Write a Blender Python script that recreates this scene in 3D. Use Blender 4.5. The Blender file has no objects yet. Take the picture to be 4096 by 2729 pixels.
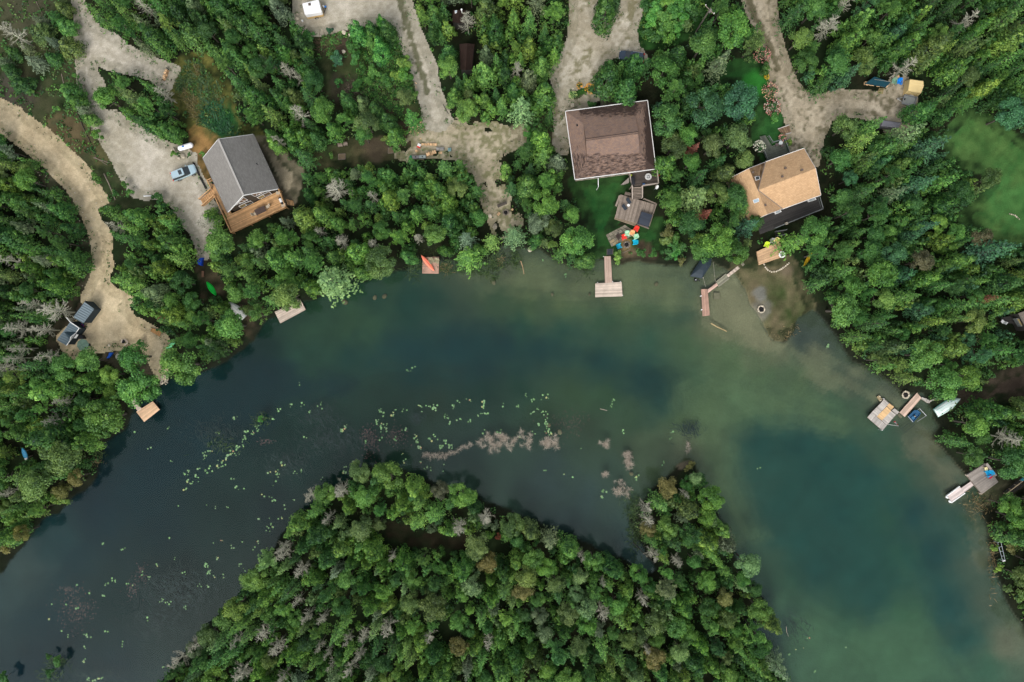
import bpy, math, random
import numpy as np
from mathutils import Vector, Matrix
random.seed(11)
rng = np.random.default_rng(11)
SC = bpy.context.scene
COL = SC.collection
S = 0.0465           # metres per photo pixel on the ground
H = 140.0            # camera height
# ---------------------------------------------------------------- camera, sky, sun, exposure
cam = bpy.data.objects.new('camera', bpy.data.cameras.new('camera')); COL.objects.link(cam)
cam.location = (0, 0, H); cam.data.sensor_width = 36.0
cam.data.lens = 18.0 * H / (2048 * S); cam.data.clip_end = 5000; cam.data.clip_start = 1
SC.camera = cam
SUN_EL, SUN_AZ = math.radians(50), math.radians(195)      # azimuth clockwise from +Y
W = bpy.data.worlds.new('World'); SC.world = W; W.use_nodes = True
nt = W.node_tree; bg = nt.nodes['Background']
sky = nt.nodes.new('ShaderNodeTexSky'); sky.sky_type = 'NISHITA'; sky.sun_disc = False
sky.sun_elevation = SUN_EL; sky.sun_rotation = SUN_AZ; sky.dust_density = 4.0; sky.air_density = 1.0
hs = nt.nodes.new('ShaderNodeHueSaturation'); hs.inputs['Saturation'].default_value = 0.34   # overcast: greyer sky
nt.links.new(sky.outputs[0], hs.inputs['Color']); nt.links.new(hs.outputs[0], bg.inputs[0])
bg.inputs[1].default_value = 0.172
sl = bpy.data.lights.new('sun', 'SUN'); sl.energy = 0.55; sl.angle = math.radians(18); sl.color = (1, .98, .95)
sun = bpy.data.objects.new('sun', sl); COL.objects.link(sun)
sd_ = Vector((math.sin(SUN_AZ) * math.cos(SUN_EL), math.cos(SUN_AZ) * math.cos(SUN_EL), math.sin(SUN_EL)))
sun.rotation_euler = sd_.to_track_quat('Z', 'Y').to_euler(); sun.location = (0, 0, 160)
SC.view_settings.view_transform = 'Standard'; SC.view_settings.look = 'None'
SC.view_settings.exposure = 0.5; SC.view_settings.gamma = 1.0
try:
    SC.cycles.max_bounces = 6; SC.cycles.transparent_max_bounces = 8
    SC.cycles.diffuse_bounces = 3; SC.cycles.caustics_reflective = False; SC.cycles.caustics_refractive = False
except Exception: pass
# ---------------------------------------------------------------- photo frames -> world
FR = {'o': (0, 0, 1.74075), 'c1': (640, 520, .27425), 'c2': (2230, 330, .26791), 'c3': (2380, 680, .24233),
      'c4': (2880, 430, .43353), 'c5': (200, 1170, .21043), 'c6': (3400, 270, .18499), 'c7': (1560, 480, .28693),
      'c8': (1170, 0, .14033), 'd1': (3430, 1540, .19116), 'd2': (3740, 1830, .15123), 'd3': (2710, 1000, .20408),
      'd4': (1620, 930, .20391), 'd5': (2400, 880, .09565), 'd6': (760, 980, .21683), 'd7': (3960, 1200, .12758),
      'd8': (2900, 150, .21053)}
for _c in range(4):
    for _r in range(4): FR['t%d%d' % (_c, _r)] = (1024 * _c, 682 * _r, .43501)
def P(k, x, y, z=0.0):
    a, b, s = FR[k]; q = (H - z) / H
    return Vector(((a + x * s - 2048) * S * q, (1364.5 - b - y * s) * S * q, z))
def PL(*seg):
    out = []
    for k, pts in seg: out += [tuple(P(k, x, y).xy) for x, y in pts]
    return np.array(out)
def ray(k, x, y, p0, n):                       # where a photo point meets a plane
    g = P(k, x, y, 0); o = Vector((0, 0, H)); d = g - o
    return o + d * ((p0 - o).dot(n) / d.dot(n))
def lin(c): return tuple(((v / 255 + .055) / 1.055) ** 2.4 if v > 10 else v / 255 / 12.92 for v in c)
KEXP = 1.0
def A(r, g, b): return tuple(v / KEXP for v in lin((r, g, b)))
# ---------------------------------------------------------------- numpy noise and polygon distance
def vnoise(x, y, sc, seed=0, octv=3):
    tot = np.zeros_like(x, dtype=float); amp = 1; norm = 0
    for o in range(octv):
        u = x / sc + 37.7 * seed + 11.3 * o; v = y / sc - 19.1 * seed + 7.7 * o
        iu = np.floor(u).astype(np.int64); iv = np.floor(v).astype(np.int64); fu = u - iu; fv = v - iv
        fu = fu * fu * (3 - 2 * fu); fv = fv * fv * (3 - 2 * fv)
        def hsh(a, b):
            h = (a * 374761393 + b * 668265263 + seed * 974711) & 0x7fffffff
            h = ((h ^ (h >> 13)) * 1274126177) & 0x7fffffff
            return ((h ^ (h >> 16)) & 0xffff) / 65535.0
        n = (hsh(iu, iv) * (1 - fu) + hsh(iu + 1, iv) * fu) * (1 - fv) + (hsh(iu, iv + 1) * (1 - fu) + hsh(iu + 1, iv + 1) * fu) * fv
        tot += n * amp; norm += amp; amp *= .5; sc *= .5
    return tot / norm
def sdf(x, y, poly, far=12.0):                 # > 0 inside
    out = np.full(x.shape, -far); lo = poly.min(0) - far; hi = poly.max(0) + far
    m = (x > lo[0]) & (x < hi[0]) & (y > lo[1]) & (y < hi[1])
    if not m.any(): return out
    px, py = x[m], y[m]; d = np.full(px.shape, 1e9); ins = np.zeros(px.shape, bool)
    n = len(poly)
    for i in range(n):
        ax, ay = poly[i]; bx, by = poly[(i + 1) % n]
        ex, ey = bx - ax, by - ay; L = ex * ex + ey * ey + 1e-12
        t = np.clip(((px - ax) * ex + (py - ay) * ey) / L, 0, 1)
        d = np.minimum(d, (px - ax - t * ex) ** 2 + (py - ay - t * ey) ** 2)
        if ay != by:
            c = ((ay > py) != (by > py)) & (px < ex * (py - ay) / (by - ay) + ax); ins ^= c
    out[m] = np.where(ins, 1, -1) * np.sqrt(d); return out
def dline(x, y, pts):
    d = np.full(x.shape, 1e9)
    for (ax, ay), (bx, by) in zip(pts[:-1], pts[1:]):
        ex, ey = bx - ax, by - ay; L = ex * ex + ey * ey + 1e-12
        t = np.clip(((x - ax) * ex + (y - ay) * ey) / L, 0, 1)
        d = np.minimum(d, (x - ax - t * ex) ** 2 + (y - ay - t * ey) ** 2)
    return np.sqrt(d)
def sst(a, b, x):
    t = np.clip((x - a) / (b - a), 0, 1); return t * t * (3 - 2 * t)
# ---------------------------------------------------------------- materials
MATS = {}
def nd(t, typ, **kw):
    n = t.nodes.new(typ)
    for k, v in kw.items(): setattr(n, k, v)
    return n
def mth(t, op, a, b=None):
    n = t.nodes.new('ShaderNodeMath'); n.operation = op
    for i, v in enumerate((a, b)):
        if v is None: continue
        if isinstance(v, (int, float)): n.inputs[i].default_value = v
        else: t.links.new(v, n.inputs[i])
    return n.outputs[0]
def noise(t, vec, sc, det=3, rough=.6):
    n = nd(t, 'ShaderNodeTexNoise'); n.inputs['Scale'].default_value = sc; n.inputs['Detail'].default_value = det
    n.inputs['Roughness'].default_value = rough
    if vec is not None: t.links.new(vec, n.inputs['Vector'])
    return n.outputs['Fac']
def scale_col(t, col, fac):
    n = nd(t, 'ShaderNodeVectorMath', operation='SCALE')
    t.links.new(col, n.inputs[0]); t.links.new(fac, n.inputs['Scale']); return n.outputs[0]
def M(key, rgb=None, rough=.75, var=.25, sc=2.5, tint=.25, metal=0, spec=.3, bump=0, src='rgb', stretch=None, streak=0):
    if key in MATS: return MATS[key]
    m = bpy.data.materials.new(key); m.use_nodes = True; t = m.node_tree; b = t.nodes['Principled BSDF']
    tc = nd(t, 'ShaderNodeTexCoord').outputs['Object']
    if src == 'rgb':
        c = nd(t, 'ShaderNodeRGB'); c.outputs[0].default_value = (*rgb, 1); col = c.outputs[0]
    elif src == 'obj': col = nd(t, 'ShaderNodeObjectInfo').outputs['Color']
    else:
        at = nd(t, 'ShaderNodeAttribute'); at.attribute_name = 'Col'; col = at.outputs['Color']
    n1 = noise(t, tc, sc, 4); f = mth(t, 'ADD', mth(t, 'MULTIPLY', mth(t, 'SUBTRACT', n1, .5), var * 3), 1.0)
    if tint:
        at = nd(t, 'ShaderNodeAttribute'); at.attribute_name = 'tint'
        f = mth(t, 'MULTIPLY', f, mth(t, 'ADD', mth(t, 'MULTIPLY', mth(t, 'SUBTRACT', at.outputs['Fac'], .5), tint * 2), 1.0))
    f = mth(t, 'MAXIMUM', f, 0.05)
    t.links.new(scale_col(t, col, f), b.inputs['Base Color'])
    b.inputs['Roughness'].default_value = rough; b.inputs['Metallic'].default_value = metal
    b.inputs['Specular IOR Level'].default_value = spec
    if bump:
        bn = nd(t, 'ShaderNodeBump'); bn.inputs['Strength'].default_value = bump; bn.inputs['Distance'].default_value = .05
        t.links.new(noise(t, tc, sc * 3, 4), bn.inputs['Height']); t.links.new(bn.outputs[0], b.inputs['Normal'])
    MATS[key] = m; return m
def leaf_mat(key='leaves', src='obj', vary=.75):
    if key in MATS: return MATS[key]
    m = bpy.data.materials.new(key); m.use_nodes = True; t = m.node_tree; t.nodes.remove(t.nodes['Principled BSDF'])
    out = t.nodes['Material Output']
    if src == 'obj': col = nd(t, 'ShaderNodeObjectInfo').outputs['Color']
    else:
        a = nd(t, 'ShaderNodeAttribute'); a.attribute_name = 'Col'; col = a.outputs['Color']
    at = nd(t, 'ShaderNodeAttribute'); at.attribute_name = 'tint'
    f = mth(t, 'ADD', mth(t, 'MULTIPLY', at.outputs['Fac'], vary * 2), 1 - vary)
    c2 = scale_col(t, col, f)
    h = nd(t, 'ShaderNodeHueSaturation'); t.links.new(c2, h.inputs['Color'])
    t.links.new(mth(t, 'ADD', mth(t, 'MULTIPLY', at.outputs['Fac'], -.05), .525), h.inputs['Hue'])
    d = nd(t, 'ShaderNodeBsdfDiffuse'); tr = nd(t, 'ShaderNodeBsdfTranslucent'); gl = nd(t, 'ShaderNodeBsdfGlossy')
    gl.inputs['Roughness'].default_value = .55; gl.inputs['Color'].default_value = (.8, .9, 1, 1)
    t.links.new(h.outputs[0], d.inputs[0]); t.links.new(h.outputs[0], tr.inputs[0])
    x = nd(t, 'ShaderNodeMixShader'); x.inputs[0].default_value = .25; t.links.new(d.outputs[0], x.inputs[1]); t.links.new(tr.outputs[0], x.inputs[2])
    y = nd(t, 'ShaderNodeMixShader'); y.inputs[0].default_value = .025; t.links.new(x.outputs[0], y.inputs[1]); t.links.new(gl.outputs[0], y.inputs[2])
    t.links.new(y.outputs[0], out.inputs[0]); MATS[key] = m; return m
def shingle(key, rgb, rgb2, stain=(.02, .016, .014), rowh=.22, var=.3):
    m = bpy.data.materials.new(key); m.use_nodes = True; t = m.node_tree; b = t.nodes['Principled BSDF']
    uv = nd(t, 'ShaderNodeUVMap').outputs[0]; tc = nd(t, 'ShaderNodeTexCoord').outputs['Object']
    br = nd(t, 'ShaderNodeTexBrick'); t.links.new(uv, br.inputs['Vector']); br.inputs['Scale'].default_value = 1
    br.inputs['Color1'].default_value = (*rgb, 1); br.inputs['Color2'].default_value = (*rgb2, 1)
    br.inputs['Mortar'].default_value = tuple(v * .6 for v in rgb) + (1,)
    br.inputs['Mortar Size'].default_value = .012; br.inputs['Brick Width'].default_value = .42; br.inputs['Row Height'].default_value = rowh
    f = mth(t, 'ADD', mth(t, 'MULTIPLY', mth(t, 'SUBTRACT', noise(t, tc, .7, 5, .7), .5), var * 2.4), 1)
    f = mth(t, 'MULTIPLY', f, mth(t, 'ADD', mth(t, 'MULTIPLY', noise(t, tc, 9, 2), .5), .75))
    c = scale_col(t, br.outputs['Color'], f)
    at = nd(t, 'ShaderNodeAttribute'); at.attribute_name = 'stain'
    mp = nd(t, 'ShaderNodeMapping'); mp.inputs['Scale'].default_value = (1.1, 3.2, 1); t.links.new(uv, mp.inputs['Vector'])
    sn = mth(t, 'ADD', mth(t, 'MULTIPLY', noise(t, mp.outputs[0], .9, 6, .75), 1.0), mth(t, 'MULTIPLY', at.outputs['Fac'], .62))
    rmp = nd(t, 'ShaderNodeMapRange'); rmp.inputs['From Min'].default_value = .74; rmp.inputs['From Max'].default_value = .9; t.links.new(sn, rmp.inputs['Value'])
    mx = nd(t, 'ShaderNodeMix', data_type='RGBA'); t.links.new(mth(t, 'MULTIPLY', rmp.outputs[0], .85), mx.inputs[0])
    t.links.new(c, mx.inputs[6]); mx.inputs[7].default_value = (*stain, 1)
    t.links.new(mx.outputs[2], b.inputs['Base Color']); b.inputs['Roughness'].default_value = .95; b.inputs['Specular IOR Level'].default_value = .1
    MATS[key] = m; return m
# ---------------------------------------------------------------- mesh building
def V(*a): return Vector(a)
class MB:
    def __init__(s): s.v = []; s.f = []; s.t = []; s.m = []; s.uv = []; s.st = []
    def add(s, vs, fs, tint=None, mi=0, uvs=None, st=None):
        o = len(s.v); s.v += [tuple(v) for v in vs]; tt = random.random() if tint is None else tint
        s.st += list(st) if st is not None else [0.0] * len(vs)
        for i, f in enumerate(fs):
            s.f.append([o + k for k in f]); s.t.append(tt); s.m.append(mi)
            s.uv.append([uvs[k] for k in f] if uvs else [(0, 0)] * len(f))
        return s
    def obox(s, o, ax, ay, az, tint=None, mi=0):
        o, ax, ay, az = map(Vector, (o, ax, ay, az))
        vs = [o, o + ax, o + ax + ay, o + ay, o + az, o + ax + az, o + ax + ay + az, o + ay + az]
        fs = [(0, 3, 2, 1), (4, 5, 6, 7), (0, 1, 5, 4), (1, 2, 6, 5), (2, 3, 7, 6), (3, 0, 4, 7)]
        if ax.cross(ay).dot(az) < 0: fs = [f[::-1] for f in fs]
        return s.add(vs, fs, tint, mi)
    def box(s, c, sz, rz=0, tint=None, mi=0, m=None):
        R = Matrix.Rotation(rz, 3, 'Z') if m is None else m
        x, y, z = (R @ V(sz[0], 0, 0), R @ V(0, sz[1], 0), R @ V(0, 0, sz[2]))
        return s.obox(Vector(c) - (x + y + z) / 2, x, y, z, tint, mi)
    def board(s, a, b, w, th, tint=None, mi=0, up=(0, 0, 1)):     # a..b = centre line of the top
        a, b = Vector(a), Vector(b); d = b - a; sd = d.cross(Vector(up))
        sd = sd.normalized() * w if sd.length > 1e-6 else V(w, 0, 0)
        dn = sd.cross(d).normalized() * th
        if dn.z > 0: dn = -dn
        return s.obox(a - sd / 2, d, sd, dn, tint, mi)
    def prism(s, pts, z0, z1, tint=None, mi=0):
        n = len(pts); pts = [(p[0], p[1]) for p in pts]
        ar = sum(pts[i][0] * pts[(i + 1) % n][1] - pts[(i + 1) % n][0] * pts[i][1] for i in range(n))
        if ar < 0: pts = pts[::-1]
        vs = [(x, y, z0) for x, y in pts] + [(x, y, z1) for x, y in pts]
        fs = [tuple(range(n))[::-1], tuple(range(n, 2 * n))] + [(i, (i + 1) % n, n + (i + 1) % n, n + i) for i in range(n)]
        return s.add(vs, fs, tint, mi)
    def tube(s, a, b, r0, r1=None, n=8, tint=None, mi=0, cap=True):
        a, b = Vector(a), Vector(b); r1 = r0 if r1 is None else r1; d = (b - a).normalized()
        x = d.orthogonal().normalized(); y = d.cross(x)
        vs = [a + (x * math.cos(i * 6.28319 / n) + y * math.sin(i * 6.28319 / n)) * r0 for i in range(n)] + \
             [b + (x * math.cos(i * 6.28319 / n) + y * math.sin(i * 6.28319 / n)) * r1 for i in range(n)]
        fs = [(i, (i + 1) % n, n + (i + 1) % n, n + i) for i in range(n)]
        if cap: fs += [tuple(range(n))[::-1], tuple(range(n, 2 * n))]
        return s.add(vs, fs, tint, mi)
    def loft(s, rings, tint=None, mi=0, cap=True, closed=True):
        n = len(rings[0]); vs = [p for r in rings for p in r]; fs = []
        for k in range(len(rings) - 1):
            for i in range(n if closed else n - 1):
                j = (i + 1) % n; fs.append((k * n + i, k * n + j, (k + 1) * n + j, (k + 1) * n + i))
        if cap and closed: fs += [tuple(range(n))[::-1], tuple(range((len(rings) - 1) * n, len(rings) * n))]
        return s.add(vs, fs, tint, mi)
    def lathe(s, c, prof, n=16, tint=None, mi=0, m=None):
        c = Vector(c); R = m or Matrix.Identity(3)
        return s.loft([[c + R @ V(r * math.cos(i * 6.28319 / n), r * math.sin(i * 6.28319 / n), z) for i in range(n)] for r, z in prof], tint, mi)
    def ellip(s, c, r, n=12, k=7, jit=0, tint=None, mi=0, rz=0):
        c = Vector(c); R = Matrix.Rotation(rz, 3, 'Z'); rings = []
        for a in range(k + 1):
            t = math.pi * (a / k) ; q = max(math.sin(t), .02); ring = []
            for i in range(n):
                j = 1 + random.uniform(-jit, jit)
                ring.append(c + R @ V(r[0] * q * math.cos(i * 6.28319 / n) * j, r[1] * q * math.sin(i * 6.28319 / n) * j, -r[2] * math.cos(t) * j))
            rings.append(ring)
        return s.loft(rings, tint, mi)
    def slab(s, q, th, n=1, m=1, stain=None, tint=.5, mi=0):      # roof plane: q0,q1 along the eave, q2,q3 at the top
        q = [Vector(p) for p in q]; nm = (q[1] - q[0]).cross(q[3] - q[0]).normalized()
        if nm.z < 0: nm = -nm
        e = (q[1] - q[0]).normalized(); up = nm.cross(e)
        vs, uv, st = [], [], []
        for j in range(m + 1):
            for i in range(n + 1):
                u, w = i / n, j / m
                p = (q[0] * (1 - u) + q[1] * u) * (1 - w) + (q[3] * (1 - u) + q[2] * u) * w
                vs.append(p); d = p - q[0]; uv.append((d.dot(e), d.dot(up))); st.append(stain(p) if stain else 0)
        fs = [(j * (n + 1) + i, j * (n + 1) + i + 1, (j + 1) * (n + 1) + i + 1, (j + 1) * (n + 1) + i) for j in range(m) for i in range(n)]
        a, b, c = (Vector(vs[k]) for k in fs[0][:3])
        if (b - a).cross(c - a).z < 0: fs = [f[::-1] for f in fs]
        s.add(vs, fs, tint, mi, uv, st)
        lo = [p - nm * th for p in q]; up_ = [p - nm * .002 for p in q]
        return s.add(up_ + lo, [(4, 5, 6, 7), (0, 1, 5, 4), (1, 2, 6, 5), (2, 3, 7, 6), (3, 0, 4, 7)], tint, mi)
    def build(s, name, mats, parent=None, smooth=False, base=None):
        off = Vector(base) if base is not None else (parent_world(parent) if parent else V(0, 0, 0))
        me = bpy.data.meshes.new(name); me.from_pydata([Vector(v) - off for v in s.v], [], s.f)
        for m in (mats if isinstance(mats, (list, tuple)) else [mats]): me.materials.append(m)
        me.attributes.new('tint', 'FLOAT', 'FACE').data.foreach_set('value', s.t)
        if any(s.st): me.attributes.new('stain', 'FLOAT', 'POINT').data.foreach_set('value', s.st)
        uvl = me.uv_layers.new(name='UVMap'); uvl.data.foreach_set('uv', [c for f in s.uv for p in f for c in p])
        me.polygons.foreach_set('material_index', s.m)
        if smooth: me.polygons.foreach_set('use_smooth', [True] * len(s.f))
        ob = bpy.data.objects.new(name, me); COL.objects.link(ob)
        if parent is not None: ob.parent = parent
        else: ob.location = off
        return ob
def parent_world(o):
    p = V(0, 0, 0)
    while o is not None: p += Vector(o.location); o = o.parent
    return p
def thing(name, label, cat, loc=(0, 0, 0), rz=0, group=None):
    o = bpy.data.objects.new(name, None); COL.objects.link(o); o.empty_display_size = .3
    o.location = loc; o.rotation_euler = (0, 0, rz); o['label'] = label; o['category'] = cat
    if group: o['group'] = group
    return o
def tag(o, label, cat, group=None):
    o['label'] = label; o['category'] = cat
    if group: o['group'] = group
    return o
def part(mb, name, mat, root, smooth=False): return mb.build(name, mat, root, smooth, base=V(0, 0, 0))   # local coords
def wpart(mb, name, mat, root, smooth=False): return mb.build(name, mat, root, smooth)                   # world coords
def struct(o, kind='structure'): o['kind'] = kind; return o
def dup(root, loc, rz=0, label=None, group=None, col=None, sc=None):
    r = root.copy(); COL.objects.link(r); r.location = loc; r.rotation_euler = (0, 0, rz)
    if sc is not None: r.scale = sc
    if label: r['label'] = label
    if group: r['group'] = group
    for ch in list(root.children):
        c = ch.copy(); COL.objects.link(c); c.parent = r
        if col is not None: c.color = (*col, 1)
        for g in list(ch.children):
            d = g.copy(); COL.objects.link(d); d.parent = c
            if col is not None: d.color = (*col, 1)
    return r
def np_mesh(name, verts, faces, mats, tint=None, col=None):
    me = bpy.data.meshes.new(name); nv, nf, k = len(verts), len(faces), faces.shape[1]
    me.vertices.add(nv); me.vertices.foreach_set('co', np.ascontiguousarray(verts, dtype=np.float32).ravel())
    me.loops.add(nf * k); me.loops.foreach_set('vertex_index', np.ascontiguousarray(faces, dtype=np.int32).ravel())
    me.polygons.add(nf); me.polygons.foreach_set('loop_start', np.arange(0, nf * k, k, dtype=np.int32))
    me.update(calc_edges=True)
    if tint is not None: me.attributes.new('tint', 'FLOAT', 'FACE').data.foreach_set('value', np.asarray(tint, dtype=np.float32))
    if col is not None:
        c4 = np.ones((nv, 4), np.float32); c4[:, :3] = col
        me.attributes.new('Col', 'FLOAT_COLOR', 'POINT').data.foreach_set('color', c4.ravel())
    for m in (mats if isinstance(mats, (list, tuple)) else [mats]): me.materials.append(m)
    return me
def link(name, me, parent=None):
    o = bpy.data.objects.new(name, me); COL.objects.link(o)
    if parent is not None: o.parent = parent
    return o
def leafquads(Pc, N, L, Wd):                     # rhombic leaf clusters
    n = len(Pc); N = N / (np.linalg.norm(N, axis=1, keepdims=True) + 1e-9)
    r = rng.normal(size=(n, 3)); a = np.cross(N, r); a /= np.linalg.norm(a, axis=1, keepdims=True) + 1e-9
    b = np.cross(N, a); L = L[:, None] / 2; Wd = Wd[:, None] / 2
    v = np.stack([Pc - a * L, Pc + b * Wd - N * L * .2, Pc + a * L, Pc - b * Wd - N * L * .2], 1).reshape(-1, 3)
    return v, np.arange(n * 4).reshape(-1, 4)
# ================================================================ OUTLINES READ OFF THE PHOTO
LAKE = PL(('o', [(-420, 1480), (-200, 1400), (0, 1322), (60, 1240), (118, 1185), (190, 1130), (228, 1085), (240, 1025), (285, 985), (305, 940), (335, 908), (368, 888), (395, 872),
    (436, 870), (515, 832), (588, 786), (600, 750), (640, 728), (715, 690), (790, 655), (870, 640), (930, 622), (960, 600), (1000, 600),
    (1060, 604), (1130, 596), (1150, 562), (1235, 575), (1300, 612), (1345, 622), (1370, 602), (1400, 590), (1420, 606), (1470, 600), (1530, 612), (1575, 608), (1600, 592),
    (1640, 600), (1690, 634), (1716, 660), (1726, 690), (1745, 730), (1775, 775), (1805, 800), (1818, 780), (1838, 735), (1870, 715), (1905, 752), (1962, 830),
    (2036, 868), (2064, 902), (2120, 908), (2144, 950), (2160, 985), (2145, 1010), (2170, 1030), (2205, 1070), (2240, 1110), (2262, 1180), (2282, 1290), (2316, 1390), (2353, 1452),
    (2500, 1600), (2700, 1800), (2400, 2200), (1900, 2100), (1825, 1700), (1805, 1566), (1775, 1490), (1722, 1437), (1728, 1425), (1775, 1432), (1770, 1405), (1740, 1350), (1690, 1265), (1645, 1175),
    (1612, 1095), (1592, 1062), (1570, 1062), (1535, 1085), (1500, 1128), (1462, 1165), (1446, 1200), (1462, 1245), (1512, 1310), (1500, 1322), (1440, 1290), (1330, 1238), (1230, 1196), (1120, 1150),
    (1000, 1105), (930, 1080), (880, 1072), (830, 1080), (765, 1118), (690, 1180), (630, 1250), (600, 1300), (545, 1370), (470, 1440), (410, 1510), (360, 1585), (250, 1750), (-100, 2100), (-600, 1900)]))
R1 = PL(('t00', [(-300, 760), (0, 950), (130, 1000), (250, 1100), (400, 1200), (520, 1300), (640, 1420), (720, 1500), (790, 1568)]),
    ('t01', [(860, 120), (960, 275), (850, 330), (880, 450), (960, 540), (1000, 640), (985, 760), (1010, 880), (965, 960), (980, 1060), (1050, 1120), (1150, 1150), (1190, 1200),
    (1130, 1260), (1230, 1380), (1390, 1460), (1510, 1540)]), ('t02', [(1545, 60), (1510, 180), (1500, 280), (1490, 325), (1440, 270), (1380, 130), (1300, 20), (1240, 20), (1060, 50), (860, 80), (720, 130), (630, 120)]),
    ('t01', [(560, 1540), (700, 1420), (800, 1400), (900, 1280), (780, 1180), (830, 1080), (880, 950), (895, 850), (875, 680), (835, 520), (775, 380), (715, 260), (635, 150), (555, 70), (485, 0)]),
    ('t00', [(400, 1480), (290, 1390), (150, 1280), (60, 1210), (0, 1170), (-300, 960)]))
R2 = PL(('t00', [(690, -250), (695, 0), (715, 120), (722, 300), (732, 500), (742, 750), (772, 880), (830, 1020), (870, 1130), (900, 1200), (960, 1290), (1020, 1400), (1110, 1568)]),
    ('t01', [(1180, 110), (1240, 210), (1330, 235), (1420, 230), (1500, 230), (1560, 270), (1640, 360), (1700, 460), (1780, 570), (1835, 700), (1855, 790), (1880, 790), (1930, 640), (1960, 450), (2010, 350),
    (1930, 330), (1930, 130), (1890, 160), (1820, 60), (1800, 0)]), ('t00', [(1780, 1530), (1770, 1440), (1640, 1380), (1580, 1360), (1480, 1320), (1380, 1270), (1270, 1200), (1150, 1130), (1050, 1050), (980, 1060),
    (870, 960), (838, 820), (930, 790), (870, 680), (835, 580), (920, 570), (1000, 605), (1160, 645), (1280, 665), (1380, 695), (1480, 765), (1540, 800), (1565, 740), (1620, 640), (1530, 610), (1400, 560), (1280, 510),
    (1150, 440), (1050, 350), (900, 280), (830, 200), (770, 110), (740, 0), (735, -250)]))
R3 = PL(('t10', [(380, -200), (372, 60), (385, 180), (440, 270), (500, 300), (620, 290), (750, 250), (860, 225), (1000, 205), (1120, 200), (1260, 215), (1310, 240), (1350, 380), (1430, 560), (1470, 680), (1510, 830),
    (1560, 990), (1562, 1080), (1600, 1160), (1690, 1180), (1770, 1110), (1720, 980), (1665, 840), (1635, 690), (1625, 600), (1560, 460), (1490, 300), (1440, 160), (1390, 0), (1330, -200)]))
R4 = PL(('t10', [(1550, 1165), (1600, 1150), (1770, 1105), (1900, 1140), (2050, 1165), (2200, 1175), (2354, 1190)]), ('t20', [(110, 1180), (100, 1290), (0, 1340)]), ('t10', [(2300, 1370), (2230, 1440), (2200, 1568)]),
    ('t11', [(2240, 100), (2260, 180), (2320, 300), (2380, 360), (2410, 440), (2420, 490), (2380, 520), (2300, 590), (2220, 570), (2180, 480), (2150, 390), (2100, 270), (2080, 150), (2030, 0)]),
    ('t10', [(1960, 1530), (1880, 1440), (1700, 1420), (1560, 1420), (1400, 1440), (1310, 1420), (1370, 1340), (1470, 1250)]))
R5 = PL(('t20', [(560, -200), (560, 200), (545, 380), (512, 430), (485, 520), (430, 620), (370, 660), (400, 750), (420, 860), (390, 960), (430, 1060), (412, 1300), (435, 1360), (480, 1390), (500, 1200), (480, 1030), (540, 970),
    (520, 900), (540, 820), (620, 770), (700, 755), (780, 800), (740, 870), (640, 940), (580, 985), (640, 970), (800, 870), (830, 850), (790, 780), (770, 690), (860, 540), (960, 470), (1040, 520), (1200, 520), (1130, 430), (1110, 280), (1150, 150), (1185, 0), (1200, -200), (1060, -200),
    (1040, 20), (980, 160), (880, 200), (770, 160), (742, 80), (760, -200)]))
R6 = PL(('t20', [(2050, -250), (2150, 0), (2195, 130), (2280, 250), (2345, 430)]), ('t30', [(30, 600), (60, 800), (140, 950), (190, 1100), (210, 1250), (240, 1400), (330, 1370), (400, 1480), (430, 1500), (480, 1250), (560, 1080), (700, 1040),
    (850, 1050), (1000, 1080), (1100, 1190), (1240, 1200), (1345, 1080), (1335, 1000), (1340, 900), (1300, 800), (1260, 740), (1150, 760), (1110, 850), (1030, 880), (850, 870), (640, 860), (520, 900), (400, 920), (300, 850), (240, 780), (180, 620),
    (120, 450), (70, 250), (40, 0), (30, -250)]))
G_SCRUB = PL(('t00', [(-300, -300), (690, -300), (695, 0), (715, 120), (722, 300), (732, 500), (742, 750), (772, 880), (830, 1020), (900, 1200), (960, 1290), (1020, 1400), (1110, 1568)]), ('t01', [(1180, 110), (1240, 210), (1420, 300), (1080, 285), (960, 275)]),
    ('t00', [(790, 1568), (640, 1420), (400, 1200), (250, 1100), (0, 950), (-300, 760)]))
G_VERGE = PL(('t01', [(290, -80), (485, 0), (635, 150), (715, 260), (775, 380), (835, 520), (875, 680), (895, 850), (880, 950), (830, 1080), (780, 1180), (720, 1150), (760, 1000), (800, 750), (700, 420), (560, 220)]))
G_MEADOW = PL(('t00', [(1620, 640), (1700, 520), (1880, 520), (1960, 650), (2080, 780), (2120, 1000), (2190, 1180), (2354, 1220), (2420, 1280)]), ('t10', [(60, 1300), (-20, 1330)]), ('t00', [(2000, 1290), (1900, 1230), (1770, 1190), (1680, 1020), (1560, 820)]))
G_MULCH = PL(('t00', [(1790, 1200), (1890, 1220), (1990, 1300), (1870, 1450), (1900, 1568)]), ('t01', [(1960, 90), (1930, 130), (1810, 0)]), ('t00', [(1775, 1440)]))
G_SIDE = PL(('t10', [(20, 1290), (100, 1290), (210, 1390), (280, 1500)]), ('t11', [(400, 0), (370, 140), (320, 280), (230, 220), (120, 0), (60, -140)]), ('t10', [(0, 1330)]))
G_BRUSH = PL(('t10', [(560, 300), (860, 225), (1310, 240), (1430, 560), (1470, 680), (1560, 990), (1560, 1090), (1340, 1150), (1130, 1000), (900, 870), (700, 860), (690, 640), (560, 450)]))
G_STRIP = PL(('t10', [(520, 1330), (700, 1280), (940, 1330), (1350, 1280), (1350, 1200), (1490, 1180), (1560, 1170), (1480, 1260), (1380, 1330), (1310, 1420), (1050, 1450), (700, 1530), (480, 1480)]))
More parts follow.
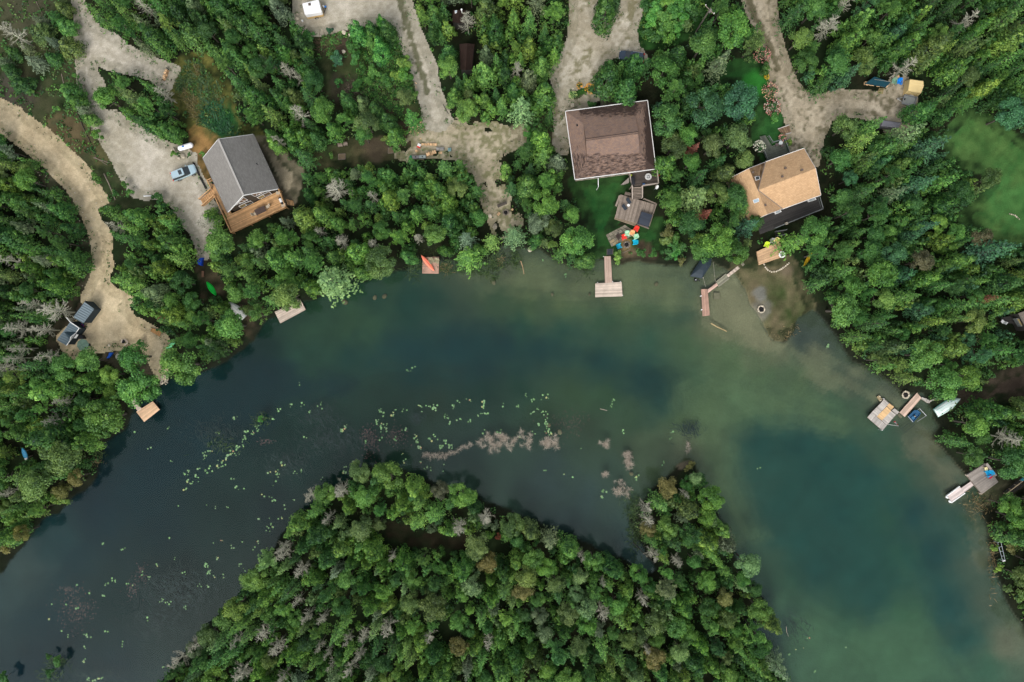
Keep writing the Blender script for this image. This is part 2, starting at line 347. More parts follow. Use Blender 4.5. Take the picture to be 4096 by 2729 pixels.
G_LUSH = PL(('t20', [(1185, -200), (1185, 0), (1130, 250), (1180, 420), (1400, 400), (1560, 340), (1740, 200), (1800, 60), (1760, -200)]))
G_BHOUSE = PL(('t21', [(560, 110), (1080, 60), (1010, 220), (950, 440), (880, 590), (1200, 520), (1360, 470), (1370, 690), (1130, 700), (860, 740), (740, 780), (735, 560), (700, 440), (640, 280)]))
G_THOUSE = PL(('t20', [(1880, 690), (2040, 600), (2240, 560), (2354, 700)]), ('t30', [(20, 700), (130, 950), (190, 1140), (210, 1300), (240, 1420)]), ('t20', [(2354, 1500), (2240, 1240), (2290, 1050), (2260, 860), (2100, 760), (1950, 760)]))
G_TSHORE = PL(('t21', [(2060, 870), (2200, 850), (2260, 880), (2354, 800)]), ('t31', [(20, 830), (190, 820), (260, 920), (320, 1100), (400, 1260), (380, 1320), (330, 1400), (240, 1480), (120, 1520), (60, 1500), (-60, 1480)]), ('t21', [(2250, 1450), (2120, 1290), (2100, 1100), (2040, 960)]))
G_RLAWN = PL(('t30', [(1830, 1030), (2040, 1110), (2354, 1330), (2700, 1450)]), ('t31', [(2700, 760), (2354, 660), (2150, 610), (2000, 590), (1890, 500), (1780, 440), (1910, 330), (2080, 120), (2000, 0)]), ('t30', [(1700, 1480), (1640, 1270), (1690, 1190)]))
G_PATH = PL(('t32', [(1740, 500), (1990, 470), (2110, 350), (2200, 300), (2500, 230), (2500, 420), (2200, 520), (1950, 560), (1800, 540)]))
G_RSHORE = PL(('t32', [(1830, 1240), (2100, 1230), (2260, 1270), (2400, 1220), (2354, 1290), (2170, 1400), (2050, 1440), (1960, 1500), (1900, 1420)]))
G_BEACH = PL(('t22', [(1500, 900), (1600, 880), (1680, 960), (1640, 1100), (1560, 1130), (1520, 1000)]))
G_SHED = PL(('t01', [(760, 1160), (900, 1280), (760, 1500), (640, 1620), (480, 1620), (500, 1500), (640, 1300), (690, 1180)]))
G_BOATS = PL(('t01', [(1850, 760), (1900, 780), (1990, 1040), (2100, 1150), (2354, 1240), (2420, 1480), (2354, 1560), (2240, 1400), (2080, 1200), (1890, 1160), (1880, 1000), (1830, 860)]))
G_SPIT = PL(('t02', [(1000, 50), (1250, 30), (1420, 200), (1460, 280), (1380, 260), (1250, 260), (1100, 220), (1000, 140)]))
G_ISLE = PL(('t13', [(1180, 140), (1380, 170), (1500, 250), (1760, 260), (1900, 240), (1900, 290), (1500, 300), (1300, 230), (1150, 180)]))
HOUSES = [PL(('c1', [(560, 1030), (700, 720), (860, 140), (1370, 60), (1740, 860), (1900, 1130), (1080, 1560), (830, 1160)])),
          PL(('c2', [(100, 430), (640, 200), (950, 200), (1350, 260), (1480, 1290), (1510, 1560), (260, 1470)])), PL(('c3', [(330, 380), (620, 250), (800, 480), (1070, 580), (900, 980), (330, 820)])),
          PL(('c4', [(80, 640), (440, 490), (360, 260), (600, 300), (640, 410), (780, 370), (890, 560), (960, 960), (500, 1220), (590, 1370), (350, 1460), (340, 1330), (460, 1240)])),
          PL(('c5', [(110, 910), (330, 500), (600, 160), (910, 310), (560, 900), (310, 1020)])), PL(('t10', [(1800, 90), (1930, 90), (1900, 210), (1800, 190)])), PL(('t10', [(1880, 400), (2000, 400), (1960, 640), (1880, 640)])),
          PL(('d7', [(240, 620), (500, 560), (880, 420), (1400, 300), (1400, 1300), (1000, 1100), (900, 840), (400, 700)])), PL(('c6', [(280, 230), (880, 290), (800, 420), (290, 400)])),
          PL(('c6', [(650, 1120), (1100, 1200), (900, 1350), (640, 1360)]))]
CLEARSHORE = PL(('d4', [(280, 420), (760, 380), (900, 500), (960, 840), (300, 900)]), ) 
CLEARSHORE = np.concatenate([CLEARSHORE])
CL2 = PL(('t21', [(740, 700), (1000, 900), (1380, 880), (1380, 760), (1100, 700)]))
CL3 = PL(('t22', [(1480, 880), (1720, 880), (1700, 1120), (1540, 1160)]))
DOCKS = [PL(('d6', [(1500, 1230), (1660, 1480), (2180, 1210), (2090, 1080), (1800, 1200)])), PL(('t02', [(1240, 640), (1330, 760), (1480, 640), (1410, 545), (1300, 600)])), PL(('d1', [(150, 700), (520, 1000), (1000, 720), (1100, 820), (1600, 640), (1750, 700), (2220, 300), (2140, 220), (1700, 440), (1500, 400), (1240, 120), (860, 200), (500, 240)])),
    PL(('d2', [(250, 1050), (440, 1250), (820, 980), (1100, 800), (1260, 1010), (1700, 660), (1640, 470), (1370, 130), (820, 440), (600, 760)])), PL(('d6', [(690, 1040), (1000, 1360), (900, 1200)])), PL(('d6', [(280, 660), (480, 950), (520, 940), (380, 700)])), PL(('t02', [(180, 960), (220, 960), (280, 1110), (240, 1120)])), PL(('d3', [(230, 560), (540, 130), (680, 130), (600, 500), (450, 650)])), PL(('d3', [(580, 850), (1250, 350), (1340, 270), (1270, 220), (900, 420)])),
    PL(('t01', [(1820, 880), (1850, 790), (1890, 790), (1880, 990), (1840, 990)])), PL(('c5', [(480, 880), (730, 900), (720, 1090), (500, 1080)])), PL(('c5', [(1070, 1130), (1380, 1130), (1350, 1260), (1080, 1270)])), PL(('t33', [(2090, 270), (2160, 260), (2210, 460), (2140, 470)])), PL(('c6', [(1150, 250), (1620, 230), (1620, 640), (1400, 880), (1000, 800), (1000, 600)])), PL(('c6', [(890, 220), (1140, 210), (1140, 390), (900, 380)])), PL(('t20', [(985, 440), (1140, 460), (1130, 500), (985, 490)])), PL(('t03', [(-400, 300), (0, 420), (100, 300), (0, 600), (-400, 700)]))]
OPEN = DOCKS + [CL2, R1, R2, R3, R4, R5, R6, G_SCRUB, G_MEADOW, G_MULCH, G_SIDE, G_BRUSH, G_STRIP, G_LUSH, G_BHOUSE, G_THOUSE, G_TSHORE, G_RLAWN, G_PATH, G_RSHORE, G_BEACH, G_SHED, G_SPIT, G_ISLE] + HOUSES
# ================================================================ GROUND: one sheet, land and lake bed
def axis(lo, hi, st, far):
    a = list(np.arange(lo, hi + 1e-6, st)); out = []; d = st; p = hi
    while p < far: d *= 1.5; p += d; out.append(p)
    return np.array([lo - (v - hi) for v in out][::-1] + a + out)
gx = axis(-112, 112, .42, 1500); gy = axis(-80, 80, .42, 1500)
X, Y = np.meshgrid(gx, gy); X = X.ravel(); Y = Y.ravel()
LD = sdf(X, Y, LAKE, 60.0)                      # > 0 in the lake
edge = (vnoise(X, Y, 3.0, 3, 4) - .5) * 1.6
LDn = LD + edge
WL = -0.45
GZ = np.where(LDn > 0, WL - .04 - np.minimum(LDn * .14, 2.6), np.minimum(WL - .04 - LDn * .32, 0.0))
GZ[(np.abs(X) > 130) | (np.abs(Y) > 110)] = np.where(LD > 0, -3, 0)[(np.abs(X) > 130) | (np.abs(Y) > 110)]
def mixc(c, col, w): return c * (1 - w[:, None]) + np.array(col)[None, :] * w[:, None]
def blend(a, b, n): return np.array(A(*a))[None, :] * (1 - n[:, None]) + np.array(A(*b))[None, :] * n[:, None]
n1 = vnoise(X, Y, 4, 1, 4); n2 = vnoise(X, Y, 1.3, 2, 3); n3 = vnoise(X, Y, 9, 5, 3)
GC = blend((22, 29, 18), (38, 39, 26), np.clip(n2 * 1.6 - .3, 0, 1))
GC = GC * (1 - .5 * sst(.4, .65, n1)[:, None]) + np.array(A(34, 52, 28)) * .5 * sst(.4, .65, n1)[:, None]
PAINT = [(G_SCRUB, (42, 58, 32), (70, 70, 50), 1.0), (G_VERGE, (44, 48, 34), (104, 98, 80), .8), (G_MEADOW, (74, 88, 42), (116, 110, 58), .8), (G_MULCH, (128, 96, 56), (150, 118, 74), .3), (G_SIDE, (150, 140, 118), (112, 104, 86), .5), (G_BRUSH, (46, 68, 34), (70, 72, 48), 1.0),
         (G_STRIP, (48, 62, 36), (84, 78, 56), .9), (G_LUSH, (34, 84, 34), (58, 100, 48), .8), (G_BHOUSE, (28, 68, 32), (50, 82, 40), .7), (G_THOUSE, (32, 70, 34), (50, 92, 44), .7), (G_TSHORE, (56, 68, 38), (100, 92, 70), .9), (G_RLAWN, (46, 86, 42), (76, 106, 56), .8), (G_PATH, (62, 54, 46), (78, 68, 58), .5),
         (G_RSHORE, (92, 86, 70), (64, 70, 48), .6), (G_BEACH, (120, 108, 92), (90, 84, 70), .8), (G_SHED, (52, 46, 38), (70, 62, 50), .6), (G_BOATS, (52, 46, 38), (88, 78, 60), .8), (G_SPIT, (104, 94, 78), (76, 72, 56), .6), (PL(('t20', [(520, 900), (540, 820), (620, 770), (700, 760), (755, 800), (735, 865), (640, 930), (560, 950)])), (40, 78, 32), (62, 92, 40), .2), (PL(('t20', [(560, 1000), (640, 975), (800, 880), (820, 860), (780, 850), (640, 935), (540, 975)])), (120, 112, 92), (104, 98, 80), .25), (PL(('t20', [(110, 1060), (400, 1000), (420, 1300), (330, 1360), (110, 1300)])), (60, 62, 44), (84, 80, 60), .7), (G_ISLE, (36, 32, 24), (50, 42, 32), .5)]
for pl, ca, cb, sft in PAINT:
    w = sst(-sft, sft, sdf(X, Y, pl, 8) + (n2 - .5) * 2 * sft)
    GC = GC * (1 - w[:, None]) + blend(ca, cb, np.clip((n2 * .6 + n1 * .6 - .3) * 1.7, 0, 1)) * w[:, None]
def spot(k, x, y, r, col, amt=1.0, seed=9):
    global GC
    p = P(k, x, y); d = np.hypot(X - p.x, Y - p.y) / r + (n2 - .5) * .9
    w = (1 - sst(.55, 1.05, d)) * amt; GC = mixc(GC, A(*col), w)
for a in [('t00', 2030, 1130, 4.5, (30, 76, 40), .9), ('t00', 1900, 950, 4, (118, 106, 52), .6), ('t10', 1230, 940, 2.6, (74, 58, 50), .9), ('t10', 760, 400, 3.6, (70, 58, 50), .8), ('t10', 800, 830, 3.4, (78, 70, 60), .6), ('t10', 1400, 1220, 2.6, (78, 64, 52), .9),
          ('t20', 2240, 760, 2.8, (46, 116, 44), .8), ('t10', 1100, 1370, 3, (86, 74, 62), .7), ('t00', 620, 1260, 5, (92, 80, 58), .8), ('t00', 960, 1400, 3, (88, 84, 56), .7), ('t00', 150, 860, 5, (78, 70, 66), .6), ('t00', 250, 60, 6, (82, 78, 64), .5),
          ('t31', 2250, 330, 6, (60, 104, 54), .5), ('t21', 2280, 1290, 2.5, (104, 102, 92), .8), ('t21', 2270, 1130, 1.6, (112, 112, 106), .8), ('t31', 170, 920, 1.4, (100, 90, 74), .8), ('d5', 1100, 1050, 1.5, (140, 116, 78), .9), ('d5', 1250, 1400, 1.2, (130, 112, 78), .8), ('t21', 1200, 780, 3, (88, 74, 60), .8), ('t21', 1080, 800, 2.5, (104, 92, 72), .6), ('t20', 250, 1180, 4, (72, 70, 52), .8), ('t20', 50, 1230, 2.2, (150, 140, 116), .8)]:
    spot(*a)
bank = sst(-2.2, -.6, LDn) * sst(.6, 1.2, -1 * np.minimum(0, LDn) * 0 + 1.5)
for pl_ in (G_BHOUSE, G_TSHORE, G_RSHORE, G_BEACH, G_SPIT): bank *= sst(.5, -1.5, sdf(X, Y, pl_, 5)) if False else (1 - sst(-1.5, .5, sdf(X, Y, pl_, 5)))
GC = mixc(GC, A(26, 30, 22), bank * .85)  # wet shore soil, with the trees' dark reflection painted into its colour
# lake bed: sand, mud, weed and marl, from control points (water colour as seen; grey creek points carry painted sky sheen)
BED = [(0, 1380, 58, 70, 74), (60, 1300, 66, 76, 78), (120, 1240, 46, 64, 70), (100, 1450, 24, 50, 58), (250, 1400, 36, 50, 52), (60, 1540, 36, 50, 60), (250, 1540, 38, 50, 58), (400, 1350, 30, 42, 42), (350, 1200, 30, 50, 56), (220, 1180, 24, 48, 58),
  (330, 1080, 26, 50, 58), (420, 960, 28, 52, 58), (480, 880, 40, 56, 60), (600, 860, 26, 52, 58), (620, 800, 34, 54, 54), (560, 1000, 34, 52, 54), (650, 1000, 38, 54, 52), (520, 1200, 36, 50, 50), (700, 1080, 40, 54, 54), (620, 1180, 34, 46, 50), (800, 1050, 38, 52, 52), (900, 980, 44, 56, 50), (1000, 960, 54, 62, 54), (1060, 1060, 56, 66, 66),
  (720, 760, 56, 76, 62), (790, 740, 60, 80, 62), (850, 690, 50, 72, 64), (900, 660, 58, 76, 62), (950, 700, 42, 68, 64), (700, 820, 50, 72, 64), (800, 820, 38, 64, 64), (850, 760, 62, 82, 62), (950, 800, 26, 58, 66), (1050, 800, 24, 56, 66), (1150, 780, 22, 54, 66), (1250, 790, 28, 60, 66), (1100, 850, 26, 56, 62), (950, 870, 34, 60, 60), (1100, 910, 38, 60, 56), (1200, 880, 40, 64, 58),
  (1060, 640, 84, 88, 74), (1160, 610, 92, 88, 78), (1130, 680, 66, 84, 64), (1200, 690, 84, 96, 66), (1300, 690, 92, 104, 70), (1250, 650, 92, 94, 78), (1320, 640, 84, 84, 74), (1420, 640, 104, 102, 84), (1500, 640, 104, 106, 86), (1450, 700, 90, 104, 70), (1520, 700, 80, 94, 72), (1560, 720, 60, 84, 74), (1560, 650, 86, 96, 84), (1400, 740, 56, 82, 66), (1300, 750, 46, 76, 68), (1200, 740, 48, 78, 64),
  (1640, 680, 116, 108, 88), (1700, 700, 134, 124, 100), (1720, 760, 132, 122, 98), (1650, 750, 112, 108, 84), (1780, 790, 118, 110, 88), (1620, 640, 100, 98, 84), (1590, 800, 76, 98, 72), (1680, 820, 84, 104, 74), (1500, 800, 52, 82, 72), (1400, 830, 36, 66, 66), (1600, 880, 58, 86, 72), (1760, 850, 84, 104, 76), (1840, 760, 60, 66, 72), (1880, 790, 76, 78, 78), (1950, 870, 86, 88, 80), (1850, 880, 88, 102, 74), (1930, 930, 68, 92, 72),
  (1330, 900, 66, 84, 62), (1250, 930, 62, 76, 58), (1400, 910, 62, 84, 62), (1490, 880, 36, 68, 70), (1520, 930, 40, 70, 68), (1460, 980, 62, 80, 62), (1350, 990, 64, 72, 60), (1560, 960, 84, 98, 66), (1620, 950, 88, 104, 70), (1600, 1010, 104, 104, 76), (1590, 1040, 112, 104, 88), (1700, 940, 70, 98, 76), (1780, 960, 58, 88, 76), (1660, 1080, 80, 96, 74), (1700, 1150, 70, 90, 76), (1250, 1100, 60, 70, 74), (1350, 1150, 62, 74, 78), (1420, 1100, 66, 80, 72), (1480, 1040, 80, 88, 70), (1300, 1200, 60, 72, 78), (1450, 1260, 56, 70, 76), (1500, 1305, 70, 84, 88),
  (1750, 1020, 42, 74, 76), (1850, 1020, 38, 70, 74), (1900, 1100, 42, 74, 74), (1800, 1150, 48, 80, 74), (1950, 1020, 48, 80, 74), (2020, 980, 54, 84, 74), (2080, 960, 94, 96, 80), (2120, 1010, 102, 98, 84), (2060, 1040, 58, 88, 74), (2000, 1100, 40, 74, 76), (2080, 1120, 56, 86, 72), (2150, 1080, 86, 92, 78), (2200, 1130, 76, 86, 76), (2120, 1180, 38, 68, 76), (2040, 1200, 54, 86, 72), (1960, 1200, 40, 72, 74), (1850, 1250, 44, 78, 74), (1760, 1280, 66, 88, 74), (1820, 1340, 62, 90, 72), (1900, 1330, 42, 74, 74), (2000, 1320, 44, 78, 74), (2090, 1300, 58, 92, 72), (2160, 1280, 38, 68, 76), (2230, 1240, 56, 84, 78), (2258, 1290, 88, 94, 84), (2290, 1400, 90, 96, 84), (2340, 1490, 118, 112, 96),
  (1850, 1450, 80, 104, 76), (1950, 1440, 58, 90, 74), (2020, 1420, 40, 74, 76), (2100, 1440, 66, 98, 74), (2180, 1400, 40, 74, 78), (2230, 1480, 44, 80, 78), (2300, 1540, 60, 96, 80), (1900, 1540, 76, 106, 78), (2080, 1540, 76, 108, 80), (1820, 1520, 64, 78, 74), (1780, 1440, 56, 70, 76), (1760, 1460, 48, 60, 70), (2000, 1490, 80, 108, 76), (2000, 955, 76, 92, 72), (2045, 905, 96, 92, 82)]
inl = LDn > -1.0
bx = X[inl] + (vnoise(X[inl], Y[inl], 7, 21, 4) - .5) * 6; by = Y[inl] + (vnoise(X[inl], Y[inl], 7, 22, 4) - .5) * 7
num = np.zeros((inl.sum(), 3)); den = np.zeros(inl.sum())
REFL = np.array((.020, .0175, .0175))              # what the water surface itself adds
for (ox, oy, r_, g_, b_) in BED:
    p = P('o', ox, oy); w = 1.0 / ((bx - p.x) ** 2 + (by - p.y) ** 2 + 5.0) ** 1.25
    cc = np.maximum(np.array(A(r_, g_, b_)) - REFL, .003); num += cc[None, :] * w[:, None]; den += w
bed = num / den[:, None]
def bedpatch(pl, col, soft=2.2, amt=.8):
    global bed
    w = sst(-soft, soft, sdf(X[inl], Y[inl], pl, 8) + (vnoise(X[inl], Y[inl], 4, 88, 4) - .5) * 5) * amt
    bed = bed * (1 - w[:, None]) + np.maximum(np.array(A(*col)) - REFL, .003)[None, :] * w[:, None]
bedpatch(PL(('o', [(1690, 1010), (1760, 985), (1850, 985), (1925, 1012), (1990, 1060), (2040, 1120), (2062, 1200), (2085, 1265), (2105, 1350), (2060, 1400), (1965, 1425), (1880, 1370), (1800, 1275), (1742, 1200), (1722, 1130), (1690, 1080)])), (44, 78, 76), 2.8, .62)
bedpatch(PL(('o', [(2040, 1090), (2085, 1120), (2120, 1160), (2170, 1250), (2210, 1380), (2240, 1470), (2200, 1470), (2150, 1380), (2110, 1250), (2060, 1150)])), (42, 74, 76), 2.2, .55)
bedpatch(PL(('o', [(840, 780), (1000, 765), (1150, 752), (1260, 762), (1400, 795), (1490, 815), (1560, 870), (1570, 920), (1500, 960), (1470, 900), (1350, 860), (1200, 850), (1050, 860), (930, 850), (850, 830)])), (32, 65, 69), 3, .6)
bedpatch(PL(('o', [(420, 930), (560, 850), (700, 850), (800, 880), (640, 950), (500, 1030), (330, 1180), (200, 1300), (80, 1440), (20, 1460), (120, 1290), (260, 1110)])), (28, 54, 62), 2.5, .7)
bedpatch(PL(('o', [(1560, 900), (1640, 860), (1760, 880), (1880, 930), (1980, 960), (1960, 990), (1840, 965), (1740, 970), (1670, 1000), (1680, 1100), (1740, 1230), (1700, 1240), (1620, 1090), (1570, 1000)])), (96, 112, 84), 2.6, .7)
bedpatch(PL(('o', [(1790, 1390), (1860, 1400), (1960, 1450), (2060, 1430), (2130, 1430), (2200, 1520), (2260, 1600), (1840, 1600)])), (78, 106, 84), 2.5, .7)
bedpatch(PL(('o', [(1630, 640), (1700, 660), (1740, 720), (1800, 790), (1760, 800), (1680, 770), (1630, 740), (1620, 690)])), (140, 130, 106), 1.5, .8)
bedpatch(PL(('o', [(1790, 800), (1850, 852), (1950, 905), (2030, 950), (2070, 935), (2000, 880), (1900, 825), (1825, 785)])), (122, 118, 96), 1.6, .7)
bedpatch(PL(('o', [(1080, 625), (1200, 612), (1340, 640), (1450, 625), (1600, 630), (1600, 690), (1500, 690), (1380, 680), (1250, 680), (1120, 660)])), (112, 114, 86), 2.2, .65)
bedpatch(PL(('o', [(2110, 985), (2160, 1040), (2230, 1120), (2262, 1200), (2285, 1310), (2262, 1310), (2235, 1210), (2170, 1110), (2090, 1010)])), (112, 106, 90), 1.4, .7)
lum = bed @ np.array((.3, .6, .1)); bed = (bed * .86 + lum[:, None] * .14) * np.array((1.08, 1.12, .98))
sh = 1 - sst(0, 3.0, LDn[inl] + (n2[inl] - .5) * 2)
bed *= (1 + (vnoise(X[inl], Y[inl], 3.5, 31, 4) - .5) * .35)[:, None]
bed *= (1 + (vnoise(X[inl], Y[inl], .8, 32, 2) - .5) * .3 * sh)[:, None]
wl_ = sst(-.35, .25, LDn[inl]); GC[inl] = GC[inl] * (1 - wl_[:, None]) + bed * wl_[:, None]
GC *= (1 + (vnoise(X, Y, .9, 77, 2) - .5) * .55 * (LDn < 0) + (vnoise(X, Y, 2.6, 78, 3) - .5) * .35 * (LDn < 0))[:, None]
nxg, nyg = len(gx), len(gy); I = np.arange(nxg * nyg).reshape(nyg, nxg)
F = np.stack([I[:-1, :-1], I[:-1, 1:], I[1:, 1:], I[1:, :-1]], -1).reshape(-1, 4)
def ground_mat():
    m = bpy.data.materials.new('ground_soil'); m.use_nodes = True; t = m.node_tree; b = t.nodes['Principled BSDF']
    a = nd(t, 'ShaderNodeAttribute'); a.attribute_name = 'Col'; tc = nd(t, 'ShaderNodeTexCoord').outputs['Object']
    f = mth(t, 'ADD', mth(t, 'MULTIPLY', noise(t, tc, 4.5, 4, .75), .9), .55); f2 = mth(t, 'ADD', mth(t, 'MULTIPLY', noise(t, tc, .5, 3), .3), .85)
    t.links.new(scale_col(t, a.outputs['Color'], mth(t, 'MULTIPLY', f, f2)), b.inputs['Base Color']); b.inputs['Roughness'].default_value = .95; b.inputs['Specular IOR Level'].default_value = .05
    bn = nd(t, 'ShaderNodeBump'); bn.inputs['Strength'].default_value = .6; bn.inputs['Distance'].default_value = .15; t.links.new(noise(t, tc, 2.5, 5, .7), bn.inputs['Height']); t.links.new(bn.outputs[0], b.inputs['Normal'])
    return m
GM = ground_mat()
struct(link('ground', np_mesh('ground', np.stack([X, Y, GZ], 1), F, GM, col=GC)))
# ---------------------------------------------------------------- gravel roads and yards: sheets 4 mm and more above the soil
def road(name, pl, ca, cb, amp, z, strips=(), grass=0, gcol=(74, 78, 46), seed=1):
    st = .24; lo = np.maximum(pl.min(0) - 1, (-112, -80)); hi = np.minimum(pl.max(0) + 1, (112, 80))
    xs = np.arange(lo[0], hi[0], st); ys = np.arange(lo[1], hi[1], st); x, y = np.meshgrid(xs, ys); sh_ = x.shape; x = x.ravel(); y = y.ravel()
    nn = vnoise(x, y, 1.6, seed, 4); d = sdf(x, y, pl, 4) + .25 + (nn - .5) * 2 * amp + (vnoise(x, y, .5, seed + 9, 2) - .5) * .35
    big = vnoise(x, y, 5, seed + 3, 4); fine = vnoise(x, y, .7, seed + 4, 2)
    c = blend(ca, cb, np.clip((big * .8 + fine * .4 - .35) * 2, 0, 1))
    eg = 1 - sst(0, .6, d); c = mixc(c, A(*gcol), eg * .4); c = c * .80 * (1 + (fine - .5) * .22 + (vnoise(x, y, .32, seed + 11, 1) - .5) * .16)[:, None]
    for pts, wd in strips:
        q = [tuple(P(k, a, b).xy) for k, a, b in pts]; w = 1 - sst(wd * .4, wd, dline(x, y, q) + (fine - .5) * 1.0 + (nn - .5) * .8)
        c = mixc(c, A(*gcol), w * .8)
    if grass:
        vf = vnoise(x, y, .55, seed + 7, 2); c = mixc(c, A(*gcol), sst(.5 - grass * .06, .72 - grass * .1, nn * .4 + vf * .4 + big * .2) * .85)
    id_ = np.arange(len(x)).reshape(sh_); f = np.stack([id_[:-1, :-1], id_[:-1, 1:], id_[1:, 1:], id_[1:, :-1]], -1).reshape(-1, 4)
    ok = (d[f].mean(1) > 0); f = f[ok]; used = np.unique(f); mp = np.full(len(x), -1); mp[used] = np.arange(len(used))
    return struct(link(name, np_mesh(name, np.stack([x, y, np.full_like(x, z)], 1)[used], mp[f], GM, col=c[used])))
road('sand_road', R1, (204, 184, 148), (222, 204, 168), .14, .012, seed=41)
road('gravel_driveway', R2, (176, 168, 148), (202, 194, 178), .14, .014, seed=42)
road('gravel_lane', R3, (184, 176, 156), (206, 198, 182), .16, .016, strips=[([('t10', 1310, -60), ('t10', 1340, 90), ('t10', 1385, 230), ('t10', 1450, 420), ('t10', 1530, 680), ('t10', 1580, 860)], .75)], seed=43)
road('gravel_yard', R4, (180, 168, 142), (198, 186, 162), 1.0, .010, grass=1.0, gcol=(112, 112, 78), seed=44)
road('gravel_drive', R5, (180, 170, 148), (210, 202, 184), .35, .018, strips=[([('t20', 1110, 0), ('t20', 1080, 180)], .7)], grass=.35, gcol=(110, 106, 76), seed=45)
road('dirt_drive', R6, (168, 156, 132), (196, 184, 162), .3, .020, strips=[([('t20', 2180, 20), ('t20', 2240, 170), ('t30', 30, 450), ('t30', 80, 620)], .8)], grass=.12, gcol=(84, 80, 58), seed=46)
# ---------------------------------------------------------------- water surface
def water_mat():
    m = bpy.data.materials.new('lake_water'); m.use_nodes = True; t = m.node_tree; t.nodes.remove(t.nodes['Principled BSDF']); out = t.nodes['Material Output']
    tc = nd(t, 'ShaderNodeTexCoord').outputs['Object']; tr = nd(t, 'ShaderNodeBsdfTransparent'); tr.inputs[0].default_value = (.91, .98, .97, 1)
    gl = nd(t, 'ShaderNodeBsdfGlossy'); gl.inputs['Color'].default_value = (.80, .97, .93, 1); gl.inputs['Roughness'].default_value = .09; fr = nd(t, 'ShaderNodeFresnel'); fr.inputs['IOR'].default_value = 1.33
    mp = nd(t, 'ShaderNodeMapping'); mp.inputs['Rotation'].default_value = (0, 0, .25); mp.inputs['Scale'].default_value = (1.7, .45, 1); t.links.new(tc, mp.inputs[0])
    hgt = mth(t, 'ADD', mth(t, 'MULTIPLY', noise(t, mp.outputs[0], 1.0, 4, .55), 1.0), mth(t, 'MULTIPLY', noise(t, tc, 2.4, 2), .05))
    amp = mth(t, 'MULTIPLY', noise(t, tc, .03, 2), 1.0)
    bn = nd(t, 'ShaderNodeBump'); bn.inputs['Distance'].default_value = .02; t.links.new(amp, bn.inputs['Strength']); t.links.new(hgt, bn.inputs['Height'])
    for n in (gl, fr): t.links.new(bn.outputs[0], n.inputs['Normal'])
    x = nd(t, 'ShaderNodeMixShader'); t.links.new(fr.outputs[0], x.inputs[0]); t.links.new(tr.outputs[0], x.inputs[1]); t.links.new(gl.outputs[0], x.inputs[2])
    t.links.new(x.outputs[0], out.inputs[0]); return m
mb = MB(); mb.add([(-260, -180, WL), (260, -180, WL), (260, 62, WL), (-260, 62, WL)], [(0, 1, 2, 3)])
struct(mb.build('lake_water', water_mat()))
# ================================================================ TREES
LEAF = leaf_mat(); BARK = M('bark', (.10, .085, .07), .9, .3, 3, .2); GREYBARK = M('dead_bark', (.33, .325, .25), .9, .2, 2, .5)
UP = np.array([0, 0, 1.0])
def trunk_mb(h, r, limbs=5, spread=.5):
    b = MB(); p = V(0, 0, -.3); pts = [p]
    for i in range(4): pts.append(V(random.uniform(-.06, .06) * h * .2, random.uniform(-.06, .06) * h * .2, h * (i + 1) / 4 * .93))
    for i in range(4): b.tube(pts[i], pts[i + 1], r * (1 - i * .22), r * (1 - (i + 1) * .22), 6, cap=i in (0, 3))
    for i in range(limbs):
        z = h * random.uniform(.3, .75); a = random.uniform(0, 6.28); l = spread * (1 - z / h * .6)
        b.tube((0, 0, z), (math.cos(a) * l, math.sin(a) * l, z + l * .4), r * .35, r * .12, 4, cap=False)
    return b
def crown_cedar(h, R, ncl=120, per=28):
    P_, N_, L_, T_ = [], [], [], []
    ph = rng.uniform(0, 6.28, 4); tops = [(0, 0, 1.0)] + [(rng.normal() * .22 * R, rng.normal() * .22 * R, rng.uniform(.78, .95)) for _ in range(rng.integers(0, 3))]
    for k in range(ncl):
        tx, ty, th = tops[rng.integers(len(tops))]
        t = 1 - math.sqrt(rng.uniform(0.002, 1)) ; t = min(t * 1.12, .99)
        a = rng.uniform(0, 6.28); prof = R * (1 - t) ** .74 * (.82 + .2 * math.sin(2 * a + ph[0]) + .14 * math.sin(5 * a + ph[1])) * rng.uniform(.75, 1.05)
        c = np.array([math.cos(a) * prof + tx * t, math.sin(a) * prof + ty * t, h * (.14 + .86 * t) * (th if t > .5 else 1)])
        out = np.array([math.cos(a), math.sin(a), .75]); tt = rng.uniform(0, 1)
        cr = .23 * R * (1.1 - .5 * t)
        q = rng.normal(size=(per, 3)); q /= np.linalg.norm(q, axis=1, keepdims=True); q = q * np.array([1, 1, .8]) * cr
        P_.append(c + q); N_.append(out * .7 + q / cr * .7 + rng.normal(size=(per, 3)) * .35); L_.append(rng.uniform(.17, .37, per)); T_.append(np.clip(tt * .8 + rng.uniform(-.2, .4, per), 0, 1))
    Pc, N, L, T = map(np.concatenate, (P_, N_, L_, T_)); v, f = leafquads(Pc, N, L, L * rng.uniform(.5, .8, len(L)))
    return v, f, T
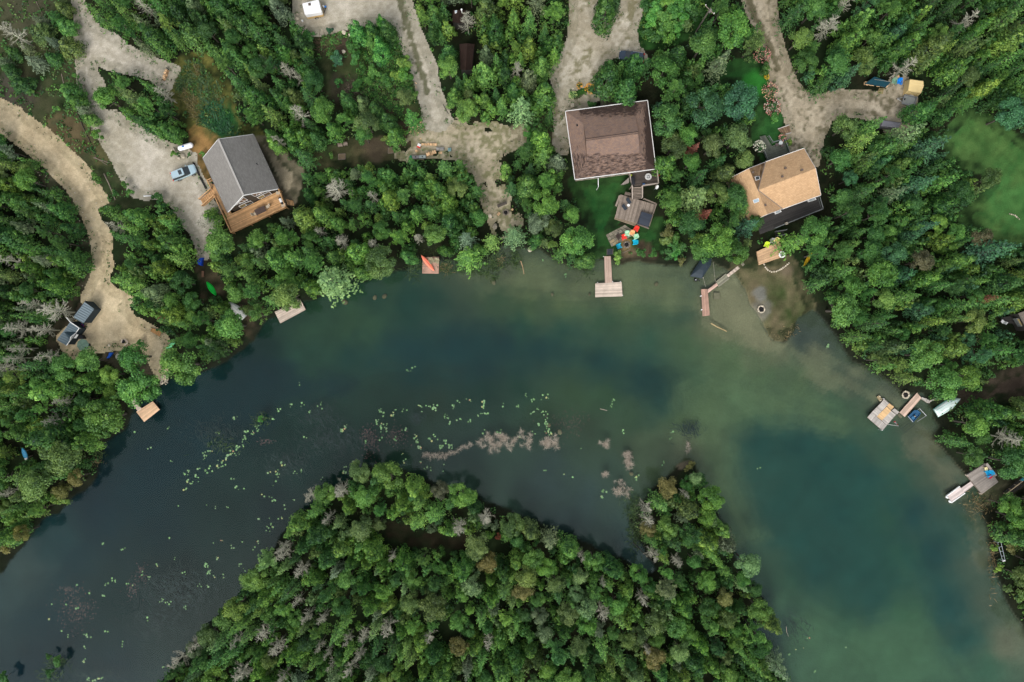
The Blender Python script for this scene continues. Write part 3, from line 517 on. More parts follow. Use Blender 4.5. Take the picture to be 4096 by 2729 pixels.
def crown_spruce(h, R, lev=11):
    P_, N_, L_, T_ = [], [], [], []
    for k in range(lev):
        t = k / (lev - 1); r = R * (1 - t) ** .85 + .12; nb = max(4, int(9 - 4 * t)); a0 = rng.uniform(0, 6.28)
        for j in range(nb):
            a = a0 + j * 6.283 / nb + rng.normal() * .15; ln = r * rng.uniform(.7, 1.12); d = np.array([math.cos(a), math.sin(a), 0]); sd = np.array([-d[1], d[0], 0]); tt = rng.uniform()
            m = max(5, int(ln * 13))
            s = rng.uniform(.12, 1, m); w = (1 - s) * .38 * ln + .08
            lat = rng.uniform(-1, 1, m) * w
            z = h * (.12 + .88 * t) + ln * (.18 * s - .42 * s * s) + rng.normal(size=m) * .06
            P_.append(d * (s * ln)[:, None] + sd * lat[:, None] + UP * z[:, None]); N_.append(UP * 1.0 + d * .35 + rng.normal(size=(m, 3)) * .45); L_.append(rng.uniform(.17, .34, m)); T_.append(np.clip(tt * .6 + s * .25 + rng.uniform(-.1, .25, m), 0, 1))
    Pc, N, L, T = map(np.concatenate, (P_, N_, L_, T_)); v, f = leafquads(Pc, N, L, L * .6); return v, f, T
def crown_pine(h, R):
    P_, N_, L_, T_ = [], [], [], []
    for k in range(30):
        t = rng.uniform(0, 1) ** .8; a = rng.uniform(0, 6.28); ln = R * (1 - t * .8) * rng.uniform(.7, 1.1); d = np.array([math.cos(a), math.sin(a), .12]); tt = rng.uniform(); z0 = h * (.35 + .6 * t)
        for q in range(int(3 + ln * 2.2)):
            s = rng.uniform(.25, 1); c = d * s * ln + np.array([rng.normal() * .16, rng.normal() * .16, z0 + .25 * s * ln * .3]) + np.array([-d[1], d[0], 0]) * rng.normal() * .2 * ln * s
            m = 20; u = rng.normal(size=(m, 3)); u /= np.linalg.norm(u, axis=1, keepdims=True); u[:, 2] = np.abs(u[:, 2]) * .8
            P_.append(c + u * .24); N_.append(np.cross(u, rng.normal(size=(m, 3))) * .6 + UP * .5); L_.append(rng.uniform(.2, .36, m)); T_.append(np.clip(tt * .5 + s * .2 + rng.uniform(-.1, .35, m), 0, 1))
    Pc, N, L, T = map(np.concatenate, (P_, N_, L_, T_)); v, f = leafquads(Pc, N, L, L * .34); return v, f, T
def crown_broad(h, R, lobes=19, per=250, sz=(.16, .34)):
    P_, N_, L_, T_ = [], [], [], []
    for k in range(lobes):
        a = rng.uniform(0, 6.28); rr = R * .68 * math.sqrt(rng.uniform(0, 1)) if k else 0; zc = h * .66 + (h * .26) * (1 - (rr / R) ** 2 * 1.9) * rng.uniform(.75, 1.1)
        c = np.array([math.cos(a) * rr, math.sin(a) * rr, zc]); lr = R * rng.uniform(.2, .38); tt = rng.uniform()
        q = rng.normal(size=(per, 3)); q /= np.linalg.norm(q, axis=1, keepdims=True); q[:, 2] = np.abs(q[:, 2]) * np.where(rng.uniform(size=per) < .22, -1, 1)
        rad = lr * rng.uniform(.55, 1.12, per)[:, None]
        P_.append(c + q * rad * np.array([1, 1, .9])); N_.append(q * .8 + UP * .25 + rng.normal(size=(per, 3)) * .45); L_.append(rng.uniform(*sz, per)); T_.append(np.clip(tt * .5 + rng.uniform(0, .5, per), 0, 1))
    Pc, N, L, T = map(np.concatenate, (P_, N_, L_, T_)); v, f = leafquads(Pc, N, L, L * rng.uniform(.55, .85, len(L))); return v, f, T
def dead_mb(h, R):
    b = MB(); b.tube((0, 0, -.3), (0, 0, h * .6), .13, .09, 6); b.tube((0, 0, h * .6), (R * .05, 0, h), .09, .02, 5)
    tw = MB()
    for k in range(54):
        t = random.uniform(.2, 1); z = h * (.15 + .8 * t); a = random.uniform(0, 6.28); ln = R * (1.08 - t * .75) * random.uniform(.6, 1.1)
        e = V(math.cos(a) * ln, math.sin(a) * ln, z + ln * random.uniform(-.1, .45)); s0 = V(0, 0, z)
        tw.tube(s0, e, .045, .015, 3, cap=False)
        for q in range(11):
            u = random.uniform(.25, 1); p = s0.lerp(e, u); a2 = a + random.uniform(-1.1, 1.1); l2 = ln * random.uniform(.15, .38)
            tw.tube(p, p + V(math.cos(a2) * l2, math.sin(a2) * l2, l2 * random.uniform(-.2, .6)), 0.024, .01, 3, cap=False)
    return b, tw
PROTO = {}
def protos(kind, n, h, R, fn, tr, sp, **kw):
    PROTO[kind] = []
    for i in range(n):
        v, f, T = fn(h, R, **kw); PROTO[kind].append((np_mesh(kind + '_crown', v, f, LEAF, tint=T), None))
        o = trunk_mb(h * .92, tr, 5, sp).build('trunk', BARK, None, base=V(0, 0, 0)); PROTO[kind][-1] = (PROTO[kind][-1][0], o.data); bpy.data.objects.remove(o)
protos('cedar', 10, 9.4, 2.0, crown_cedar, .13, .9)
protos('spruce', 7, 10.5, 2.0, crown_spruce, .13, .9)
protos('pine', 7, 9.5, 2.4, crown_pine, .16, 1.2)
protos('broadleaf', 9, 8.5, 3.0, crown_broad, .2, 1.6)
protos('shrub', 5, 2.0, 1.2, crown_broad, .05, .5, lobes=9, per=100, sz=(.16, .32))
PROTO['dead'] = []
for i in range(6):
    b, tw = dead_mb(8.5, 2.0); a = b.build('trunk', GREYBARK, None, base=V(0, 0, 0)); c = tw.build('twigs', GREYBARK, None, base=V(0, 0, 0))
    PROTO['dead'].append((c.data, a.data)); bpy.data.objects.remove(a); bpy.data.objects.remove(c)
BASE_H = {'pine': (9.5, 2.4), 'cedar': (9.4, 2.0), 'spruce': (10.5, 2.0), 'broadleaf': (8.5, 3.0), 'shrub': (2.0, 1.2), 'dead': (8.5, 2.0)}
NAMES = {'pine': ('pine_tree', 'pine tree', 'pine'), 'cedar': ('cedar_tree', 'cedar tree', 'cedar'), 'spruce': ('spruce_tree', 'spruce tree', 'spruce'), 'broadleaf': ('broadleaf_tree', 'broadleaf tree', 'leafy tree'), 'shrub': ('shrub', 'shrub', 'shrub'), 'dead': ('dead_tree', 'dead tree', 'dead tree')}
PALS = {'dark green': (.044, .128, .026), 'deep green': (.062, .180, .034), 'mid green': (.104, .252, .043), 'fresh green': (.138, .305, .050), 'yellow green': (.165, .300, .050), 'olive': (.122, .205, .050), 'golden': (.185, .19, .05), 'blue green': (.058, .165, .066), 'grey green': (.155, .225, .110), 'pale green': (.165, .29, .095), 'rust': (.30, .11, .06), 'brown': (.145, .145, .065), 'bright green': (.088, .285, .048)}
# named places (overview coordinates): nearest one is a tree's address; weights: cedar, spruce, broadleaf; palette weights
CED = (.62, .2, .08, .1); SPR = (.42, .43, .03, .12); MIX = (.56, .18, .13, .13); BRD = (.46, .14, .23, .17); SHR = (.5, .3, .2, .1)
pA = dict(zip(('dark green', 'deep green', 'mid green', 'olive', 'grey green', 'yellow green'), (1.5, 3.5, 3.5, .8, 1.1, 1)))
pB = dict(zip(('dark green', 'deep green', 'mid green', 'fresh green', 'olive', 'grey green', 'yellow green'), (1, 3.2, 4, 2.6, .7, .6, 1.2)))
pC = dict(zip(('dark green', 'deep green', 'mid green', 'blue green', 'olive', 'yellow green'), (2, 4, 3.4, .8, .7, .8)))
pI = dict(zip(('deep green', 'mid green', 'fresh green', 'olive', 'yellow green', 'pale green', 'dark green', 'grey green'), (2.8, 4, 3, .7, 1.0, .8, .8, .5)))
pS = dict(zip(('olive', 'mid green', 'fresh green', 'yellow green', 'golden'), (2.5, 2, 2, 1.5, .5)))
PLACES = [(90, 120, 'in the scrub left of the gravel driveway', SPR, pA), (300, 60, 'above the fork of the gravel driveway', SPR, pA), (320, 240, 'between the two arms of the gravel driveway', SPR, pA), (540, 60, 'in the wood left of the white camper', CED, pA), (620, 200, 'in the wood above the grey roofed cottage', CED, pA),
  (690, 330, 'right of the grey roofed cottage', CED, pB), (60, 400, 'left of the sand road bend', CED, pA), (120, 560, 'left of the narrow part of the sand road', CED, pA), (60, 720, 'in the wood left of the metal sheds', CED, pA), (300, 520, 'between the sand road and the gravel driveway', CED, pB), (370, 640, 'in the wood left of the blue tarp', CED, pB),
  (470, 730, 'on the point left of the white boat', MIX, pB), (420, 800, 'on the shore right of the sand yard', MIX, pB), (520, 600, 'below the cottage deck', MIX, pB), (660, 620, 'on the shore by the long plank dock', MIX, pB), (760, 450, 'right of the cottage deck', CED, pB), (900, 430, 'below the firewood and grey bins', CED, pB), (1040, 470, 'left of the stone fire circle', CED, pB),
  (850, 580, 'on the shore left of the coral kayak', MIX, pB), (1060, 560, 'on the shore right of the coral kayak', MIX, pB), (850, 150, 'in the brush below the camper', SHR, pB), (860, 280, 'at the foot of the brush clearing', MIX, pB), (1080, 60, 'by the small hidden cabin', CED, pA), (1120, 180, 'by the brown hidden cabin', CED, pB), (1240, 100, 'left of the brown house drive', CED, pB), (1180, 230, 'right of the gravel lane', CED, pB),
  (1220, 400, 'left of the brown roofed house', BRD, pB), (1300, 540, 'on the shore left of the T shaped dock', BRD, pB), (1430, 150, 'over the parked dark car', BRD, pC), (1560, 40, 'in the lush patch by the utility pole', BRD, pC), (1560, 200, 'right of the brown roofed house drive', BRD, pC), (1650, 290, 'between the brown and the tan roofed houses', BRD, pC), (1600, 470, 'between the hot tub deck and the tan roofed house', BRD, pC), (1680, 570, 'over the covered boat', BRD, pB), (1680, 80, 'left of the dirt drive', BRD, pC),
  (1880, 80, 'right of the dirt drive', MIX, pC), (1960, 170, 'above the tarp covered woodpile', MIX, pC), (2080, 60, 'in the wood above the yellow tent', CED, pC), (2230, 60, 'in the top right wood', SPR, pC), (2250, 220, 'above the right hand lawn', MIX, pC), (1950, 330, 'right of the tan roofed house', MIX, pC), (2130, 300, 'below the utility trailer', MIX, pC), (1960, 480, 'beside the tan house black deck', BRD, pC), (2150, 480, 'left of the right hand lawn', MIX, pC), (1940, 640, 'on the bank above the inlet', BRD, pC), (2100, 650, 'in the wood right of the inlet', MIX, pC), (2280, 620, 'below the right hand lawn', MIX, pC), (2120, 820, 'above the mint boat', BRD, pC), (2280, 780, 'by the half hidden shingle cabin', MIX, pC), (2280, 970, 'below the mint boat', BRD, pC), (2310, 1200, 'on the shore below the grey deck dock', BRD, pS), (2330, 1330, 'on the lowest right bank', BRD, pS),
  (80, 850, 'in the wood below the metal sheds', CED, pA), (220, 850, 'around the blue tarpaulins', MIX, pB), (330, 900, 'above the small square dock', MIX, pB), (200, 970, 'on the bank left of the small square dock', MIX, pB), (70, 1050, 'around the pale blue kayak', MIX, pB), (100, 1180, 'on the lowest left bank', BRD, pS),
  (880, 1130, 'on the north end of the island', MIX, pI), (1050, 1180, 'on the upper right shore of the island', MIX, pI), (740, 1190, 'on the upper left shore of the island', MIX, pI), (620, 1350, 'on the left shore of the island', MIX, pI), (480, 1500, 'on the lowest left shore of the island', MIX, pI), (900, 1300, 'in the middle of the island', MIX, pI), (700, 1480, 'in the lower left of the island', MIX, pI), (900, 1480, 'in the lower middle of the island', MIX, pI), (1100, 1350, 'in the island wood below the bare trail', BRD, pI), (1120, 1500, 'at the foot of the island wood', BRD, pI), (1280, 1280, 'beside the dark creek', BRD, pI), (1350, 1400, 'right of the island centre', BRD, pI), (1350, 1530, 'at the lowest right of the island', BRD, pI), (1540, 1130, 'on the tip of the peninsula', BRD, pI), (1560, 1230, 'on the left side of the peninsula', BRD, pI), (1640, 1220, 'on the right side of the peninsula', BRD, pI), (1580, 1360, 'at the base of the peninsula', BRD, pI), (1710, 1340, 'on the lower right bulge of the peninsula', BRD, pI), (1640, 1490, 'below the peninsula inlet', BRD, pI)]
PLW = np.array([[P('o', a, b).x, P('o', a, b).y] for a, b, *_ in PLACES])
PLACED = []; KCOUNT = {}; tree_rng = random.Random(5)
def plant(kind, x, y, R, colname, h=None, base_z=0.0):
    h0, R0 = BASE_H[kind]; h = h or h0 * (R / R0) ** .6 * tree_rng.uniform(.9, 1.12)
    d = (PLW[:, 0] - x) ** 2 + (PLW[:, 1] - y) ** 2; pi = int(d.argmin()); phrase = PLACES[pi][2]; KCOUNT[kind] = KCOUNT.get(kind, 0) + 1
    nm, cat, word = NAMES[kind]
    rel = R / R0; size = 'small' if rel < .78 else ('broad' if rel > 1.25 else '')
    dx, dy = x - PLW[pi][0], y - PLW[pi][1]
    side = ('upper' if dy > 0 else 'lower') + (' right' if dx > 0 else ' left')
    if abs(dx) < 2.2 and abs(dy) < 2.2: side = 'centre'
    cw = ('bare ' + {'grey': 'pale grey', 'dark': 'dark grey'}[colname]) if kind == 'dead' else colname
    lab = ('%s %s %s %s, %s' % (size, cw, word, phrase, side)).strip()
    if len(lab.split()) > 16: lab = ('%s %s %s, %s' % (cw, word, phrase, side)).strip()
    if len(lab.split()) > 16: lab = '%s %s %s' % (cw, word, phrase)
    me, tr = PROTO[kind][tree_rng.randrange(len(PROTO[kind]))]
    o = thing(nm, lab, cat, (x, y, base_z), tree_rng.uniform(0, 6.28), cat + 's ' + phrase)
    o.scale = (rel * tree_rng.uniform(.9, 1.1), rel * tree_rng.uniform(.9, 1.1), h / h0)
    c = link('crown', me, o); link('trunk', tr, o)
    pc = PALS.get(colname, (.3, .3, .28)); j = tree_rng.uniform(.74, 1.18)
    c.color = (pc[0] * j * tree_rng.uniform(.9, 1.12), pc[1] * j, pc[2] * j * tree_rng.uniform(.85, 1.2), 1)
    PLACED.append((x, y, R, h, kind)); return o
def plant_at(kind, k, x, y, R, colname, h=None):
    h0, R0 = BASE_H[kind]; hh = h or h0 * (R / R0) ** .6
    p = P(k, x, y, hh * .62); return plant(kind, p.x, p.y, R, colname, hh * tree_rng.uniform(.97, 1.03))
DEAD = [('t11', [(740, 170, 2.5), (585, 560, 1.1), (790, 650, 1.7), (1075, 670, 1.4), (1495, 625, 1.1), (1070, 235, 1.3)]), ('t10', [(1940, 190, 1.8), (280, 640, 1.4), (370, 700, 1.2), (390, 1040, 1.9), (200, 1290, 1.2)]), ('t20', [(45, 640, 1.4)]), ('t30', [(560, 240, 2.5), (1270, 610, 1.9), (720, 30, 1.4), (1830, 180, 1.9)]), ('t00', [(100, 300, 2.3), (1330, 70, 1.5), (1500, 860, 1.5)]),
  ('t01', [(100, 830, 1.6), (500, 1290, 2.7), (370, 1465, 1.9), (150, 1450, 1.9), (1890, 500, 2.0), (1060, 510, 1.3), (280, 1230, 1.4)]), ('t02', [(170, 70, 1.5), (130, 160, 1.4), (420, 140, 1.7), (40, 240, 1.4), (570, 550, 1.4), (500, 730, 1.9), (70, 1390, 1.3)]), ('t12', [(780, 1370, 1.9), (500, 1420, 1.6)]), ('t22', [(1240, 1530, 1.4), (1590, 1410, .9)]), ('t32', [(2220, 900, 2.3)]),
  ('t13', [(660, 70, 1.4), (240, 330, 1.5), (240, 400, 1.5), (410, 540, 1.6), (1870, 150, 1.9), (2100, 60, 1.7), (1250, 410, .9), (470, 960, 1.5), (610, 970, 1.3), (380, 830, 1.2), (80, 1110, 2.0), (190, 1240, 2.0), (990, 1140, 1.4), (1210, 1080, 1.9), (840, 1180, 1.2), (580, 1240, 1.1), (660, 1300, 1.0), (860, 1450, 1.6), (240, 1530, 1.4), (2140, 1210, 1.3), (1590, 1150, 1.4), (950, 1310, 1.4), (690, 1410, 1.0)]),
  ('t23', [(1250, 80, 1.6), (1300, 400, 1.5), (1520, 460, 1.3), (1200, 800, 1.5), (640, 410, 1.1), (830, 640, .9), (830, 930, 1.7), (1230, 1240, 1.3)]), ('t03', [(1640, 1370, 1.9), (2170, 1190, 1.2), (2220, 1480, 2.0), (1800, 1220, 1.5)])]
for k, pts in DEAD:
    for x, y, R in pts: plant_at('dead', k, x, y, R, 'grey', 7.5 + R)
HAND = [('spruce', 't20', 1680, 1360, 1.4, 'rust'), ('spruce', 't21', 1790, 390, 1.3, 'rust'), ('spruce', 't01', 1470, 1360, .9, 'rust'), ('spruce', 't31', 2040, 1175, 1.3, 'rust'), ('shrub', 't13', 2230, 220, .9, 'rust'),
  ('broadleaf', 't22', 1430, 1340, 2.5, 'golden'), ('shrub', 't22', 1630, 1150, 1.3, 'golden'), ('broadleaf', 't23', 1250, 150, 1.8, 'golden'), ('broadleaf', 't12', 1700, 1370, 2.0, 'brown'), ('broadleaf', 't02', 580, 1370, 1.9, 'golden'), ('broadleaf', 't02', 720, 1250, 1.7, 'golden'), ('broadleaf', 't03', 230, 190, 1.9, 'golden'), ('shrub', 't03', 60, 320, 1.6, 'golden'),
  ('broadleaf', 't30', 1820, 720, 2.1, 'olive'), ('broadleaf', 't31', 1390, 840, 2.5, 'brown'), ('broadleaf', 't31', 1950, 620, 2.0, 'brown'), ('broadleaf', 't20', 1760, 1000, 4.0, 'blue green'), ('broadleaf', 't20', 2090, 960, 4.0, 'blue green'), ('cedar', 't20', 890, 700, 2.9, 'dark green'), ('cedar', 't20', 1120, 580, 2.2, 'deep green'), ('cedar', 't20', 1060, 810, 2.5, 'deep green'),
  ('broadleaf', 't20', 1380, 680, 3.2, 'deep green'), ('broadleaf', 't20', 1740, 430, 3.3, 'mid green'), ('broadleaf', 't20', 2020, 300, 3.9, 'mid green'), ('spruce', 't20', 1930, 560, 2.6, 'grey green'), ('cedar', 't20', 870, 70, 2.7, 'deep green'), ('spruce', 't20', 90, 980, 2.7, 'pale green'), ('cedar', 't20', 300, 850, 2.7, 'mid green'), ('broadleaf', 't20', 1420, 1130, 3.2, 'deep green'),
  ('broadleaf', 't20', 2060, 1290, 3.2, 'olive'), ('broadleaf', 't20', 1830, 1360, 2.6, 'olive'), ('broadleaf', 't20', 1480, 1360, 2.5, 'olive'), ('cedar', 't20', 1440, 1500, 2.2, 'mid green'), ('broadleaf', 't20', 1640, 1500, 2.3, 'deep green'), ('broadleaf', 't20', 2120, 1470, 2.3, 'olive'), ('spruce', 't21', 1700, 230, 3.3, 'pale green'), ('broadleaf', 't21', 1880, 650, 3.5, 'mid green'),
  ('broadleaf', 't21', 1650, 500, 2.8, 'deep green'), ('broadleaf', 't21', 2050, 270, 2.6, 'deep green'), ('broadleaf', 'c4', 110, 800, 2.3, 'deep green'), ('cedar', 'c4', 60, 600, 2.2, 'olive'), ('broadleaf', 'c4', 150, 920, 2.2, 'mid green'), ('broadleaf', 'c4', 300, 1060, 2.0, 'deep green'), ('spruce', 't21', 2190, 500, 2.0, 'blue green'), ('broadleaf', 't21', 2050, 760, 2.5, 'mid green'), ('broadleaf', 't21', 1740, 730, 2.4, 'mid green'), ('broadleaf', 't21', 300, 300, 2.9, 'mid green'), ('broadleaf', 't21', 600, 650, 3.4, 'fresh green'), ('shrub', 't21', 970, 800, 1.5, 'yellow green'),
  ('broadleaf', 't21', 380, 540, 2.0, 'olive'), ('spruce', 't21', 20, 590, 2.3, 'pale green'), ('shrub', 't21', 365, 690, 1.3, 'yellow green'), ('broadleaf', 't00', 990, 915, 2.5, 'fresh green'), ('broadleaf', 't01', 2040, 690, 3.5, 'mid green'), ('cedar', 't01', 1930, 430, 2.0, 'fresh green'), ('broadleaf', 't02', 1690, 220, 4.0, 'mid green'), ('broadleaf', 't02', 1310, 420, 4.0, 'mid green'),
  ('broadleaf', 't02', 1250, 150, 3.3, 'deep green'), ('broadleaf', 't02', 850, 180, 3.0, 'mid green'), ('broadleaf', 't02', 620, 240, 2.8, 'mid green'), ('broadleaf', 't02', 980, 700, 4.2, 'mid green'), ('broadleaf', 't02', 580, 1040, 4.0, 'olive'), ('broadleaf', 't02', 360, 1290, 3.6, 'olive'), ('cedar', 't02', 410, 880, 3.6, 'deep green'), ('cedar', 't02', 430, 460, 2.8, 'fresh green'), ('broadleaf', 't01', 2150, 1420, 3.6, 'mid green'),
  ('spruce', 't11', 680, 1010, 4.1, 'pale green'), ('broadleaf', 't11', 310, 1170, 3.5, 'olive'), ('broadleaf', 't11', 1150, 840, 3.2, 'olive'), ('spruce', 't11', 1940, 790, 2.9, 'fresh green'), ('broadleaf', 't11', 1650, 600, 2.5, 'yellow green'), ('spruce', 't11', 1930, 620, 2.2, 'grey green'), ('cedar', 't11', 420, 430, 2.4, 'yellow green'), ('cedar', 't11', 590, 400, 2.2, 'fresh green'), ('cedar', 't11', 1220, 250, 2.0, 'yellow green'),
  ('spruce', 't31', 2130, 720, 3.4, 'blue green'), ('broadleaf', 't30', 2190, 1060, 3.3, 'blue green'), ('spruce', 't30', 980, 1140, 2.3, 'fresh green'), ('broadleaf', 't30', 700, 1180, 2.6, 'olive'), ('spruce', 't30', 1320, 1210, 2.6, 'pale green'), ('spruce', 't30', 1540, 1330, 2.8, 'blue green'), ('cedar', 't30', 1440, 1010, 2.2, 'deep green'), ('broadleaf', 't30', 880, 580, 2.6, 'olive'), ('broadleaf', 't30', 600, 600, 3.0, 'deep green'), ('broadleaf', 't30', 340, 590, 2.6, 'deep green'),
  ('spruce', 't31', 1430, 110, 2.4, 'blue green'), ('spruce', 't31', 1200, 190, 2.0, 'grey green'), ('spruce', 't31', 880, 200, 2.2, 'deep green'), ('spruce', 't31', 270, 650, 2.5, 'mid green'), ('spruce', 't31', 1270, 1160, 2.4, 'mid green'), ('broadleaf', 't31', 400, 560, 3.2, 'mid green'), ('broadleaf', 't31', 1010, 950, 3.6, 'mid green'), ('spruce', 't31', 700, 920, 2.2, 'mid green'), ('broadleaf', 't31', 660, 1280, 3.4, 'mid green'), ('broadleaf', 't31', 1870, 1390, 2.6, 'olive'), ('broadleaf', 't31', 2020, 80, 2.4, 'olive'), ('spruce', 't31', 2160, 1190, 2.2, 'mid green'), ('spruce', 't31', 1830, 1240, 2.0, 'mid green'),
  ('broadleaf', 't32', 1420, 130, 3.6, 'fresh green'), ('broadleaf', 't32', 1600, 390, 3.4, 'mid green'), ('broadleaf', 't32', 1860, 760, 3.0, 'mid green'), ('cedar', 't32', 2080, 640, 2.5, 'deep green'), ('broadleaf', 't32', 2200, 1110, 3.4, 'deep green'), ('broadleaf', 't32', 2190, 1510, 2.6, 'mid green'), ('broadleaf', 't33', 2260, 60, 2.7, 'mid green'), ('shrub', 't33', 2230, 340, 1.4, 'golden'), ('broadleaf', 't33', 2310, 590, 2.0, 'olive'), ('shrub', 't33', 2330, 780, 1.6, 'yellow green'),
  ('broadleaf', 't12', 1230, 1230, 3.1, 'yellow green'), ('broadleaf', 't12', 960, 1190, 2.4, 'pale green'), ('broadleaf', 't12', 1000, 1400, 2.6, 'mid green'), ('broadleaf', 't12', 640, 1390, 2.3, 'yellow green'), ('broadleaf', 't12', 1900, 1400, 2.7, 'mid green'), ('broadleaf', 't03', 2180, 870, 2.8, 'yellow green'), ('broadleaf', 't03', 2320, 620, 2.2, 'yellow green'), ('broadleaf', 't03', 1920, 1130, 2.2, 'olive'), ('broadleaf', 't03', 1800, 1260, 1.8, 'grey green'),
  ('broadleaf', 't22', 1820, 1430, 2.7, 'fresh green'), ('broadleaf', 't22', 1680, 1250, 1.6, 'pale green'), ('broadleaf', 't22', 1600, 1300, 1.6, 'deep green'), ('broadleaf', 't23', 1430, 140, 2.3, 'yellow green'), ('broadleaf', 't23', 1780, 30, 2.2, 'fresh green'), ('broadleaf', 't23', 2150, 470, 3.0, 'pale green'), ('broadleaf', 't23', 2270, 900, 2.6, 'fresh green'), ('broadleaf', 't23', 1160, 560, 2.0, 'mid green'), ('broadleaf', 't23', 1940, 770, 2.0, 'golden'), ('broadleaf', 't23', 1300, 990, 2.8, 'olive'), ('broadleaf', 't23', 130, 570, 2.6, 'olive'), ('broadleaf', 't23', 400, 640, 2.2, 'olive'), ('broadleaf', 't23', 100, 720, 2.2, 'golden'), ('broadleaf', 't23', 620, 1220, 2.4, 'olive'), ('broadleaf', 't23', 1300, 1340, 2.6, 'golden'), ('broadleaf', 't23', 520, 930, 2.2, 'olive'), ('broadleaf', 't23', 1160, 1120, 2.0, 'olive'),
  ('broadleaf', 't13', 2050, 310, 2.8, 'olive'), ('broadleaf', 't13', 2120, 460, 2.2, 'golden'), ('broadleaf', 't13', 960, 140, 2.6, 'olive'), ('broadleaf', 't13', 850, 610, 2.2, 'mid green'), ('broadleaf', 't13', 1170, 730, 2.0, 'fresh green'), ('broadleaf', 't13', 1870, 1210, 2.4, 'golden'), ('broadleaf', 't13', 1420, 820, 2.2, 'olive'), ('broadleaf', 't13', 1640, 860, 3.0, 'olive'), ('broadleaf', 't13', 1450, 610, 1.8, 'mid green'), ('broadleaf', 't13', 40, 580, 2.6, 'yellow green'),
  # scrub at the upper left: single conifers
  ('cedar', 't00', 340, 290, 2.1, 'olive'), ('cedar', 't00', 620, 430, 2.2, 'olive'), ('cedar', 't00', 590, 230, 1.7, 'mid green'), ('spruce', 't00', 480, 150, 1.7, 'deep green'), ('spruce', 't00', 350, 190, 1.6, 'grey green'), ('spruce', 't00', 300, 560, 2.0, 'grey green'), ('spruce', 't00', 460, 370, 1.3, 'grey green'), ('cedar', 't00', 470, 530, 1.4, 'deep green'), ('cedar', 't00', 160, 760, 2.0, 'dark green'), ('cedar', 't00', 70, 640, 1.5, 'deep green'), ('spruce', 't00', 10, 560, 1.5, 'grey green'), ('cedar', 't00', 640, 830, 2.3, 'deep green'), ('cedar', 't00', 700, 930, 1.6, 'mid green'), ('spruce', 't00', 750, 1010, 1.5, 'grey green'), ('cedar', 't00', 800, 1090, 1.5, 'mid green'), ('cedar', 't00', 560, 60, 1.5, 'olive'), ('shrub', 't00', 520, 1010, .9, 'mid green'), ('shrub', 't00', 290, 860, .9, 'fresh green'), ('shrub', 't00', 910, 1250, 1.3, 'fresh green'), ('spruce', 't00', 210, 430, 1.4, 'grey green'), ('cedar', 't00', 90, 470, 1.4, 'deep green'), ('shrub', 't00', 700, 700, .8, 'mid green'), ('shrub', 't01', 890, 70, 1.4, 'mid green'), ('shrub', 't01', 1160, 130, .9, 'mid green'), ('shrub', 't01', 1200, 210, 1.0, 'mid green'), ('shrub', 't01', 1450, 250, 1.4, 'deep green'), ('shrub', 't01', 1060, 210, .9, 'deep green'),
  # brush clearing and strip
  ('cedar', 't10', 1060, 260, 1.8, 'deep green'), ('cedar', 't10', 940, 270, 1.8, 'bright green'), ('cedar', 't10', 1200, 270, 1.8, 'deep green'), ('cedar', 't10', 1160, 200, 1.5, 'bright green'), ('cedar', 't10', 1140, 440, 1.8, 'bright green'), ('cedar', 't10', 1060, 360, 1.5, 'mid green'), ('shrub', 't10', 1200, 410, 1.2, 'bright green'), ('shrub', 't10', 890, 430, 1.6, 'deep green'), ('shrub', 't10', 910, 530, 1.6, 'deep green'), ('shrub', 't10', 740, 540, 1.5, 'blue green'), ('shrub', 't10', 750, 590, 1.2, 'blue green'), ('shrub', 't10', 1090, 660, 1.6, 'mid green'), ('shrub', 't10', 1040, 730, 1.3, 'mid green'), ('shrub', 't10', 940, 800, 1.5, 'deep green'), ('shrub', 't10', 1370, 570, 1.7, 'yellow green'), ('shrub', 't10', 1380, 700, 1.9, 'mid green'), ('shrub', 't10', 1300, 690, 1.5, 'yellow green'), ('shrub', 't10', 1220, 740, 1.7, 'deep green'), ('shrub', 't10', 760, 770, 1.0, 'bright green'), ('shrub', 't10', 500, 330, 1.5, 'deep green'), ('shrub', 't10', 680, 280, .8, 'blue green'), ('shrub', 't10', 1460, 880, 1.0, 'fresh green'), ('shrub', 't10', 1130, 560, 1.3, 'deep green'), ('shrub', 't10', 980, 620, 1.2, 'deep green'),
  ('broadleaf', 't10', 1370, 910, 1.9, 'olive'), ('cedar', 't10', 975, 940, 1.6, 'pale green'), ('spruce', 't10', 1425, 1075, 2.2, 'bright green'), ('broadleaf', 't10', 1030, 1150, 2.5, 'olive'), ('cedar', 't10', 1270, 1240, 1.9, 'mid green'), ('shrub', 't10', 1205, 1280, 1.1, 'olive'), ('cedar', 't10', 1090, 1010, 1.8, 'deep green'), ('cedar', 't10', 1210, 1100, 1.9, 'deep green'), ('cedar', 't10', 830, 920, 1.8, 'deep green'), ('broadleaf', 't10', 1000, 1260, 2.0, 'deep green'), ('spruce', 't10', 425, 1430, 2.0, 'deep green'), ('shrub', 't10', 690, 1430, .7, 'mid green'), ('cedar', 't10', 700, 1190, 1.8, 'mid green'), ('cedar', 't10', 300, 1240, 1.7, 'mid green'), ('cedar', 't10', 430, 1250, 1.8, 'mid green'), ('cedar', 't10', 550, 1270, 1.7, 'deep green'), ('cedar', 't10', 140, 1240, 1.5, 'mid green'), ('cedar', 't10', 160, 1320, 1.4, 'fresh green'),
  # lush patch
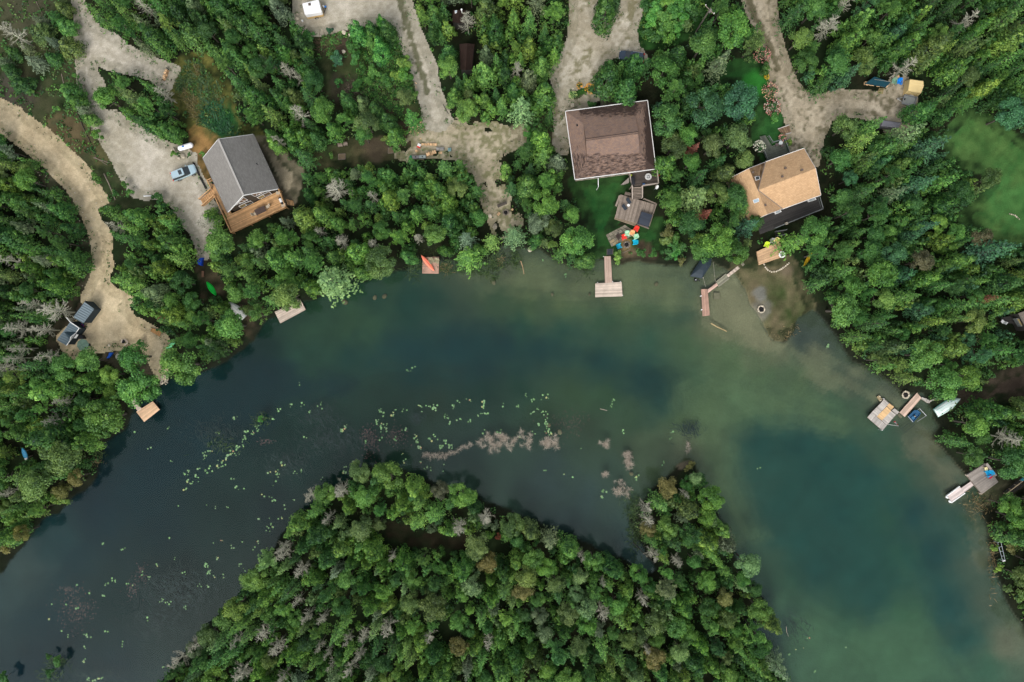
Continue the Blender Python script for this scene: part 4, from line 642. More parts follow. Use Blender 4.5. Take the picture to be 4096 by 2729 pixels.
  ('shrub', 't20', 1290, 180, 2.0, 'bright green'), ('shrub', 't20', 1320, 90, 1.8, 'bright green'), ('shrub', 't20', 1400, 160, 2.0, 'fresh green'), ('shrub', 't20', 1500, 100, 2.0, 'bright green'), ('shrub', 't20', 1560, 180, 1.9, 'bright green'), ('shrub', 't20', 1440, 230, 1.7, 'mid green'), ('shrub', 't20', 1620, 80, 1.8, 'deep green'), ('shrub', 't20', 1600, 220, 1.7, 'olive'), ('shrub', 't20', 1370, 270, 1.6, 'mid green'), ('shrub', 't20', 1330, 350, 1.5, 'deep green'), ('shrub', 't20', 1240, 300, 1.4, 'deep green'), ('shrub', 't20', 1450, 340, 1.6, 'fresh green'), ('shrub', 't20', 1420, 40, 1.8, 'fresh green'), ('shrub', 't20', 1560, 20, 1.9, 'bright green'), ('shrub', 't20', 1230, 60, 1.5, 'deep green'), ('shrub', 't20', 1690, 140, 1.7, 'deep green'), ('shrub', 't20', 1520, 280, 1.5, 'bright green'),
  # yards
  ('shrub', 'c1', 615, 790 - 440, .7, 'fresh green'), ('shrub', 'c1', 205, 355, .8, 'fresh green'), ('shrub', 'c1', 270, 362, .5, 'deep green'), ('shrub', 'c1', 430, 358, .5, 'deep green'), ('shrub', 't20', 160, 1240, 1.2, 'bright green'), ('shrub', 't20', 150, 1180, 1.1, 'deep green'), ('shrub', 't20', 730, 960, 1.0, 'deep green'), ('shrub', 't21', 1190, 750, 1.2, 'deep green'), ('shrub', 't21', 1290, 760, 1.2, 'deep green'), ('shrub', 't21', 1420, 760, 1.5, 'deep green'), ('shrub', 't21', 1500, 780, 1.4, 'bright green'), ('shrub', 't21', 1560, 840, 1.0, 'golden'), ('shrub', 't21', 1420, 560, 1.7, 'golden'), ('shrub', 't21', 1420, 640, 1.5, 'olive'), ('shrub', 't21', 1480, 700, 1.5, 'deep green'),
  ('shrub', 't20', 2320, 640, 1.6, 'deep green'), ('shrub', 't30', 60, 1090, 1.3, 'bright green'), ('shrub', 't30', 185, 1310, .8, 'yellow green'), ('shrub', 'c5', 1720, 960, .8, 'fresh green'), ('shrub', 't33', 2080, 330, .9, 'yellow green'), ('shrub', 't33', 2110, 520, 1.0, 'yellow green'), ('shrub', 't33', 2200, 700, 1.0, 'olive'), ('shrub', 't03', 530, 1370, 1.2, 'deep green'), ('shrub', 't03', 470, 1480, 1.1, 'deep green'), ('shrub', 't03', 40, 1530, 1.4, 'deep green'), ('shrub', 't03', 450, 1330, .7, 'deep green'), ('shrub', 't12', 50, 720, .8, 'bright green')]
for kind, k, x, y, R, cn in HAND: plant_at(kind, k, x, y, R, cn, 2.0 * R + 1.4 if k in ('t00', 't01') and kind != 'shrub' and R < 2.4 else None)
# the woods: fill the land that is not road, yard, roof or water
fx, fy = 95.2 + 5, 63.5 + 5
cand = rng.uniform((-fx, -fy), (fx, fy), (30000, 2)); cR = rng.uniform(1.3, 2.45, 30000)
okc = sdf(cand[:, 0], cand[:, 1], LAKE, 8) < -.5
ap = cand * (H / (H - 5.0))[..., None] if False else cand * (H / (H - 5.0))
at_ = cand * (H / (H - 9.0))
for pl in OPEN:
    okc &= (sdf(ap[:, 0], ap[:, 1], pl, 8) < -cR * .58) & (sdf(at_[:, 0], at_[:, 1], pl, 8) < -cR * .15)
    okc &= sdf(cand[:, 0], cand[:, 1], pl, 8) < -.35
cand, cR = cand[okc], cR[okc]
sp = []
for (ax, ay), (bx_, by_) in zip(LAKE, np.roll(LAKE, -1, 0)):
    m = max(1, int(math.hypot(bx_ - ax, by_ - ay) / 1.2)); nx_, ny_ = (by_ - ay), -(bx_ - ax); ln = math.hypot(nx_, ny_) + 1e-9
    for i in range(m):
        for sg in (-.45, .45, 1.3, -1.3):
            u = (i + .5) / m; sp.append((ax + (bx_ - ax) * u + nx_ / ln * sg, ay + (by_ - ay) * u + ny_ / ln * sg))
SHP = np.array(sp); q_ = sdf(SHP[:, 0], SHP[:, 1], LAKE, 8); SHP = SHP[(q_ < -.25) & (np.abs(SHP[:, 0]) < fx) & (np.abs(SHP[:, 1]) < fy)]; q_ = np.ones(len(SHP), bool)
for pl in OPEN + [CLEARSHORE]: q_ &= sdf(SHP[:, 0], SHP[:, 1], pl, 8) < -.9
SHP = SHP[q_]; rng.shuffle(SHP)
grid = {}
def gadd(x, y, R): grid.setdefault((int(x // 5), int(y // 5)), []).append((x, y, R))
for x, y, R, h, kd in PLACED: gadd(x, y, R)
cand = np.concatenate([SHP, cand]); cR = np.concatenate([rng.uniform(1.5, 2.5, len(SHP)), cR])
LIM = {'cedar': 298, 'spruce': 290, 'broadleaf': 280, 'pine': 250}
for (x, y), R in zip(cand, cR):
    d = (PLW[:, 0] - x) ** 2 + (PLW[:, 1] - y) ** 2; pl = PLACES[int(d.argmin())]; w = pl[3]
    kind = tree_rng.choices(('cedar', 'spruce', 'broadleaf', 'pine'), w)[0]
    if kind in ('broadleaf', 'pine'): R = R * 1.12
    if kind == 'spruce': R = R * .95
    gxk, gyk = int(x // 5), int(y // 5); bad = False
    for i in (-1, 0, 1):
        for j in (-1, 0, 1):
            for (a, b, r) in grid.get((gxk + i, gyk + j), ()):
                if (a - x) ** 2 + (b - y) ** 2 < (.66 * (r + R)) ** 2: bad = True; break
            if bad: break
        if bad: break
    if bad or KCOUNT.get(kind, 0) >= LIM[kind]: continue
    gadd(x, y, R); cn = tree_rng.choices(list(pl[4].keys()), list(pl[4].values()))[0]
    plant(kind, x, y, R, cn)
print('TREES', KCOUNT)
ff = []; gv, gf, gc, gt = [], [], [], []; gofs = 0
lowp = [crown_cedar(6.2, 1.35, 44, 14) for _ in range(6)] + [crown_spruce(6.5, 1.3, 7) for _ in range(2)]
c3 = rng.uniform((-fx - 18, -fy - 18), (fx + 18, fy + 18), (16000, 2)); o3 = sdf(c3[:, 0], c3[:, 1], LAKE, 8) < -.35; a3 = c3 * (H / (H - 4.5))
for pl in OPEN + [CLEARSHORE]: o3 &= (sdf(a3[:, 0], a3[:, 1], pl, 8) < -.75) & (sdf(c3[:, 0], c3[:, 1], pl, 8) < -.5)
nlow = 0
for x, y in c3[o3]:
    outside = abs(x) > fx or abs(y) > fy; rr = 2.1 if outside else 1.05; k0, k1 = int(x // 5), int(y // 5)
    if any((a - x) ** 2 + (b - y) ** 2 < (.50 * r + rr * .62) ** 2 for i in (-1, 0, 1) for j in (-1, 0, 1) for a, b, r in grid.get((k0 + i, k1 + j), ())): continue
    gadd(x, y, rr); d = (PLW[:, 0] - x) ** 2 + (PLW[:, 1] - y) ** 2; pl = PLACES[int(d.argmin())]
    v, f, T = lowp[tree_rng.randrange(len(lowp))]; a = tree_rng.uniform(0, 6.28); sc_ = tree_rng.uniform(.75, 1.25) * (1.7 if outside else 1); ca, sa = math.cos(a) * sc_, math.sin(a) * sc_
    gv.append(np.stack([v[:, 0] * ca - v[:, 1] * sa + x, v[:, 0] * sa + v[:, 1] * ca + y, v[:, 2] * sc_ * tree_rng.uniform(.8, 1.2)], 1)); gf.append(f + gofs); gofs += len(v)
    cn = np.array(PALS[tree_rng.choices(list(pl[4].keys()), list(pl[4].values()))[0]]) * tree_rng.uniform(.7, 1.05); gc.append(np.tile(cn, (len(v), 1))); gt.append(T); nlow += 1
o = link('young_trees', np_mesh('young_trees', np.concatenate(gv), np.concatenate(gf), leaf_mat('low_leaves', 'col', .6), tint=np.concatenate(gt), col=np.concatenate(gc)))
o['kind'] = 'stuff'; o['label'] = 'mass of low young conifers filling the gaps between the taller trees'; o['category'] = 'young trees'
print('LOW', nlow)
# understorey: low bushes under and between the trees, one uncountable mass
def scatter_leaves(name, pts, rad, hgt, per, cols, sz=(.25, .5), kind='stuff', label=None, cat=None):
    n = len(pts); c = np.repeat(pts, per, 0); q = rng.normal(size=(n * per, 3)); q /= np.linalg.norm(q, axis=1, keepdims=True); q[:, 2] = np.abs(q[:, 2])
    rr = np.repeat(rad, per)[:, None]; hh = np.repeat(hgt, per); Pc = c + q * rr; Pc[:, 2] = c[:, 2] + q[:, 2] * hh
    L = rng.uniform(*sz, n * per); v, f = leafquads(Pc, q * .5 + UP * .6 + rng.normal(size=q.shape) * .5, L, L * .7)
    col = np.repeat(np.repeat(cols, per, 0), 4, 0); T = rng.uniform(.1, .9, n * per)
    o = link(name, np_mesh(name, v, f, leaf_mat('low_leaves', 'col', .6), tint=T, col=col)); o['kind'] = kind
    if label: o['label'] = label; o['category'] = cat
    return o
def pick(names, n):
    a = np.array([PALS[k] for k in names]); return a[rng.integers(0, len(a), n)] * rng.uniform(.6, 1.2, (n, 1))
u = rng.uniform((-103, -71), (103, 71), (15000, 2)); ok = sdf(u[:, 0], u[:, 1], LAKE, 8) < -.6
for pl in [R1, R2, R3, R4, R5, R6, G_RLAWN, G_BHOUSE, G_THOUSE, G_MULCH, G_SIDE, G_SPIT, G_BEACH, G_RSHORE, G_PATH, G_ISLE, G_TSHORE, G_SHED, G_STRIP, G_BOATS] + HOUSES: ok &= sdf(u[:, 0], u[:, 1], pl, 8) < -.5
u = u[ok]; keep = rng.uniform(size=len(u)) < .75 * sst(.35, .6, vnoise(u[:, 0], u[:, 1], 6, 61)) + .12 + .35 * (sdf(u[:, 0], u[:, 1], G_SCRUB, 3) > 0); u = u[keep]
scatter_leaves('undergrowth', np.c_[u, np.zeros(len(u))], rng.uniform(.3, .8, len(u)), rng.uniform(.25, 1.0, len(u)), 12, pick(('dark green', 'deep green', 'mid green', 'olive', 'deep green'), len(u)), label='low dark green undergrowth covering the forest floor', cat='undergrowth')
vw = []
for pl in (R1, R2, R3, R4, R5, R6):
    for (ax, ay), (bx_, by_) in zip(pl, np.roll(pl, -1, 0)):
        L_ = math.hypot(bx_ - ax, by_ - ay)
        for i in range(int(L_ * 3)): u_ = rng.uniform(); o_ = rng.normal() * .45; nx_, ny_ = (by_ - ay) / L_, -(bx_ - ax) / L_; vw.append((ax + (bx_ - ax) * u_ + nx_ * o_, ay + (by_ - ay) * u_ + ny_ * o_))
vw = np.array(vw); vw = vw[(np.abs(vw[:, 0]) < 100) & (np.abs(vw[:, 1]) < 68)]; vw = vw[rng.uniform(size=len(vw)) < sst(.35, .6, vnoise(vw[:, 0], vw[:, 1], 3, 91))]
dv = np.maximum.reduce([sdf(vw[:, 0], vw[:, 1], pl, 5) for pl in (R1, R2, R3, R4, R5, R6)]); vw = vw[dv < .45]
scatter_leaves('verge_weeds', np.c_[vw, np.zeros(len(vw))], rng.uniform(.1, .35, len(vw)), rng.uniform(.1, .3, len(vw)), 7, pick(('deep green', 'olive', 'mid green', 'dark green', 'brown'), len(vw)), sz=(.12, .26), label='low weeds fringing the gravel roads', cat='weeds')
def in_poly(pl, n, marg=.2):
    lo, hi = pl.min(0), pl.max(0); q = rng.uniform(lo, hi, (n, 2)); return q[sdf(q[:, 0], q[:, 1], pl, 3) > marg]
u = in_poly(G_LUSH, 900); scatter_leaves('meadow_plants', np.c_[u, np.zeros(len(u))], rng.uniform(.3, .7, len(u)), rng.uniform(.3, .9, len(u)), 14, pick(('bright green', 'fresh green', 'deep green', 'yellow green'), len(u)), label='lush bright green weeds filling the plot by the utility pole', cat='weeds')
u = in_poly(G_BRUSH, 2600); keep = vnoise(u[:, 0], u[:, 1], 5, 66) > .40; u = u[keep]; scatter_leaves('low_brush', np.c_[u, np.zeros(len(u))], rng.uniform(.2, .6, len(u)), rng.uniform(.2, .7, len(u)), 12, pick(('bright green', 'mid green', 'deep green', 'olive'), len(u)), sz=(.2, .38), label='patchy low green brush growing over the dark cleared plot', cat='brush')
# blades: tall meadow grass, shore reeds, water weed
def blades(name, pts, ln, wid, lean, cols, label, cat, zup=.8):
    n = len(pts); a = rng.uniform(0, 6.28, n) if np.isscalar(lean) else lean; d = np.stack([np.cos(a), np.sin(a), np.full(n, zup)], 1) * ln[:, None]; sd_v = np.stack([-np.sin(a), np.cos(a), np.zeros(n)], 1) * wid[:, None]
    m = pts + d * .6 + UP * (ln * .08)[:, None]; e = pts + d; e[:, 2] -= ln * .15
    v = np.stack([pts - sd_v, pts + sd_v, m + sd_v * .8, m - sd_v * .8, e + sd_v * .1, e - sd_v * .1], 1).reshape(-1, 3)
    k = np.arange(n)[:, None] * 6; f = np.concatenate([k + np.array([0, 1, 2, 3]), k + np.array([3, 2, 4, 5])], 0)
    o = link(name, np_mesh(name, v, f, leaf_mat('low_leaves', 'col', .6), tint=rng.uniform(.1, .9, len(f)), col=np.repeat(cols, 6, 0))); o['kind'] = 'stuff'; o['label'] = label; o['category'] = cat; return o
u = in_poly(G_MEADOW, 9000); n = len(u); hx = vnoise(u[:, 0], u[:, 1], 4, 70)
cc = np.where((hx > .5)[:, None], np.array([.17, .15, .05]), np.array([.06, .12, .03])) * rng.uniform(.6, 1.3, (n, 1))
pz = P('t00', 2030, 1130); near = (np.hypot(u[:, 0] - pz.x, u[:, 1] - pz.y) < 4.2); cc[near] = np.array([.03, .12, .04]) * rng.uniform(.6, 1.3, (near.sum(), 1))
blades('meadow_grass', np.c_[u, np.zeros(n)], rng.uniform(.3, .9, n), rng.uniform(.03, .07, n), 0, cc, 'tall green and straw coloured meadow grass behind the grey roofed cottage', 'grass')
# ================================================================ MATERIALS FOR BUILT THINGS
WHITE = M('white_paint', (.78, .78, .76), .5, .05, 2, .05); CEDARW = M('cedar_boards', A(186, 146, 102), .7, .25, 1.6, .28); GREYW = M('weathered_boards', A(128, 116, 104), .85, .25, 1.6, .3)
PALEW = M('pale_dock_boards', A(192, 176, 160), .8, .26, .9, .24); PINKW = M('red_stained_boards', A(172, 138, 120), .8, .42, .7, .2); DARKW = M('dark_boards', A(62, 60, 56), .85, .25, 1.5, .3); TANW = M('tan_boards', A(192, 158, 122), .8, .18, 1.5, .2)
SILVERW = M('silver_boards', A(172, 166, 158), .85, .28, 1.5, .26); NEWW = M('new_boards', A(212, 176, 128), .75, .12, 1.5, .12); BLACK = M('black_plastic', (.012, .012, .014), .5, .2, 2, .1); RUBBER = M('rubber', (.02, .02, .02), .8, .1, 4, .1)
GLASS = M('window_glass', (.03, .04, .045), .06, .1, 1, .1, spec=.6); STEEL = M('galvanised_metal', (.42, .43, .44), .45, .15, 2, .15, metal=.4); CHROME = M('bright_metal', (.62, .63, .64), .3, .05, 2, .05, metal=.6)
STONE = M('pale_stone', A(186, 176, 156), .9, .3, 3, .3, bump=.4); DSTONE = M('grey_stone', A(120, 112, 100), .9, .3, 3, .3, bump=.4); SLAB = M('concrete', A(122, 116, 100), .95, .25, 1.2, .2); ASH = M('charcoal', (.015, .014, .013), .95, .4, 6, .3); FIREW = M('split_firewood', A(220, 184, 142), .85, .25, 4, .4)
RED = M('red_plastic', A(232, 66, 54), .5, .05, 3, .05); MINT = M('mint_plastic', A(176, 226, 186), .5, .05, 3, .05); PEACH = M('peach_plastic', A(238, 178, 124), .5, .05, 3, .05); CYAN = M('turquoise_plastic', A(20, 178, 208), .5, .05, 3, .05); BROWNP = M('brown_plastic', A(72, 62, 56), .6, .1, 3, .05)
YEL = M('cream_yellow_plastic', A(236, 220, 140), .5, .05, 3, .05); LIME = M('lime_plastic', A(196, 218, 60), .5, .05, 3, .05); BLUEP = M('blue_plastic', A(20, 130, 222), .45, .08, 3, .05); GREENP = M('sage_plastic', A(120, 158, 134), .5, .06, 3, .05); BEIGE = M('beige_fabric', A(186, 172, 150), .85, .1, 4, .1); TARPB = M('blue_tarp', A(18, 72, 190), .55, .3, 3, .1)
def boards(mb, q, bw=.145, gap=.012, th=.04, across=False, jit=.0):
    q = [Vector(p) for p in q]
    if across: q = q[1:] + q[:1]
    L = ((q[3] - q[0]).length + (q[2] - q[1]).length) / 2; n = max(1, round(L / (bw + gap))); g = gap / L / 2
    for i in range(n):
        u0, u1 = i / n + g, (i + 1) / n - g
        a, b, c, d = q[0].lerp(q[3], u0), q[1].lerp(q[2], u0), q[1].lerp(q[2], u1), q[0].lerp(q[3], u1)
        dn = V(0, 0, -th); vs = [a, b, c, d, a + dn, b + dn, c + dn, d + dn]
        fs = [(0, 1, 2, 3), (7, 6, 5, 4), (0, 4, 5, 1), (1, 5, 6, 2), (2, 6, 7, 3), (3, 7, 4, 0)]
        if (b - a).cross(d - a).z < 0: fs = [f[::-1] for f in fs]
        mb.add(vs, fs)
def cen(pts): return sum((Vector(p) for p in pts), V(0, 0, 0)) / len(pts)
def quad(k, pts, z): return [P(k, x, y, z) for x, y in pts]
def rail(mb, pts, h=.95, sp=.16, cap=.13, post=1.8):
    for a, b in zip(pts[:-1], pts[1:]):
        a, b = Vector(a), Vector(b); n = max(1, int((b - a).length / sp)); up = V(0, 0, h)
        mb.board(a + up, b + up, cap, .04, .7); mb.board(a + V(0, 0, .12), b + V(0, 0, .12), .05, .05, .4)
        for i in range(n + 1):
            p = a.lerp(b, i / n); mb.board(p + V(0, 0, .1), p + V(0, 0, h - .03), .035, .035, random.uniform(.3, .7), up=(b - a).normalized().cross(V(0, 0, 1)))
        m = max(1, int((b - a).length / post))
        for i in range(m + 1): mb.board(a.lerp(b, i / m), a.lerp(b, i / m) + V(0, 0, h), .1, .1, .6, up=(b - a).normalized().cross(V(0, 0, 1)))
def stairs(name, mat, parent, tl, tr, bl, br, n, rails=True, railmat=None):   # top edge tl-tr at z, bottom edge bl-br at z
    tl, tr, bl, br = map(Vector, (tl, tr, bl, br)); mb = MB()
    for i in range(n):
        u0, u1 = i / n, (i + .88) / n; a, b, c, d = tl.lerp(bl, u0), tr.lerp(br, u0), tr.lerp(br, u1), tl.lerp(bl, u1)
        z = tl.z + (bl.z - tl.z) * (i + 1) / (n + .0) + .0
        boards(mb, [V(a.x, a.y, z), V(b.x, b.y, z), V(c.x, c.y, z), V(d.x, d.y, z)], .14, .012, .04)
    for a, b in ((tl, bl), (tr, br)): mb.board(a + V(0, 0, -.12), b + V(0, 0, -.02), .05, .22, .4)
    o = wpart(mb, name, mat, parent)
    if rails:
        for e in ([tl, bl], [tr, br]): r = MB(); rail(r, e); wpart(r, 'stair_railing', railmat or mat, o)
    return o
def window_on(root, k, pts, p0, nrm, split=1, glass=GLASS, frame=WHITE, horiz=True):
    q = [ray(k, x, y, p0, nrm) for x, y in pts]; nrm = nrm.normalized(); f = MB(); g = MB(); w = .09
    o = [p + nrm * .02 for p in q]
    for a, b in zip(o, o[1:] + o[:1]):
        d = (b - a).normalized(); f.board(a - d * w / 2, b + d * w / 2, w, .05, .8, up=nrm)
    for s in range(1, split):
        f.board(o[0].lerp(o[1], s / split), o[3].lerp(o[2], s / split), w * .7, .05, .8, up=nrm)
    g.add([p + nrm * .006 for p in q], [(0, 1, 2, 3)])
    if (q[1] - q[0]).cross(q[3] - q[0]).dot(nrm) < 0: g.f = [x[::-1] for x in g.f]
    fo = wpart(f, 'window', frame, root); wpart(g, 'pane', glass, fo); return fo
# ================================================================ GREY ROOFED COTTAGE
ROOFG = shingle('grey_shingles', A(134, 131, 126), A(120, 117, 112), rowh=.2, var=.12); SIDING = M('dark_olive_siding', A(76, 68, 58), .8, .12, 3, .15)
zd, ze, zr = 1.3, 3.75, 8.5
g = thing('cottage', 'grey shingled gable cottage with a cedar deck, at the end of the gravel driveway', 'house', P('c1', 1150, 700, 0))
r0, r1 = P('c1', 850, 135, zr), P('c1', 1215, 950, zr); lb, lf, rb, rf = P('c1', 625, 412, ze), P('c1', 985, 1200, ze), P('c1', 1357, 66, ze), P('c1', 1722, 856, ze)
m = MB(); m.slab([lb, lf, r1, r0], .14, tint=.45); m.slab([rf, rb, r0, r1], .14, tint=.55); ro = wpart(m, 'roof', ROOFG, g)
m = MB(); dr = (r1 - r0).normalized()
m.board(r0 + V(0, 0, .06), r1 + V(0, 0, .06), .32, .05, .9); wpart(m, 'ridge_cap', M('ridge_shingles', A(150, 147, 141), .95, .12, 3, .1), ro)
m = MB(); v = P('c1', 1420, 500, 6.4); m.tube(v - V(0, 0, .3), v + V(0, 0, .35), .07, n=8); m.tube(v + V(0, 0, .35), v + V(0, 0, .42), .11, n=8); wpart(m, 'vent_pipe', BLACK, ro)
for i_, (a, b) in enumerate(((lf, r1), (rf, r1), (lb, r0), (rb, r0))):
    if i_ % 2 == 0: m = MB()
    m.board(a + dr * .02 * (1 if a in (lf, rf) else -1) - V(0, 0, .005), b + dr * .02 * (1 if a in (lf, rf) else -1) - V(0, 0, .005), .1, .24, .9, up=(0, 0, 1))
    if i_ % 2: wpart(m, 'barge_board', WHITE, ro)
m = MB()
for a, b in ((lb, lf), (rb, rf)):
    o = (a - r0); o = (o - dr * o.dot(dr)); o.z = 0; o.normalize(); m.board(a + o * .06 - V(0, 0, .06), b + o * .06 - V(0, 0, .06), .12, .12, .8)
wpart(m, 'gutter', M('grey_gutter', A(104, 102, 98), .6, .05, 2, .05), ro)
ac = (rf - lf); ac = (ac - dr * ac.dot(dr)); ac.z = 0; ac.normalize(); dh = V(dr.x, dr.y, 0).normalized()
cl, crr, cb, cbr = lf + ac * .45 - dh * .5, rf - ac * .45 - dh * .5, lb + ac * .45 + dh * .4, rb - ac * .45 + dh * .4
rt = (zr - ze); half = (rf - lf).dot(ac) / 2
wf = MB(); apex = (cl + crr) / 2; zz = lambda p: V(p.x, p.y, 0)
low = ze + .45 * rt / half - .18
wf.add([zz(cl), zz(crr), V(crr.x, crr.y, low), V(apex.x, apex.y, zr - .18), V(cl.x, cl.y, low)], [(0, 1, 2, 3, 4)]); apb = (cb + cbr) / 2
wf.add([zz(cbr), zz(cb), V(cb.x, cb.y, low), V(apb.x, apb.y, zr - .18), V(cbr.x, cbr.y, low)], [(0, 1, 2, 3, 4)])
for a, b in ((cl, cb), (cbr, crr)): wf.add([zz(a), V(a.x, a.y, low), V(b.x, b.y, low), zz(b)], [(0, 1, 2, 3)])
wl = wpart(wf, 'wall', SIDING, g)
fp = V(cl.x, cl.y, 3)
YG = M('olive_window_glass', A(138, 124, 84), .2, .2, 1, .1)  # olive tan pane colour
window_on(g, 'c1', [(1150, 1112), (1232, 1070), (1262, 1098), (1190, 1140)], fp, dh, 1, YG); window_on(g, 'c1', [(1232, 1070), (1318, 1036), (1360, 1062), (1262, 1098)], fp, dh, 1)
window_on(g, 'c1', [(1418, 983), (1500, 940), (1530, 972), (1455, 1010)], fp, dh, 1, YG); window_on(g, 'c1', [(1500, 940), (1592, 902), (1634, 934), (1530, 972)], fp, dh, 1)
window_on(g, 'c1', [(1104, 1096), (1218, 980), (1280, 1018), (1160, 1072)], fp, dh, 3, M('brown_glass', A(110, 86, 68), .2, .2, 1, .1)); window_on(g, 'c1', [(1325, 938), (1555, 888), (1480, 925), (1385, 968)], fp, dh, 3, M('brown_glass'))  # upper panes in a plain brown
m = MB()
for x, y in ((1430, 200), (1520, 390)):
    p = ray('c1', x + 12, y, crr + ac * .06, ac); 
for za, zb, u0, u1 in ((1.6, 2.6, .1, .16), (1.2, 2.4, .28, .42), (1.0, 2.6, .62, .72)):
    a, b = cbr.lerp(crr, u0) + ac * .03, cbr.lerp(crr, u1) + ac * .03
    m.add([V(a.x, a.y, za), V(b.x, b.y, za), V(b.x, b.y, zb), V(a.x, a.y, zb)], [(0, 1, 2, 3)])
wpart(m, 'side_window', WHITE, g)
dk = MB()
q0, q1, q2, q3 = P('c1', 1062, 1500, zd), P('c1', 1848, 1132, zd), P('c1', 1752, 880, zd), P('c1', 965, 1260, zd)
boards(dk, [q0, q1, q2, q3]); s0, s1 = P('c1', 818, 965, zd), P('c1', 890, 925, zd); s2 = P('c1', 1045, 1222, zd); boards(dk, [s0, q3, s2, s1], across=False)
boards(dk, [P('c1', 718, 752, zd), P('c1', 790, 712, zd), P('c1', 890, 925, zd), P('c1', 818, 965, zd)], across=True)
do = wpart(dk, 'deck', CEDARW, g)
m = MB(); zt = zd + .95
rail(m, [P('c1', 765, 725, zd), P('c1', 712, 748, zd), P('c1', 768, 862, zd)]); rail(m, [P('c1', 812, 958, zd), P('c1', 1060, 1503, zd), P('c1', 1850, 1134, zd), P('c1', 1745, 872, zd)])
wpart(m, 'railing', CEDARW, do)
m = MB()
for a, b in ((q0, q1), (q1, q2), (q3, q0), (s0, q3)): m.board(a - V(0, 0, .045), b - V(0, 0, .045), .05, .22, .4)
for u in (0, .33, .66, 1):
    p = q0.lerp(q1, u); p2 = q3.lerp(q2, u); m.tube(V(p.x, p.y, 0), p - V(0, 0, .1), .09, n=6); m.tube(V(p2.x, p2.y, 0), p2 - V(0, 0, .1), .09, n=6)
wpart(m, 'joists', CEDARW, do)
stairs('stairs', CEDARW, do, P('c1', 768, 866, zd), P('c1', 812, 958, zd), P('c1', 590, 1022, .05), P('c1', 635, 1115, .05), 7)
b0, b1 = P('c1', 1835, 1010, zd), P('c1', 1850, 1080, zd); stairs('side_steps', CEDARW, do, b0, b1, b0 + V(1.0, -.1, -1.2), b1 + V(1.0, -.1, -1.2), 5, rails=False)
# deck furniture
def patio_table(loc, rz, l, w, mat, label, top='slats'):
    t = thing('patio_table', label, 'table', loc, rz); m = MB(); boards(m, [V(-l / 2, -w / 2, .74), V(l / 2, -w / 2, .74), V(l / 2, w / 2, .74), V(-l / 2, w / 2, .74)], .12); part(m, 'tabletop', mat, t)
    for sx in (-1, 1):
        for sy in (-1, 1): m = MB(); m.box((sx * (l / 2 - .08), sy * (w / 2 - .08), .35), (.07, .07, .7)); part(m, 'leg', mat, t)
    return t
ang = math.atan2(*(P('c1', 1540, 1130) - P('c1', 1390, 1200)).yx)
patio_table(P('c1', 1468, 1178, zd + .5) - V(0, 0, .5), ang, 2.0, 1.1, M('dark_table_top', A(78, 64, 58), .7, .15, 2, .1), 'dark brown slatted table on the cedar cottage deck')
def lawn_chair(loc, rz, mat, label, group=None):
    t = thing('patio_chair', label, 'chair', loc, rz, group); m = MB(); m.loft([[V(x, -.28, z), V(x, .28, z), V(x, .28, z - .04), V(x, -.28, z - .04)] for x, z in ((.3, .44), (.1, .42), (-.2, .42), (-.26, .44))]); part(m, 'seat', mat, t)
    m = MB(); m.loft([[V(x, -.27, z), V(x, .27, z), V(x - .04, .27, z), V(x - .04, -.27, z)] for x, z in ((-.25, .42), (-.34, .7), (-.5, .98), (-.56, 1.0))]); part(m, 'backrest', mat, t)
    for sx in (-.22, .26):
        for sy in (-.26, .26): m = MB(); m.tube((sx, sy, 0), (sx, sy, .43), .02, n=5); part(m, 'leg', STEEL, t)
    return t
lawn_chair(P('c1', 1380, 1222, zd + .5) - V(0, 0, .5), ang, BEIGE, 'beige chair at the left end of the dark deck table')
lawn_chair(P('c1', 1565, 1118, zd + .5) - V(0, 0, .5), ang + math.pi, BEIGE, 'beige chair at the right end of the dark deck table')
lawn_chair(P('c1', 1714, 918, zd + .5) - V(0, 0, .5), ang + 2.6, BEIGE, 'beige chair in the upper corner of the cedar deck by the wall')
lawn_chair(P('c1', 1792, 1105, zd + .5) - V(0, 0, .5), ang + 3.0, BEIGE, 'beige chair below the barbecue in the deck corner')
def bbq(loc, rz, lid, label):
    t = thing('barbecue', label, 'barbecue', loc, rz); m = MB(); m.box((0, 0, .45), (1.3, .5, .8)); part(m, 'cart', BLACK, t); m = MB(); m.loft([[V(x, .28 * math.cos(a), .85 + .3 * math.sin(a)) for a in np.linspace(0, math.pi, 7)] for x in (-.36, .36)]); part(m, 'lid', lid, t)
    for sx in (-1, 1): m = MB(); m.box((sx * .52, 0, .87), (.26, .46, .04)); part(m, 'side_shelf', BLACK, t)
    return t
bbq(P('c1', 1764, 1030, zd + .8) - V(0, 0, .8), math.atan2(*(P('c1', 1740, 985) - P('c1', 1790, 1075)).yx), WHITE, 'black barbecue with a white lid against the cottage deck railing')
def pot_plant(loc, label, r=.3):
    t = thing('potted_plant', label, 'plant', loc); m = MB(); m.lathe((0, 0, 0), [(.15, 0), (.22, .32), (.18, .32)], 10); part(m, 'pot', BLACK, t); v, f, T = crown_broad(.9, r, 5, 40, (.1, .2)); c = link('foliage', np_mesh('foliage', v, f, LEAF, tint=T), t); c.color = (.03, .09, .03, 1)
pot_plant(P('c1', 768, 775, zd + .4) - V(0, 0, .4), 'potted dark green plant on the cottage entry landing')
